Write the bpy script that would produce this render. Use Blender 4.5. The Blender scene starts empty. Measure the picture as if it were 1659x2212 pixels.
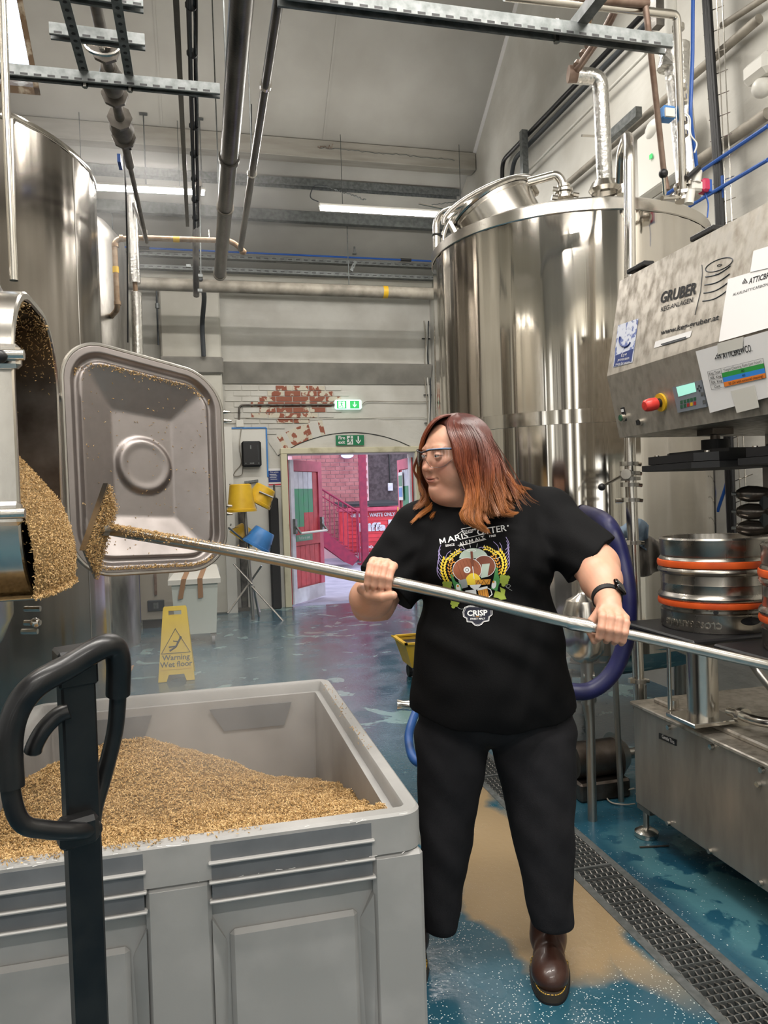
import bpy, bmesh, math, random
import numpy as np
from mathutils import Vector, Matrix, Euler
from mathutils.bvhtree import BVHTree
random.seed(7); rng = np.random.default_rng(7)
sc = bpy.context.scene
col = sc.collection
R = math.radians
PI = math.pi

# ---------------------------------------------------------------- camera (room axes: X right along back wall, Y depth, Z up)
FPX = 1616.5
YAW, PITCH, ROLL, CAMH = R(13.664), R(-1.065), R(-1.824), 1.45
_f = Vector((math.sin(YAW)*math.cos(PITCH), math.cos(YAW)*math.cos(PITCH), math.sin(PITCH)))
_r0 = Vector((math.cos(YAW), -math.sin(YAW), 0)); _u0 = _r0.cross(_f)
_r = _r0*math.cos(ROLL)+_u0*math.sin(ROLL); _u = -_r0*math.sin(ROLL)+_u0*math.cos(ROLL)
CAM = Vector((0, 0, CAMH))
cd = bpy.data.cameras.new('camera'); cam = bpy.data.objects.new('camera', cd); col.objects.link(cam)
cam.matrix_world = Matrix(((_r.x, _u.x, -_f.x, 0), (_r.y, _u.y, -_f.y, 0), (_r.z, _u.z, -_f.z, CAMH), (0, 0, 0, 1)))
cd.sensor_fit = 'HORIZONTAL'; cd.sensor_width = 36; cd.lens = 36*FPX/1659; cd.clip_start = .05; cd.clip_end = 200
sc.camera = cam

def ray(x, y): return _f+_r*((x-829.5)/FPX)-_u*((y-1106)/FPX)
def D(x, y, d): return CAM+ray(x, y)*d            # point seen at pixel x,y at depth d
def pl(x, y, ax, v):                              # point seen at pixel x,y on the plane axis=v
    q = ray(x, y); return CAM+q*((v-CAM[ax])/q[ax])
def ZR(y): return 4.48+.495*(10.27-y) if y > 8.33 else 5.44+.72*(8.33-y)              # underside of the roof slope

# ---------------------------------------------------------------- exposure, world, lights
sc.view_settings.view_transform = 'Standard'; sc.view_settings.look = 'None'
sc.view_settings.gamma = 1; sc.view_settings.use_curve_mapping = False
sc.view_settings.exposure = 0.22
w = bpy.data.worlds.new('world'); sc.world = w; w.use_nodes = True
bg = w.node_tree.nodes['Background']; bg.inputs[0].default_value = (.80, .88, 1, 1); bg.inputs[1].default_value = 2.6

def area(name, loc, size, power, color=(1, 1, 1), rot=(0, 0, 0)):
    l = bpy.data.lights.new(name, 'AREA'); l.shape = 'RECTANGLE'; l.size, l.size_y = size; l.energy = power; l.color = color
    o = bpy.data.objects.new(name, l); o.location = loc; o.rotation_euler = rot; col.objects.link(o); return o
# the long rows of LED battens over the brew floor, out of view above and behind the camera, plus an added fill row lighting the back wall
LEDC = (1, .955, .89)
for (x, y, z, sx, sy, p) in ((-.6, 1.2, 4.6, 3.0, .12, 120), (1.6, .9, 4.6, 3.0, .12, 130), (.4, -1.8, 4.6, 3.5, .12, 130), (1.2, 4.9, 5.2, 2.6, .12, 90), (.6, 7.6, 4.75, 4.5, .12, 95), (-2.6, 4.4, 5.2, 2.4, .12, 55)):
    area('led_row_and_fill', (x, y, z), (sx, sy), p, LEDC)
    area('led_row_and_fill_up', (x, y, z+.12), (sx, .3), p*.14, LEDC, (PI, 0, 0))

# ---------------------------------------------------------------- materials
def nd(nt, t, **kw):
    n = nt.nodes.new(t)
    for k, v in kw.items(): setattr(n, k, v)
    return n
def srgb(h):
    v = [int(h[i:i+2], 16)/255 for i in (0, 2, 4)]
    return tuple((c/12.92 if c <= .04045 else ((c+.055)/1.055)**2.4) for c in v)
MATS = {}
def mat(name, c, rough=.5, metal=0, c2=None, ns=8, nsv=(1, 1, 1), nfac=(.35, .65), bump=0, bs=None, bsv=None, spec=.5, coat=0, emit=None, es=0, aniso=0, trans=0, ior=1.45, alpha=1, sss=0, rvar=0, det=5, bdist=.01, wp=False):
    m = bpy.data.materials.new(name); m.use_nodes = True; nt = m.node_tree; b = nt.nodes['Principled BSDF']
    if isinstance(c, str): c = srgb(c)
    if isinstance(c2, str): c2 = srgb(c2)
    b.inputs['Base Color'].default_value = (*c, 1); b.inputs['Roughness'].default_value = rough; b.inputs['Metallic'].default_value = metal
    b.inputs['Specular IOR Level'].default_value = spec; b.inputs['IOR'].default_value = ior
    if coat: b.inputs['Coat Weight'].default_value = coat; b.inputs['Coat Roughness'].default_value = .08
    if trans: b.inputs['Transmission Weight'].default_value = trans
    if alpha < 1: b.inputs['Alpha'].default_value = alpha
    if aniso: b.inputs['Anisotropic'].default_value = aniso
    if sss: b.inputs['Subsurface Weight'].default_value = sss; b.inputs['Subsurface Radius'].default_value = (1, .35, .2); b.inputs['Subsurface Scale'].default_value = .008
    if emit: b.inputs['Emission Color'].default_value = (*(srgb(emit) if isinstance(emit, str) else emit), 1); b.inputs['Emission Strength'].default_value = es
    L = nt.links.new
    if c2 or bump or rvar:
        tc = nd(nt, 'ShaderNodeTexCoord')
        src = nd(nt, 'ShaderNodeNewGeometry').outputs['Position'] if wp else tc.outputs['Object']
        mp = nd(nt, 'ShaderNodeMapping'); mp.inputs['Scale'].default_value = nsv; L(src, mp.inputs[0])
        n = nd(nt, 'ShaderNodeTexNoise'); n.inputs['Scale'].default_value = ns; n.inputs['Detail'].default_value = det; L(mp.outputs[0], n.inputs[0])
        if c2:
            r = nd(nt, 'ShaderNodeMapRange'); r.inputs[1].default_value, r.inputs[2].default_value = nfac; L(n.outputs[0], r.inputs[0])
            mx = nd(nt, 'ShaderNodeMix', data_type='RGBA'); mx.inputs[6].default_value = (*c, 1); mx.inputs[7].default_value = (*c2, 1)
            L(r.outputs[0], mx.inputs[0]); L(mx.outputs[2], b.inputs['Base Color'])
        if rvar:
            r2 = nd(nt, 'ShaderNodeMapRange'); r2.inputs[1].default_value, r2.inputs[2].default_value = .3, .7
            r2.inputs[3].default_value, r2.inputs[4].default_value = max(rough-rvar, .02), rough+rvar; L(n.outputs[0], r2.inputs[0]); L(r2.outputs[0], b.inputs['Roughness'])
        if bump:
            n2 = n
            if bs or bsv:
                mp2 = nd(nt, 'ShaderNodeMapping'); mp2.inputs['Scale'].default_value = bsv or (1, 1, 1); L(src, mp2.inputs[0])
                n2 = nd(nt, 'ShaderNodeTexNoise'); n2.inputs['Scale'].default_value = bs or ns; n2.inputs['Detail'].default_value = 4; L(mp2.outputs[0], n2.inputs[0])
            bp = nd(nt, 'ShaderNodeBump'); bp.inputs['Strength'].default_value = bump; bp.inputs['Distance'].default_value = bdist; L(n2.outputs[0], bp.inputs['Height']); L(bp.outputs[0], b.inputs['Normal'])
    MATS[name] = m; return m

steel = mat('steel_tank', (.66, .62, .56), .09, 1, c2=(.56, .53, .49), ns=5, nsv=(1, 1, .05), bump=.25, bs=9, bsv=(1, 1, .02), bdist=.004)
steel_dull = mat('steel_dull', (.42, .40, .37), .38, 1, c2=(.30, .285, .26), ns=14, nsv=(1, 1, .3), bump=.05, bs=30)
steel_pol = mat('steel_polished', (.62, .59, .54), .22, 1, bump=.03, ns=20)
steel_stain = mat('steel_stained', (.52, .48, .42), .42, .72, c2=(.30, .265, .22), ns=30, nsv=(1, 1, .6), nfac=(.42, .72), rvar=.12, bump=.06, bs=40)
pole_steel = mat('brushed_pole', (.50, .475, .43), .27, 1, c2=(.40, .38, .34), ns=20)
steel_pan = mat('steel_cabinet', (.46, .435, .40), .44, .85, c2=(.29, .27, .24), ns=9, nsv=(1, 1, .25), nfac=(.35, .7), rvar=.1, bump=.04, bs=12)
steel_hood = mat('steel_hatch', (.32, .29, .28), .50, 1, c2=(.25, .225, .215), ns=6, rvar=.1, bump=.05, bs=9)
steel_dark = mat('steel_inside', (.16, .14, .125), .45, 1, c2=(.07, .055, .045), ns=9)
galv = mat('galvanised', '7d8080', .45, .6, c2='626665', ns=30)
galv_dark = mat('galvanised_dark', '6c6f6e', .5, .5, c2='565958', ns=20)  # darker galvanised steel for trays, rods and one purlin
ironpipe = mat('painted_pipe', '6f6a63', .3, .5, c2='2f2d2b', ns=3, nsv=(3, .6, 3), bump=.1, bs=60)
greypipe = mat('dusty_pipe', 'a39c90', .6, .1, c2='7b756b', ns=6)
brownpipe = mat('brown_pipe', '6a5346', .45, .3, c2='8a776a', ns=12)
copper = mat('aged_copper', '8a6d52', .4, .6, c2='a08a72', ns=20)
foil = mat('foil_wrap', (.66, .65, .62), .22, 1, bump=.9, ns=45, bdist=.006)
whitewall = mat('painted_brick', 'c8c6bf', .7, c2='b8b5ad', ns=2.5, bump=.25, bs=7, bsv=(1, 1, 3), bdist=.012, wp=True)
creamwall = mat('painted_wall_cream', 'c5c2b8', .75, c2='b5b1a6', ns=2, bump=.15, bs=5)
roofmat = mat('roof_board', 'a8a6a0', .8, c2='999690', ns=1.6, nfac=(.3, .7))
timber = mat('painted_timber', 'a09c94', .7, c2='8b867d', ns=5, nsv=(.4, 3, 3), nfac=(.4, .75))
greywall = mat('grey_ledge', '8d8a83', .85, c2='77746e', ns=3)
flaked = mat('flaking_paint_brick', 'c4bdac', .8, c2='8f5644', ns=11, nfac=(.50, .53), bump=.5, bs=13, bdist=.01, wp=True)
brickred = mat('bare_brick', '8f5a49', .9, c2='c4bdac', ns=9, nfac=(.55, .58), bump=.4, bdist=.01, wp=True)
mortar = mat('mortar', 'aaa291', .9, c2='8f8877', ns=20)
black = mat('black_plastic', '18181a', .42)
blackg = mat('black_gloss_paint', (.005, .005, .006), .34, c2=(.012, .012, .012), ns=18, coat=.08, spec=.4, bump=.04, bs=30)
blackrub = mat('black_rubber', '101012', .6)
white = mat('white_plastic', 'cfcdc6', .4)
whitep = mat('paper_white', 'd9d7d6', .7)
ink = mat('black_ink', '17171a', .6)
inkgrey = mat('grey_ink', '3a3e42', .6)
green = mat('sign_green', '15714a', .4)
greenlit = mat('sign_green_lit', '2fae5a', .4, emit='35b863', es=.6)
litwhite = mat('sign_lit_diffuser', 'd8f2e8', .4, emit='d8fff2', es=.9)
yellow = mat('yellow_plastic', 'd9b02a', .45, c2='c79c1e', ns=6)
yellows = mat('yellow_sign_plastic', 'd3b52e', .45, c2='c8a822', ns=8)
bluep = mat('blue_plastic', '3f7fc0', .4, c2='3270ae', ns=9)
bluecab = mat('blue_cabinet', '34387e', .45)
orange = mat('orange_band', 'd2561f', .45, c2='b84312', ns=12)
redpaint = mat('red_door_paint', 'bf4148', .6, c2='a8343c', ns=9)
pinkpaint = mat('pinkish_red_paint', 'c2506a', .6, c2='ad4159', ns=7)
maroon = mat('maroon_steel', '8c1f3f', .5, c2='75193a', ns=9)
skipred = mat('skip_red', 'cc3844', .5, c2='b02b38', ns=4)
blackwr = mat('black_thick_lid', '2a2a2e', .6)
floorgrey = mat('yard_concrete', '938da0', .7, c2='7f7a8c', ns=3, bump=.2)
outbrick = mat('yard_brick', 'a5696b', .85, c2='8e5458', ns=5, wp=True)
outmortar = mat('yard_mortar', 'c9a3ab', .9)
outdark = mat('yard_dark_brick', '574c50', .9, c2='3f3639', ns=14, bump=.4)
whitepaint = mat('white_gloss_wood', 'c7c5d0', .5, c2='b3b0bd', ns=8)
creamframe = mat('cream_frame_paint', 'c6c0a6', .6, c2='a39c80', ns=5, nfac=(.55, .72), bump=.2)
greenpaint = mat('green_door_paint', '2f8a5c', .55, c2='3d7e62', ns=10)
plasticgrey = mat('grey_crate_plastic', '8f8e8c', .42, c2='9c9a98', ns=7, nfac=(.45, .75), bump=.12, bs=22, bdist=.004)
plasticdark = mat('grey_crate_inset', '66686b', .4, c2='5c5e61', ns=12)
plasticin = mat('grey_crate_inner', '8b8885', .5, c2='7d7a77', ns=6)
blueline = mat('blue_air_line', '1f4f9c', .4)
bluehose = mat('blue_hose', '14163f', .45, c2='1b1d50', ns=10)
bluehose2 = mat('blue_delivery_hose', '24508f', .4)
led = mat('led_diffuser', (1, 1, 1), .4, emit=(1, .97, .92), es=30)
steel_left = mat('steel_left_tank', (.36, .33, .295), .20, 1, c2=(.28, .255, .225), ns=5, nsv=(1, 1, .05), bump=.25, bs=9, bsv=(1, 1, .02), bdist=.004)  # tank steel darkened in colour for the brown reflections on the left tank
valve_iron = mat('valve_iron', '77716a', .45, .5, c2='5a554f', ns=14)
glasspane = mat('window_glass', (.9, .95, 1), .05, trans=1, ior=1.1)
wood = mat('window_wood', '6b543c', .6, c2='a89a86', ns=7, nfac=(.5, .6))
lcd = mat('lcd_screen', '9fe0cf', .3, emit='a8ead8', es=.45)
redp = mat('red_button', 'cc3a33', .35)
tape = mat('brown_tape', 'a07a5c', .4)
clearp = mat('masking_tape', 'c9c6be', .45)
casto = mat('caster_grey', '8c8c8e', .4)
rag = mat('blue_rag', '8fa3b8', .9, c2='7f93a8', ns=14, bump=.3)
rag2 = mat('grey_cloth', '8a8580', .9, c2='77726d', ns=9, bump=.3)
navy = mat('navy_print', '22346e', .5)
sticker = mat('worn_sticker', 'c6cad6', .35, c2='5b6aa0', ns=40, nfac=(.52, .6))

# ---------------------------------------------------------------- object helpers
WORLD = {}
def tag(o, label=None, cat=None, group=None, kind=None):
    if label: o['label'] = label
    if cat: o['category'] = cat
    if group: o['group'] = group
    if kind: o['kind'] = kind
    return o
def thing(name, label, cat, loc=(0, 0, 0), group=None):
    o = bpy.data.objects.new(name, None); col.objects.link(o); o.location = loc; o.empty_display_size = .1
    WORLD[o] = Vector(loc); return tag(o, label, cat, group)
def frame(zdir, xdir=None):
    z = Vector(zdir).normalized()
    x = Vector(xdir) if xdir is not None else (Vector((0, 0, 1)) if abs(z.z) < .9 else Vector((1, 0, 0)))
    x = (x-z*x.dot(z)).normalized(); y = z.cross(x)
    return Matrix((x, y, z)).transposed()
class MB:
    def __init__(s): s.v = []; s.f = []; s.mi = []; s.cur = 0
    def add(s, vs, fs):
        n = len(s.v); s.v += [Vector(v) for v in vs]; s.f += [[i+n for i in f] for f in fs]; s.mi += [s.cur]*len(fs); return s
    def box(s, c, sz, rot=None, bev=0):
        x, y, z = (a/2 for a in sz); c = Vector(c); M = rot or Matrix.Identity(3)
        if bev <= 0:
            vs = [c+M@Vector((i*x, j*y, k*z)) for i in (-1, 1) for j in (-1, 1) for k in (-1, 1)]
            return s.add(vs, [(0, 1, 3, 2), (4, 6, 7, 5), (0, 4, 5, 1), (2, 3, 7, 6), (0, 2, 6, 4), (1, 5, 7, 3)])
        b = min(bev, x*.9, y*.9, z*.9); vs = []
        # rounded (chamfered) box: 24 verts
        idx = {}
        for i in (-1, 1):
            for j in (-1, 1):
                for k in (-1, 1):
                    for a in range(3):
                        p = [i*(x-b), j*(y-b), k*(z-b)]; p[a] = (i*x, j*y, k*z)[a]
                        idx[(i, j, k, a)] = len(vs); vs.append(c+M@Vector(p))
        F = []
        for a in range(3):
            o = [q for q in range(3) if q != a]
            for sg in (-1, 1):
                def key(u, v_):
                    t = [0, 0, 0]; t[a] = sg; t[o[0]] = u; t[o[1]] = v_; return idx[(*t, a)]
                q = [key(-1, -1), key(1, -1), key(1, 1), key(-1, 1)]; F.append(q)
        for a in range(3):
            o = [q for q in range(3) if q != a]
            for u in (-1, 1):
                for v_ in (-1, 1):
                    def k2(t_, ax):
                        t = [0, 0, 0]; t[a] = t_; t[o[0]] = u; t[o[1]] = v_; return idx[(*t, ax)]
                    F.append([k2(-1, o[0]), k2(1, o[0]), k2(1, o[1]), k2(-1, o[1])])
        for i in (-1, 1):
            for j in (-1, 1):
                for k in (-1, 1): F.append([idx[(i, j, k, a)] for a in range(3)])
        return s.add(vs, F)
    def cyl(s, p0, p1, r0, r1=None, n=16, cap=True):
        p0, p1 = Vector(p0), Vector(p1); r1 = r0 if r1 is None else r1; M = frame(p1-p0)
        vs = []
        for p, r in ((p0, r0), (p1, r1)):
            for i in range(n): a = 2*PI*i/n; vs.append(p+M@Vector((math.cos(a)*r, math.sin(a)*r, 0)))
        fs = [(i, (i+1) % n, n+(i+1) % n, n+i) for i in range(n)]
        if cap: fs += [list(range(n))[::-1], list(range(n, 2*n))]
        return s.add(vs, fs)
    def tube(s, pts, r, n=10, cap=True, closed=False, up=None):
        pts = [Vector(p) for p in pts]; m = len(pts); rr = r if isinstance(r, (list, tuple)) else [r]*m; vs = []; prev = None
        for i, p in enumerate(pts):
            if closed: t = pts[(i+1) % m]-pts[i-1]
            else: t = pts[min(i+1, m-1)]-pts[max(i-1, 0)]
            t = t.normalized()
            if prev is None:
                M = frame(t, up); x = M.col[0]
            else:
                x = (prev-t*prev.dot(t)).normalized()
            y = t.cross(x); prev = x
            for k in range(n): a = 2*PI*k/n; vs.append(p+x*math.cos(a)*rr[i]+y*math.sin(a)*rr[i])
        fs = []
        for i in range(m if closed else m-1):
            j = (i+1) % m
            for k in range(n): fs.append((i*n+k, i*n+(k+1) % n, j*n+(k+1) % n, j*n+k))
        if cap and not closed: fs += [list(range(n))[::-1], list(range((m-1)*n, m*n))]
        return s.add(vs, fs)
    def lathe(s, prof, c=(0, 0, 0), n=32, M=None, a0=0, a1=2*PI):
        M = M or Matrix.Identity(3); c = Vector(c); full = abs(a1-a0-2*PI) < 1e-6; k = n if full else n+1; vs = []
        for (r, z) in prof:
            for i in range(k): a = a0+(a1-a0)*i/n; vs.append(c+M@Vector((math.cos(a)*r, math.sin(a)*r, z)))
        fs = []
        for j in range(len(prof)-1):
            for i in range(n):
                i2 = (i+1) % k if full else i+1
                fs.append((j*k+i, j*k+i2, (j+1)*k+i2, (j+1)*k+i))
        return s.add(vs, fs)
    def prism(s, poly, M, c, h, both=True):
        """2-D polygon in the frame M (cols x,y,z) at c, extruded by h along z"""
        c = Vector(c); n = len(poly)
        vs = [c+M@Vector((x, y, 0)) for x, y in poly]+[c+M@Vector((x, y, h)) for x, y in poly]
        fs = [(i, (i+1) % n, n+(i+1) % n, n+i) for i in range(n)]+[list(range(n))[::-1], list(range(n, 2*n))]
        return s.add(vs, fs)
    def plate(s, pts, t):
        """planar polygon from 3-D points, thickened by vector t"""
        pts = [Vector(p) for p in pts]; n = len(pts); t = Vector(t)
        vs = pts+[p+t for p in pts]
        return s.add(vs, [(i, (i+1) % n, n+(i+1) % n, n+i) for i in range(n)]+[list(range(n))[::-1], list(range(n, 2*n))])
    def wavy(s, prof, c, n, amp, seed=1):
        g = np.random.default_rng(seed); w = g.normal(0, amp, n); c = Vector(c); vs = []
        for (r, z) in prof:
            for i in range(n): a = 2*PI*i/n; vs.append(c+Vector((math.cos(a)*(r+w[i]), math.sin(a)*(r+w[i]), z)))
        return s.add(vs, [(j*n+i, j*n+(i+1) % n, (j+1)*n+(i+1) % n, (j+1)*n+i) for j in range(len(prof)-1) for i in range(n)])
    def sphere(s, c, r, n=16, m=10, sc_=(1, 1, 1), M=None):
        M = M or Matrix.Identity(3); c = Vector(c); vs = [c+M@Vector((0, 0, -r*sc_[2]))]
        for j in range(1, m):
            t = -PI/2+PI*j/m
            for i in range(n): a = 2*PI*i/n; vs.append(c+M@Vector((math.cos(a)*math.cos(t)*r*sc_[0], math.sin(a)*math.cos(t)*r*sc_[1], math.sin(t)*r*sc_[2])))
        vs.append(c+M@Vector((0, 0, r*sc_[2]))); fs = []
        for i in range(n): fs.append((0, 1+(i+1) % n, 1+i))
        for j in range(m-2):
            for i in range(n): a = 1+j*n; fs.append((a+i, a+(i+1) % n, a+n+(i+1) % n, a+n+i))
        a = 1+(m-2)*n; e = len(vs)-1
        for i in range(n): fs.append((a+i, a+(i+1) % n, e))
        return s.add(vs, fs)
    def build(s, name, m, parent=None, smooth=False, ang=40):
        base = WORLD.get(parent, Vector()) if parent is not None else Vector()
        me = bpy.data.meshes.new(name)
        me.from_pydata([tuple(v-base) for v in s.v], [], s.f)
        ms = m if isinstance(m, (list, tuple)) else [m]
        for q in ms: me.materials.append(q)
        if len(ms) > 1: me.polygons.foreach_set('material_index', s.mi)
        bm = bmesh.new(); bm.from_mesh(me); bmesh.ops.recalc_face_normals(bm, faces=bm.faces)
        if smooth:
            for f in bm.faces: f.smooth = True
            lim = R(ang)
            for e in bm.edges:
                if len(e.link_faces) == 2 and e.calc_face_angle(0) > lim: e.smooth = False
        bm.to_mesh(me); bm.free()
        o = bpy.data.objects.new(name, me); col.objects.link(o)
        if parent is not None: o.parent = parent
        WORLD[o] = base; return o
def struct(name, mb, m, parent=None, smooth=False):
    o = mb.build(name, m, parent, smooth)
    if parent is None: o['kind'] = 'structure'
    return o
def npmesh(name, V, F, m, parent=None, smooth=True):
    base = WORLD.get(parent, Vector()) if parent is not None else Vector()
    V = np.asarray(V, np.float32)-np.array(base, np.float32); F = np.asarray(F, np.int32); k = F.shape[1]
    me = bpy.data.meshes.new(name); me.vertices.add(len(V)); me.vertices.foreach_set('co', V.ravel())
    me.loops.add(F.size); me.loops.foreach_set('vertex_index', F.ravel()); me.polygons.add(len(F))
    me.polygons.foreach_set('loop_start', np.arange(0, F.size, k, dtype=np.int32))
    try: me.polygons.foreach_set('loop_total', np.full(len(F), k, np.int32))
    except Exception: pass
    me.update(calc_edges=True); me.validate()
    me.polygons.foreach_set('use_smooth', np.full(len(me.polygons), smooth))
    me.materials.append(m); o = bpy.data.objects.new(name, me); col.objects.link(o)
    if parent is not None: o.parent = parent
    WORLD[o] = base; return o
def vcol(o, cols, name='col'):
    a = o.data.color_attributes.new(name, 'FLOAT_COLOR', 'POINT'); c = np.ones((len(o.data.vertices), 4), np.float32); c[:, :3] = cols; a.data.foreach_set('color', c.ravel())
def text(body, size, M, c, m, parent, name='lettering', ext=0, align='CENTER', sx=1, bold=0, shear=0, sp=1):
    """flat lettering in frame M (x right, y up, z out of the surface)"""
    cu = bpy.data.curves.new(name, 'FONT'); cu.body = body; cu.size = size; cu.extrude = ext; cu.align_x = align; cu.align_y = 'CENTER'; cu.offset = bold; cu.shear = shear; cu.space_character = sp
    cu.resolution_u = 3
    tmp = bpy.data.objects.new(name, cu); col.objects.link(tmp)
    me = bpy.data.meshes.new_from_object(tmp.evaluated_get(bpy.context.evaluated_depsgraph_get()))
    col.objects.unlink(tmp); bpy.data.objects.remove(tmp)
    base = WORLD.get(parent, Vector())
    me.transform(Matrix.Diagonal((sx, 1, 1, 1))); me.transform(Matrix.Translation(Vector(c)-base)@M.to_4x4())
    me.materials.clear(); me.materials.append(m)
    o = bpy.data.objects.new(name, me); col.objects.link(o); o.parent = parent; WORLD[o] = base; return o
def arc(c, r, a0, a1, n, M=None):
    M = M or Matrix.Identity(3); c = Vector(c)
    return [c+M@Vector((math.cos(a0+(a1-a0)*i/n)*r, math.sin(a0+(a1-a0)*i/n)*r, 0)) for i in range(n+1)]
def smoothpath(pts, k=6):
    """Catmull-Rom through points"""
    P = [Vector(p) for p in pts]; P = [P[0]*2-P[1]]+P+[P[-1]*2-P[-2]]; out = []
    for i in range(1, len(P)-2):
        a, b, c, d = P[i-1:i+3]
        for j in range(k):
            t = j/k; out.append(.5*((2*b)+(c-a)*t+(2*a-5*b+4*c-d)*t*t+(3*b-a-3*c+d)*t**3))
    out.append(P[-2]); return out
def filleted(pts, r=.05, k=5):
    P = [Vector(p) for p in pts]; out = [P[0]]
    for i in range(1, len(P)-1):
        a, b, c = P[i-1], P[i], P[i+1]; u = (a-b); v = (c-b); d = min(r, u.length*.49, v.length*.49); p0 = b+u.normalized()*d; p1 = b+v.normalized()*d
        for j in range(k+1):
            t = j/k; out.append(p0*(1-t)**2+b*2*t*(1-t)+p1*t*t)
    out.append(P[-1]); return out
def rrect(w_, h_, r, n=5):
    out = []
    for cx, cy, a in ((w_/2-r, h_/2-r, 0), (-w_/2+r, h_/2-r, PI/2), (-w_/2+r, -h_/2+r, PI), (w_/2-r, -h_/2+r, 1.5*PI)):
        for i in range(n+1): t = a+PI/2*i/n; out.append((cx+r*math.cos(t), cy+r*math.sin(t)))
    return out
def linked(src, name, parent, loc=None, rot=None, scale=None):
    o = bpy.data.objects.new(name, src if isinstance(src, bpy.types.Mesh) else src.data); col.objects.link(o); o.parent = parent
    base = WORLD.get(parent, Vector())
    if loc is not None: o.location = Vector(loc)-base
    if rot is not None: o.rotation_euler = rot
    if scale is not None: o.scale = scale
    WORLD[o] = base; return o
def unitbox(name, m, bev=.0):
    b = MB().box((0, 0, 0), (1, 1, 1), bev=bev); o = b.build(name, m); me = o.data; col.objects.unlink(o); bpy.data.objects.remove(o); return me
# ================================================================ THE SHELL
XL, XR, YB, YF = -4.6, 3.26, 10.27, -3.1
def floor_material():
    m = bpy.data.materials.new('wet_blue_resin'); m.use_nodes = True; nt = m.node_tree; b = nt.nodes['Principled BSDF']; L = nt.links.new
    tc = nd(nt, 'ShaderNodeTexCoord'); P = tc.outputs['Object']
    def noise(s, d=5, dist=0, vec=P):
        n = nd(nt, 'ShaderNodeTexNoise'); n.inputs['Scale'].default_value = s; n.inputs['Detail'].default_value = d; n.inputs['Distortion'].default_value = dist; L(vec, n.inputs[0]); return n.outputs[0]
    def mr(v, a, c, lo=0, hi=1):
        n = nd(nt, 'ShaderNodeMapRange'); n.inputs[1].default_value = a; n.inputs[2].default_value = c; n.inputs[3].default_value = lo; n.inputs[4].default_value = hi; L(v, n.inputs[0]); return n.outputs[0]
    def mix(f, a, c):
        n = nd(nt, 'ShaderNodeMix', data_type='RGBA'); L(f, n.inputs[0])
        for v, i in ((a, 6), (c, 7)):
            if isinstance(v, tuple): n.inputs[i].default_value = (*v, 1)
            else: L(v, n.inputs[i])
        return n.outputs[2]
    def math_(op, a, c):
        n = nd(nt, 'ShaderNodeMath', operation=op)
        for v, i in ((a, 0), (c, 1)):
            if isinstance(v, (int, float)): n.inputs[i].default_value = v
            else: L(v, n.inputs[i])
        return n.outputs[0]
    base = mix(mr(noise(1.4), .35, .65), (.012, .060, .098), (.026, .100, .140))
    far = nd(nt, 'ShaderNodeSeparateXYZ'); L(P, far.inputs[0]); X, Y = far.outputs[0], far.outputs[1]
    # pale worn patches where the top coat has gone (far area and along the right of the drain)
    worn = mr(noise(2.6, 8, .9), .60, .615); worn = math_('MULTIPLY', worn, mr(Y, 3.2, 4.2))
    base = mix(math_('MULTIPLY', worn, .75), base, (.20, .33, .33))
    strip = math_('MULTIPLY', mr(X, 1.55, 1.62), mr(noise(3.1, 7, .4), .47, .49)); strip = math_('MULTIPLY', strip, mr(Y, 3.0, 2.6))
    base = mix(math_('MULTIPLY', strip, .55), base, (.10, .24, .26))
    # white flecks cast in the resin
    vo = nd(nt, 'ShaderNodeTexVoronoi'); vo.inputs['Scale'].default_value = 125; L(P, vo.inputs[0])
    fl = mr(vo.outputs['Distance'], .27, .20)
    dens = mr(noise(4, 4), .38, .62, .15, 1.0)
    near = mr(Y, 3.1, 2.0)
    pick = nd(nt, 'ShaderNodeSeparateXYZ'); L(vo.outputs['Color'], pick.inputs[0])
    few = math_('LESS_THAN', pick.outputs[0], math_('MULTIPLY', dens, mr(X, 1.45, 1.6, .95, .14)))
    fl = math_('MULTIPLY', math_('MULTIPLY', fl, few), mr(near, 0, 1, .25, 1))
    base = mix(fl, base, (.62, .70, .70))
    # tan wort puddle between the feet and the drain
    wob = math_('MULTIPLY', math_('SUBTRACT', noise(2.2, 4), .5), .55)
    xx = math_('ADD', X, wob); yy = math_('ADD', Y, wob)
    lx = math_('MULTIPLY', math_('SUBTRACT', xx, 1.12), 1/.27); ly = math_('MULTIPLY', math_('SUBTRACT', yy, 2.72), 1/.72)
    d2 = math_('ADD', math_('MULTIPLY', lx, lx), math_('MULTIPLY', ly, ly))
    pud = mr(d2, 1.15, .8)
    band = math_('MULTIPLY', mr(math_('ABSOLUTE', math_('SUBTRACT', xx, 1.27), 0), .10, .05), mr(Y, 1.75, 2.1))
    band = math_('MULTIPLY', band, mr(Y, 4.0, 3.4))
    pud = math_('MAXIMUM', pud, band); pud = math_('MULTIPLY', pud, mr(X, 1.36, 1.33))
    base = mix(math_('MULTIPLY', pud, .9), base, (.36, .25, .13))
    L(base, b.inputs['Base Color'])
    rough = mr(noise(3.5, 6), .35, .65, .07, .30); L(rough, b.inputs['Roughness'])
    bp = nd(nt, 'ShaderNodeBump'); bp.inputs['Strength'].default_value = .35; bp.inputs['Distance'].default_value = .003
    L(math_('ADD', math_('MULTIPLY', fl, .5), noise(38, 5)), bp.inputs['Height']); L(bp.outputs[0], b.inputs['Normal'])
    b.inputs['Specular IOR Level'].default_value = .6
    return m
floormat = floor_material()
DX0, DX1 = 1.335, 1.492                      # drain channel
b = MB()
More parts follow.
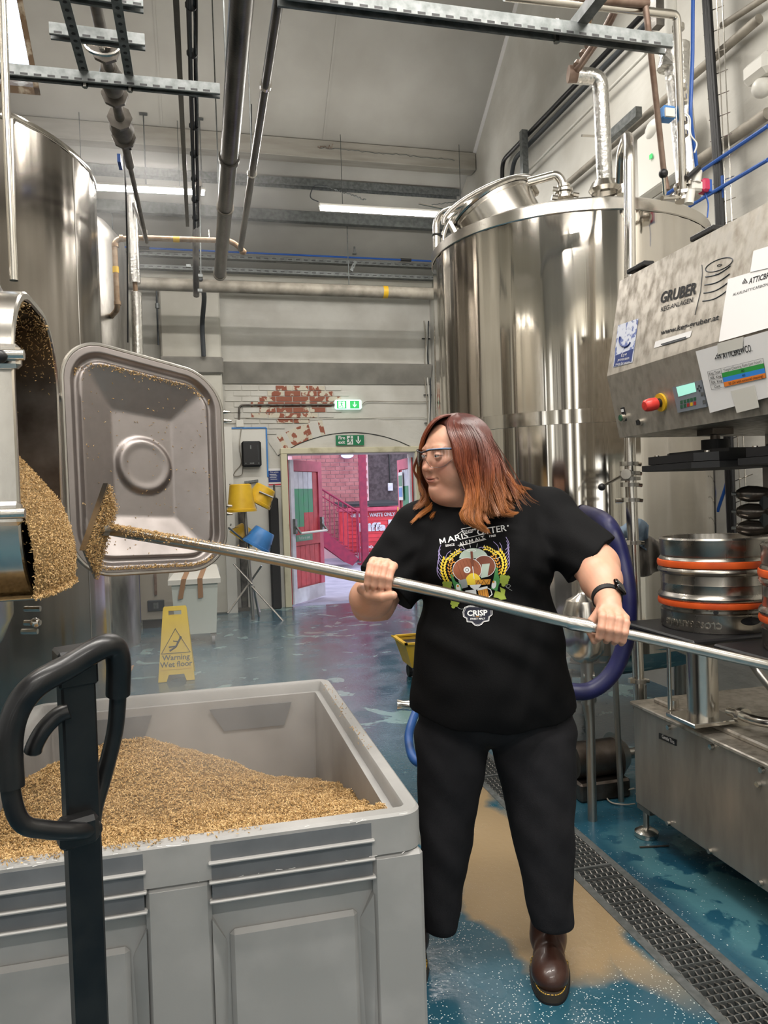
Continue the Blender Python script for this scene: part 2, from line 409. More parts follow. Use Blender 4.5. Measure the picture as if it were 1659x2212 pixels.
b.box(((XL+DX0)/2, (YF+YB)/2, -.1), (DX0-XL, YB-YF, .2)); b.box(((XR+DX1)/2, (YF+YB)/2, -.1), (XR-DX1, YB-YF, .2))
b.box(((DX0+DX1)/2, (4.6+YB)/2, -.1), (DX1-DX0, YB-4.6, .2)); b.box(((DX0+DX1)/2, (4.6+YF)/2, -.17), (DX1-DX0, 4.6-YF, .06))
floor = struct('floor', b, floormat)
# drain channel with its grating
drain = thing('floor_drain', 'long stainless drain channel with serrated grating in the blue floor', 'drain', (1.413, 3.6, 0))
b = MB()
for x in (DX0-.012, DX1+.012): b.box((x, 2.6, -.02), (.03, 4.02, .046))
b.build('channel_edge', galv, drain)
MB().box((1.413, 2.6, -.138), (.15, 4.0, .004)).build('channel_bed', steel_dark, drain)
barme = unitbox('bar', galv)
y = .98; k = 0
while k < 127:
    linked(barme, 'grate_bar', drain, (1.413, y, -.006), None, (.150, .0026, .020)); y += .0285; k += 1
for x in np.linspace(DX0+.008, DX1-.008, 7):
    zz = MB(); n = 174; pts = []
    for i in range(n+1):
        yy = .98+3.61*i/n; pts.append((x, yy, .000+(.003 if i % 2 else -.004)))
    zz.tube(pts, .0024, 4).build('serrated_bearer', steel_dull, drain)
for yy in (1.95+.65, 3.60): MB().box((1.413, yy, .001), (.158, .012, .01)).build('grate_end', galv, drain)

# right wall (gable) and back wall with the doorway
b = MB(); b.plate([(XR, YF, 0), (XR, YB, 0), (XR, YB, 4.48), (XR, 8.33, 5.44), (XR, 3.6, ZR(3.6)), (XR, YF, 4.0)], (.3, 0, 0))
wall_right = struct('wall_right', b, whitewall)
b = MB(); b.plate([(XL, YF, 0), (XL, YB, 0), (XL, YB, 4.48), (XL, 8.33, 5.44), (XL, 3.6, ZR(3.6)), (XL, YF, 4.0)], (-.3, 0, 0))
struct('wall_left', b, creamwall)
MB_ = MB().box(((XL+XR)/2, YF-.15, 2), (XR-XL+.6, .3, 4.2)); struct('wall_front', MB_, creamwall)
strip_glow = mat('added_glow_strip', 'e8eef5', .3, emit=(1, .98, .95), es=1.7)  # glowing strips added out of view to stripe the steel reflections
dark_panel = mat('added_dark_panel', '3a352f', .6, c2='2c2824', ns=4)  # unseen dark panels added between the strips for contrast in the steel
for i, x in enumerate((-3.4, -1.9, -.5, .8, 2.1)):
    wn = struct('window_%d' % (i+2), MB().box((x, YF+.012, 2.2), (.42, .02, 3.0)), strip_glow)
    for u in (-.22, .22): MB().box((x+u, YF+.03, 2.2), (.05, .04, 3.1)).build('window_bar', creamframe, wn)
    for v in (-1.5, -.3, .6, 1.5): MB().box((x, YF+.03, 2.2+v), (.46, .04, .05)).build('window_bar', creamframe, wn)
    struct('trim_%d' % (10+i), MB().box((x+.66, YF+.02, 1.9), (.5, .04, 3.6), bev=.01), dark_panel)
for i, y in enumerate((-2.2, -.9, .5, 2.0)):  # more added glow strips and dark panels along the left wall
    wn = struct('window_%d' % (i+8), MB().box((XL+.012, y, 2.2), (.02, .4, 2.8)), strip_glow)
    for v in (-1.4, -.3, .6, 1.4): MB().box((XL+.03, y, 2.2+v), (.04, .46, .05)).build('window_bar', creamframe, wn)
    struct('trim_%d' % (16+i), MB().box((XL+.02, y+.62, 1.9), (.04, .5, 3.6), bev=.01), dark_panel)
DL, DR, DH = 1.15, 2.96, 2.09
b = MB(); T = .36
b.box(((XL+DL)/2, YB+T/2, 2.27), (DL-XL, T, 4.54)); b.box(((XR+DR)/2, YB+T/2, 2.27), (XR-DR, T, 4.54)); b.box(((DL+DR)/2, YB+T/2, (4.54+DH)/2), (DR-DL, T, 4.54-DH))
wall_back = struct('wall_back', b, whitewall)
MB().box((-.06, YB-.11, 2.2), (.76, .22, 4.4), bev=.02).build('pier', creamwall, wall_back)
MB().box((-2.6, YB-.06, 2.2), (3.6, .12, 4.4)).build('plaster_panel', creamwall, wall_back)
# darker grey splayed ledge across the wall above the arch
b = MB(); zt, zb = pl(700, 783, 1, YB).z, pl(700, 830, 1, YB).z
b.plate([(.33, YB+.01, zt), (.33, YB-.10, zt-.03), (.33, YB-.02, zb), (.33, YB+.01, zb)], (XR-.33-.02, 0, 0)); b.build('ledge', greywall, wall_back)
b = MB(); b.box((-.06, YB-.24, zt-.1), (.80, .05, .22), bev=.02); b.build('ledge', greywall, wall_back)
# painted brickwork round the arch: every brick a piece, some stripped bare
bx = {n_: unitbox(n_, m_, bev=.03) for n_, m_ in (('p', whitewall), ('f', flaked), ('r', brickred))}
A_c = Vector((2.06, YB, 0)); cx0 = 2.055; apex = pl(760, 935, 1, YB).z; spring = pl(592, 985, 1, YB).z; half = 1.02
RA = (half**2+(apex-spring)**2)/(2*(apex-spring)); ZC = apex-RA
rowz = .0745; z0 = 2.1
for r_ in range(0, 15):
    z = z0+r_*rowz
    for c_ in range(0, 9):
        x = .46+c_*.228+(.114 if r_ % 2 else 0)
        if math.hypot(x-cx0, z-ZC) < RA+.27 or z > zb-.03: continue
        if x > 1.95 and r_ > 3: continue
        dx, dz = (x-1.28)/.55, (z-2.78)/.26
        q = dx*dx+dz*dz+random.uniform(-.25, .35)
        k = 'r' if q < .30 else ('f' if q < 1.15 else 'p')
        linked(bx[k], 'brick', wall_back, (x+random.uniform(-.003, .003), YB-.002, z), None, (.214, .018+random.uniform(0, .008), .063))
nv = 36; a_half = math.asin(min(1, half/RA))
for i in range(nv):
    a = -a_half+2*a_half*(i+.5)/nv; rr = RA+.115
    px_, pz_ = cx0+math.sin(a)*rr, ZC+math.cos(a)*rr
    k = 'f' if (a < -.1 and random.random() < .5) else 'p'
    linked(bx[k], 'arch_brick', wall_back, (px_, YB-.003, pz_), (0, a, 0), (.066, .024, .215))
# thin black crack along the arch
b = MB(); b.tube([(cx0+math.sin(-a_half+2*a_half*i/40)*RA, YB-.004, ZC+math.cos(-a_half+2*a_half*i/40)*RA+.003*random.random()) for i in range(41)], .0045, 5); b.build('crack', inkgrey, wall_back)

# roof: boards between purlins
yr = 3.6; b = MB()
wy0, wy1, wx0, wx1 = 7.0, 8.12, -2.5, -1.42     # the roof light hole
def slab(b, x0, x1, ya, yb_, t=.12): b.plate([(x0, ya, ZR(ya)), (x1, ya, ZR(ya)), (x1, yb_, ZR(yb_)), (x0, yb_, ZR(yb_))], (0, t*.58, t*.81))
slab(b, XL-.1, wx0, yr, 8.33); slab(b, wx1, XR+.1, yr, 8.33); slab(b, wx0, wx1, yr, wy0); slab(b, wx0, wx1, wy1, 8.33); slab(b, XL-.1, XR+.1, 8.33, YB+.4)
b.plate([(XL-.1, yr, ZR(yr)), (XR+.1, yr, ZR(yr)), (XR+.1, YF-.3, 3.85), (XL-.1, YF-.3, 3.85)], (0, -.08, .1))
ceiling = struct('ceiling', b, roofmat)
# cover strips at board joints
for x in (-.28, 1.45): MB().plate([(x, 8.35, ZR(8.35)-.004), (x+.022, 8.35, ZR(8.35)-.004), (x+.022, 3.8, ZR(3.8)-.004), (x, 3.8, ZR(3.8)-.004)], (0, 0, -.008)).build('cover_strip', roofmat, ceiling)
b = MB(); b.plate([(XR-.035, 8.33, ZR(8.33)), (XR, 8.33, ZR(8.33)), (XR, 3.8, ZR(3.8)), (XR-.035, 3.8, ZR(3.8))], (0, 0, -.02)); b.build('cover_strip', whitep, ceiling)
# roof light
win = struct('window_1', MB().plate([(wx0, wy0, ZR(wy0)+.06), (wx1, wy0, ZR(wy0)+.06), (wx1, wy1, ZR(wy1)+.06), (wx0, wy1, ZR(wy1)+.06)], (0, .004, .006)), glasspane)
b = MB()
for (xa, ya, xb, yb_) in ((wx1-.05, wy0, wx1, wy1), (wx0, wy0, wx0+.05, wy1), (wx0, wy1-.06, wx1, wy1), (wx0, wy0, wx1, wy0+.06)):
    b.plate([(xa, ya, ZR(ya)-.012), (xb, ya, ZR(ya)-.012), (xb, yb_, ZR(yb_)-.012), (xa, yb_, ZR(yb_)-.012)], (0, .06, .085))
b.build('window_frame', wood, win)
# purlins
def purlin(name, y, w_, h_, m, x0=XL, x1=XR-.01, dz=0):
    z = ZR(y)+dz; b = MB(); b.box(((x0+x1)/2, y, z-h_/2), (x1-x0, w_, h_), bev=.006); return struct(name, b, m)
purlin('trim_1', 8.36, .16, .20, timber, dz=.02)
MB().box((0, 0, 0), (1, 1, 1))
b = MB(); y = 8.78; z = ZR(y)-.02
for dy, dz, w_, h_ in ((0, 0, .10, .006), (-.05, -.04, .006, .085), (.05, -.04, .006, .085)): b.box(((XL+3.2)/2, y+dy, z+dz), (3.2-XL, w_, h_))
struct('trim_2', b, galv)
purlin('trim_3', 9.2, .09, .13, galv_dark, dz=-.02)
struct('trim_4', MB().box(((XL+XR)/2, 10.16, 4.42), (XR-XL, .2, .12), bev=.02), creamwall)

# ================================================================ DOORS AND THE YARD OUTSIDE
fr = struct('trim_5', MB().box((DL-.045, YB-.02, DH/2), (.09, .12, DH), bev=.008), creamframe)
struct('trim_6', MB().box((DR+.045, YB-.02, DH/2), (.09, .12, DH), bev=.008), creamframe)
struct('trim_7', MB().box(((DL+DR)/2, YB-.02, DH+.04), (DR-DL+.18, .12, .08), bev=.008), creamframe)
MB().box((DL+.012, YB+.10, DH/2), (.03, .03, DH)).build('door_stop', greenpaint, fr)
def leaf(name, hinge, free, planks=5, flip=1):
    h, e = Vector(hinge), Vector(free); X = (e-h); W = X.length; X.normalize(); Z = Vector((0, 0, 1)); Nn = X.cross(Z)*flip   # towards the room
    M = Matrix((X, Z, Nn)).transposed(); H = 2.02
    def bxx(u0, u1, v0, v1, n0, n1, b=None):
        b = b or MB(); c = h+X*(u0+u1)/2+Z*(v0+v1)/2+Nn*(n0+n1)/2; return b.box(c, (u1-u0, v1-v0, n1-n0), rot=M)
    d = bxx(0, W, .02, H, -.02, -.004); o = d.build(name, redpaint); o['kind'] = 'structure'
    for u0, u1, v0, v1, mm in ((0, .10, .02, H, whitepaint), (W-.12, W, .22, H, pinkpaint), (.10, W-.12, H-.15, H, pinkpaint), (.10, W-.12, .88, 1.0, redpaint), (0, W, .02, .22, whitepaint), (.10, W-.12, .82, .88, redpaint)):
        bxx(u0, u1, v0, v1, -.004, .022).build('door_rail', mm, o)
    pw = (W-.24)/planks
    for i in range(planks):
        u0 = .11+i*pw; gz = 1.08+(.0 if i < 2 else .2); gz = min(gz, 1.3)
        bxx(u0, u0+pw*.93, .24, .81, -.004, .006).build('plank', redpaint, o)
        if i < planks-1:
            bxx(u0, u0+pw*.93, 1.0, gz, -.004, .006).build('plank', redpaint, o)
            bxx(u0, u0+pw*.93, gz, 1.62, -.004, .006).build('plank', greenpaint, o); bxx(u0, u0+pw*.93, 1.62, H-.16, -.004, .006).build('plank', whitepaint, o)
        else: bxx(u0, u0+pw*.93, 1.0, H-.16, -.004, .006).build('plank', redpaint, o)
    # panic bar
    b = MB(); b.tube([h+X*.08+Z*1.0+Nn*.11, h+X*(W-.06)+Z*1.0+Nn*.11], .017, 8); b.build('push_bar', white, o)
    for u in (.06, W-.08):
        bxx(u-.03, u+.03, .99, 1.2, .02, .06).build('bar_bracket', galv, o); MB().cyl(h+X*u+Z*1.1+Nn*.05, h+X*(u+.01)+Z*1.0+Nn*.12, .014).build('bar_arm', galv, o)
    s = bxx(.10, W*.62, .88, .97, .022, .026).build('door_sign', green, o)
    text('Push bar to open', .062, M, h+X*(W*.36)+Z*.925+Nn*.027, whitep, s, sx=.78)
    return o, h, X, Z, Nn, M, W
dl = leaf('door_1', (DL+.03, YB+.06, 0), (1.74, 11.12, 0))
dr = leaf('door_2', (DR-.03, YB+.06, 0), (2.955, 11.12, 0), flip=-1)
o, h, X, Z, Nn, M, W = dr
MB().box(h+X*.55+Z*1.62+Nn*.03, (.26, .42, .006), rot=M).build('notice', whitep, o)
MB().box(h+X*.55+Z*1.70+Nn*.034, (.22, .16, .004), rot=M).build('notice_panel', green, o)
MB().box(h+X*.55+Z*1.53+Nn*.034, (.22, .14, .004), rot=M).build('notice_panel', bluep, o)

struct('trim_8', MB().box((4, 16.5, -.11), (14, 11.8, .2)), floorgrey)['label'] = 'grey concrete yard outside the doors'
YW = 18.4
yard = thing('yard_wall', 'pinkish red brick wall of the yard outside the open doors', 'brick wall', (3.2, YW, 0)); yard['kind'] = 'structure'
MB().box((2.3, YW+.17, 2.2), (3.6, .3, 4.6)).build('mortar', outmortar, yard)
br = unitbox('yb', outbrick, bev=.03); XE = 4.07
n = 0
for r_ in range(36):
    z = .36+r_*.098
    for c_ in range(9):
        x1 = XE-.0-(.115 if r_ % 2 else 0)-c_*.235
        if x1 < 2.2: continue
        wdt = .222; x = x1-wdt/2; n += 1
        if n > 290: continue
        linked(br, 'brick', yard, (x, YW+.01, z), None, (wdt, .03, .084))
yd = MB().box((6.2, YW+.5, 2.2), (4.4, .3, 4.6)).build('dark_brick_wall', outdark); tag(yd, 'dark weathered brick wall behind the red bin lid', 'brick wall', kind='structure')
p0 = pl(840, 985, 1, YW+.3); p1 = pl(843, 1052, 1, YW+.3)
bx_ = thing('wall_box', 'small pale junction box at the foot of a cable on the dark yard wall', 'junction box', p1)
MB().box(p1, (.13, .06, .2), bev=.01).build('box', whitepaint, bx_); MB().cyl(p0+Vector((0, 0, .5)), p1, .018, n=8).build('cable', black, bx_)
# red post, stairs, skip, lamp
q0 = pl(789, 1212, 1, 16.2); pz = thing('steel_post', 'dark red square steel post in the yard in front of the waste bin', 'post', (q0.x, 16.2, 0))
MB().box((q0.x, 16.2, 2.0), (.15, .15, 4.0), bev=.01).build('post', maroon, pz); MB().box((q0.x, 16.2, .01), (.3, .3, .03)).build('base_plate', maroon, pz)
YS = 15.6
def ys(x, y): return pl(x, y, 1, YS)
stair = thing('steel_staircase', 'dark red steel outdoor staircase descending towards the yard door', 'staircase', (ys(760, 1200).x, YS, 0))
b = MB(); b.plate([ys(660, 1112), ys(775, 1207), ys(762, 1222), ys(745, 1214), ys(660, 1150)], (0, .03, 0)); b.build('stringer', maroon, stair)
b = MB(); b.plate([ys(660, 1112)+Vector((0, .9, 0)), ys(775, 1207)+Vector((0, .9, 0)), ys(762, 1222)+Vector((0, .9, 0)), ys(660, 1150)+Vector((0, .9, 0))], (0, .03, 0)); b.build('stringer', maroon, stair)
for i in range(10):
    p = ys(668+i*10.2, 1120+i*8.5); MB().box((p.x, YS+.47, p.z-.02), (.24, .86, .03)).build('tread', maroon, stair)
MB().tube([ys(660, 1035), ys(772, 1104)], .022, 8).build('handrail', maroon, stair); MB().tube([ys(660, 1050), ys(760, 1112)], .014, 8).build('rail', maroon, stair)
for i in range(11):
    x = 672+i*9.8; MB().tube([ys(x, 1043+(x-672)*.62), ys(x+2, 1122+(x-672)*.80)], .011, 6).build('baluster', maroon, stair)
MB().tube([ys(772, 1104), ys(778, 1212)], .022, 8).build('newel', maroon, stair)
# waste skip
YK = 16.75
def yk(x, y): return pl(x, y, 1, YK)
sk = thing('waste_bin', 'large red commercial waste container with a black lid in the yard', 'waste container', (yk(810, 1200).x, YK+.5, 0))
a, c = yk(752, 1195), yk(878, 1100); zb_ = a.z
MB().box(((a.x+c.x)/2, YK+.55, (a.z+c.z)/2), (c.x-a.x, 1.1, c.z-a.z), bev=.03).build('body', skipred, sk)
for i in range(8): MB().box(((a.x+c.x)/2, YK-.004, zb_+.06+i*.095), (c.x-a.x-.05, .022, .016)).build('rib', skipred, sk)
MB().box(((a.x+c.x)/2, YK+.5, c.z+.03), (c.x-a.x+.08, 1.24, .10), bev=.02).build('rim', pinkpaint, sk)
b = MB(); u0, u1 = yk(738, 1091), yk(862, 1081); b.plate([(u0.x, YK-.12, c.z+.10), (u1.x, YK-.12, c.z+.10), (u1.x, YK+1.1, c.z+.17), (u0.x, YK+1.1, c.z+.15)], (0, 0, .06)); b.build('lid', blackwr, sk)
for x_ in (a.x+.15, c.x-.15):
    for y_ in (YK+.15, YK+.95): MB().cyl((x_-.03, y_, .1), (x_+.03, y_, .1), .1, n=14).build('wheel', blackrub, sk); MB().box((x_, y_, (zb_+.1)/2+.04), (.05, .06, zb_-.02)).build('caster_fork', galv, sk)
FM = Matrix(((1, 0, 0), (0, 0, -1), (0, 1, 0)))   # faces the camera side (-Y): x right, y up, z towards -Y
def ftext(body, a, c, hpx, m, parent, bold=0):
    a, c = Vector(a), Vector(c); d = ((a+c)/2-CAM).dot(_f); o = text(body, hpx*d/FPX*1.38, FM, (a+c)/2, m, parent, bold=bold)
    co = np.empty(len(o.data.vertices)*3); o.data.vertices.foreach_get('co', co); co = co.reshape(-1, 3); u = co[:, 0]; cc = ((a+c)/2).x-WORLD[o].x; s_ = (c.x-a.x)/(u.max()-u.min()); co[:, 0] = (u-(u.max()+u.min())/2)*s_+cc; o.data.vertices.foreach_set('co', co.ravel()); o.data.update(); return o
_o = Vector((0, -.03, 0))
ftext('GENERAL WASTE ONLY', yk(757, 1113)+_o, yk(853, 1112)+_o, 7.5, whitepaint, sk, .004); ftext('Biffa', yk(776, 1140)+_o, yk(834, 1138)+_o, 17, whitepaint, sk, .012); ftext('0800-601 601', yk(778, 1182)+_o, yk(850, 1180)+_o, 6, whitepaint, sk, .002)
MB().box(yk(852, 1134)+Vector((0, -.02, 0)), (.3, .02, .26)).build('emblem', whitepaint, sk)
p = pl(750, 984, 1, YW-.2); lm = thing('yard_lamp', 'round blue-white lamp fixed high on the yard brick wall', 'lamp', p)
MB().sphere(p, .13, sc_=(1.2, .7, .5)).build('lamp_bowl', mat('lamp_glow', 'aab8ff', .3, emit='b4c4ff', es=1.6), lm, True); MB().box(p+Vector((0, .2, .05)), (.26, .3, .08), bev=.01).build('lamp_bracket', black, lm)
p = pl(863, 1101, 1, 12.6); sg = thing('yellow_plate', 'small yellow warning plate on a post beside the right door', 'sign', (p.x, 12.6, 0))
MB().box(p, (.075, .012, .10), bev=.004).build('plate', yellow, sg); MB().cyl(p+Vector((0, -.007, .01)), p+Vector((0, -.010, .01)), .022, n=14).build('symbol', skipred, sg)
MB().cyl((p.x+.02, 12.63, -.01), (p.x+.02, 12.63, 2.1), .018, n=8).build('pole', galv, sg)
sun = bpy.data.lights.new('sky_sun', 'SUN'); sun.energy = .6; sun.angle = R(30); so = bpy.data.objects.new('sky_sun', sun); so.rotation_euler = (R(35), R(10), 0); col.objects.link(so)
# ================================================================ LIGHTS IN VIEW, SERVICES UNDER THE ROOF
def batten(label, p0, p1, lit=1):
    p0, p1 = Vector(p0), Vector(p1); t = thing('light_batten', label, 'light', (p0+p1)/2, 'LED battens under the roof')
    X = (p1-p0).normalized(); M = Matrix((X, Vector((0, 0, 1)).cross(X), Vector((0, 0, 1)))).transposed(); L_ = (p1-p0).length; c = (p0+p1)/2
    MB().box(c+Vector((0, 0, .036)), (L_+.03, .06, .035), rot=M, bev=.01).build('housing', white, t)
    b = MB(); b.tube([p0, p1], .024, 12); b.build('diffuser', led, t, True)
    for q in (p0+X*.25, p1-X*.25):
        MB().cyl(q+Vector((0, 0, .06)), Vector((q.x, q.y, ZR(q.y)-.05)), .004, n=5).build('hanger', galv_dark, t)
    l = bpy.data.lights.new('tube_light', 'AREA'); l.shape = 'RECTANGLE'; l.size = L_; l.size_y = .06; l.energy = 26; l.color = LEDC
    return t
batten('lit white LED batten beside the tall left tank', pl(120, 402, 1, 8.2), pl(441, 417, 1, 8.2))
batten('lit white LED batten running behind the right tank', pl(692, 450, 1, 8.2), pl(1040, 470, 1, 8.2))

def hpipe(name, label, cat, pts, r, m, n=12, fil=.09, group=None, **kw):
    pts = [Vector(p) for p in pts]; t = thing(name, label, cat, pts[0], group)
    MB().tube(filleted(pts, fil, 5) if len(pts) > 2 else pts, r, n).build('pipe', m, t, True); return t
def collar(t, p, axis, r, m=steel_pol, w_=.03, name='collar', n=14):
    p = Vector(p); a = Vector(axis).normalized()*w_/2; return MB().cyl(p-a, p+a, r, n=n).build(name, m, t, True)
Yv = Vector((0, 1, 0)); Xv = Vector((1, 0, 0)); Zv = Vector((0, 0, 1))
# large pipe across the back (y~620)
zz = pl(600, 623, 1, 9.3).z; t = hpipe('service_pipe', 'thick dusty grey pipe crossing in front of the far wall', 'pipe', [(-3.4, 9.3, zz), (XR-.05, 9.3, zz)], .075, greypipe, 20)
p = pl(835, 633, 1, 9.22); collar(t, (p.x, 9.3, zz), Xv, .079, yellow, .06, 'pipe_marker')
for x in (-.9, .35, 1.9): MB().cyl((x, 9.3, zz+.07), (x, 9.3, ZR(9.3)), .006, n=6).build('hanger_rod', galv_dark, t)
# blue air line with grey channel trays above
z1 = pl(600, 549, 1, 9.5).z; t = hpipe('blue_air_line', 'thin blue air line along the top of the far wall', 'air line', [(-3, 9.5, z1), (3.1, 9.5, z1)], .012, blueline, 8)
p = pl(877, 566, 1, 9.5); collar(t, (p.x, 9.5, z1), Xv, .02, black, .14); p = pl(310, 545, 1, 9.5); collar(t, (p.x, 9.5, z1), Xv, .02, black, .14)
for lab, y_, px_, hh in (('upper grey cable tray under the blue air line', 565, 600, .03), ('lower grey cable tray above the thick dusty pipe', 592, 600, .026)):
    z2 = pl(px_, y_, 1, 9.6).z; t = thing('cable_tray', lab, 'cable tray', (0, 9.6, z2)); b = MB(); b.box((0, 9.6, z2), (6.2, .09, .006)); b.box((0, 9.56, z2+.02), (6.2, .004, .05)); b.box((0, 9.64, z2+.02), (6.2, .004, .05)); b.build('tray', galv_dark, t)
    b = MB()
    for i in range(62): b.box((-3+i*.1, 9.556, z2+.02), (.05, .004, .012))
    b.build('slot', black, t)['kind'] = 'stuff'
    if hh == .03:
        for k, m_ in enumerate((galv, white, galv)): MB().tube(smoothpath([(x, 9.60+.012*k, z2+.012+.012*math.sin(x*3+k)) for x in np.linspace(-1, 3.0, 12)], 3), .007, 5).build('cable', m_, t)
t = thing('wall_bracket', 'small grey slotted bracket under the trays near the middle', 'bracket', pl(763, 575, 1, 9.5))
p = pl(763, 575, 1, 9.5); MB().box(p, (.04, .03, .14), rot=Euler((0, R(25), 0)).to_matrix()).build('bracket_plate', galv, t)
for i in range(3): MB().cyl(p+Vector((.0, -.017, -.04+.04*i)), p+Vector((.0, -.013, -.04+.04*i)), .008, n=8).build('hole', black, t)
for (x, y) in ((778, 520), (766, 548)):
    p = pl(x, y, 1, 9.62); t = thing('pipe_clip', 'small pipe clip on the roof slope, '+('upper' if y == 520 else 'lower')+' of two above the blue line', 'clip', p)
    MB().box(p, (.05, .05, .012)).build('clip_base', galv, t); MB().cyl(p, p+Vector((0, 0, .09)), .012, n=8).build('stud', galv, t)
# two pipes running along the depth under the roof
xA, zA = .26, 3.76
t = thing('roof_pipe', 'thick dark wet-looking pipe running overhead towards the far wall', 'pipe', (xA, 7.5, zA))
MB().tube([(xA, 1.0, zA), (xA, 7.75, zA)], .058, 20).build('pipe', ironpipe, t, True); collar(t, (xA, 5.15, zA), Yv, .07, ironpipe, .04); collar(t, (xA, 6.0, zA), Yv, .068, greypipe, .03); collar(t, (xA, 7.74, zA), Yv, .066, greypipe, .05)
for y in (5.15, 7.2): MB().cyl((xA, y, zA+.05), (xA, y, ZR(y)), .006, n=6).build('hanger_rod', galv_dark, t)
xB, zB = .47, 4.0
t = thing('roof_pipe', 'thinner brown pipe running overhead beside the thick dark pipe', 'pipe', (xB, 7.5, zB))
MB().tube([(xB, 1.2, zB), (xB, 7.7, zB)], .028, 14).build('pipe', ironpipe, t, True)
for y in (4.65, 5.9): collar(t, (xB, y, zB), Yv, .038, steel_pol, .03)
MB().cyl((xB, 5.9, zB), (xB, 5.9, ZR(5.9)), .005, n=6).build('hanger_rod', galv_dark, t)
t = thing('suspension_wire', 'thin dark suspension wire between the two overhead pipes', 'wire', pl(543, 300, 1, 7.7)); MB().tube([pl(543, 225, 1, 7.7), pl(543, 300, 1, 7.7)], .006, 5).build('wire', inkgrey, t)
# copper pipe
YC = 7.7; cp = [pl(226, 700, 1, 8.3), pl(254, 668, 1, YC), pl(247, 517, 1, YC), pl(300, 514, 1, YC), pl(500, 520, 1, YC), pl(530, 546, 1, YC), Vector((xB, 7.7, zB-.02))]
t = hpipe('copper_pipe', 'weathered copper pipe looping down beside the left tank', 'pipe', cp, .027, copper, 12, .07)
for q, ax in ((pl(249, 530, 1, YC), Zv), (pl(262, 515, 1, YC), Xv), (pl(492, 520, 1, YC), Xv), (pl(254, 655, 1, YC), Zv), (pl(521, 540, 1, YC), Xv)): collar(t, q, ax, .034, copper, .035)
collar(t, pl(250, 583, 1, YC), Zv, .030, yellow, .06, 'pipe_marker'); collar(t, pl(381, 517, 1, YC), Xv, .030, yellow, .06, 'pipe_marker')
for x in (318, 452): q = pl(x, 516, 1, YC); MB().cyl(q, q+Vector((0, 0, .09)), .006, n=6).build('pipe_clip', steel_pol, t)
# vertical foil insulated pipe at left
t = thing('insulated_pipe', 'foil wrapped insulated pipe hanging beside the copper pipe', 'insulated pipe', pl(297, 740, 1, 7.2))
MB().tube([pl(283, 425, 1, 7.2), pl(291, 612, 1, 7.2)], .052, 16).build('insulation', foil, t, True); MB().tube([pl(294, 632, 1, 7.2), pl(300, 860, 1, 7.2)], .05, 16).build('insulation', foil, t, True)
MB().tube([pl(291, 606, 1, 7.2), pl(294, 640, 1, 7.2)], .022, 12).build('inner_pipe', copper, t, True)
# cable bundle running in depth, then dropping to the pier
t = thing('cable_bundle', 'thick bundle of dark and white cables running overhead in depth', 'cables', (.03, 6, 3.9))
def cb(off, ph, z=3.9): return [(.035+off+.006*math.sin(y*2.1+ph), y, z+.006*math.sin(y*3+ph)+.01*off) for y in np.linspace(1.6, 6.8, 22)]
MB().box((-.035, 4.2, 3.94), (.03, 5.4, .05)).build('support_channel', ironpipe, t)
for k in range(9): MB().tube(smoothpath(cb(.020*math.cos(k*2.1), k*1.3, 3.885+.016*math.sin(k*2.1)), 2), .0078, 6).build('cable', (black, inkgrey, black, galv, white, inkgrey, black, galv, inkgrey)[k], t)
for y in np.linspace(2.2, 6.6, 12): MB().cyl((.035, y-.003, 3.885), (.035, y+.003, 3.885), .030, n=10).build('cable_tie', black, t)
t = thing('cable_drop', 'dark vertical cable trunk dropping from the roof to the pier', 'cables', pl(430, 560, 1, 8.6))
b = MB(); b.tube([pl(428, 395, 1, 7.2), pl(422, 480, 1, 8.4), pl(424, 640, 1, 9.0)], .035, 8); b.build('trunk', ironpipe, t)
MB().tube(smoothpath([pl(432, 600, 1, 9.2), pl(441, 640, 1, 9.6), pl(437, 700, 1, 9.9), pl(440, 770, 1, 9.95)], 6), .03, 8).build('hose', inkgrey, t, True)
for x, y in ((407, 520), (407, 575), (433, 596), (432, 628)): q = pl(x, y, 1, 8.7); MB().box(q, (.05, .05, .03)).build('clamp', galv, t)
MB().tube([pl(432, 430, 1, 8.8), pl(434, 600, 1, 8.8)], .008, 6).build('rod', galv, t)
# iron rods and upright on the panel
for i, (x, y0, y1, Y_) in enumerate(((338, 626, 745, 10.05), (463, 286, 600, 9.7))):
    t = thing('wall_rod', ('thin dark rod with a coupling on the recess left of the pier', 'thin grey rod hanging behind the cable trunk')[i], 'rod', pl(x, y0, 1, Y_)); MB().tube([pl(x, y0, 1, Y_), pl(x+4, y1, 1, Y_)], .011, 8).build('rod', inkgrey if i == 0 else galv_dark, t)
    if i == 0: q = pl(340, 661, 1, Y_); MB().cyl(q-Zv*.03, q+Zv*.03, .028, n=10).build('coupling', galv, t)
for i, (x, y0) in enumerate(((311, 285), (432, 290))):
    q = pl(x, y0, 1, 8.2); t = thing('drop_rod', 'thin hanging rod '+('left' if i == 0 else 'right')+' of the two above the left LED batten', 'rod', q); MB().cyl(Vector((q.x, q.y, ZR(q.y)-.0)), q-Vector((0, 0, .62)), .007, n=6).build('rod', galv_dark, t); MB().box(Vector((q.x, q.y, ZR(q.y)-.012)), (.08, .03, .015)).build('foot', galv_dark, t)

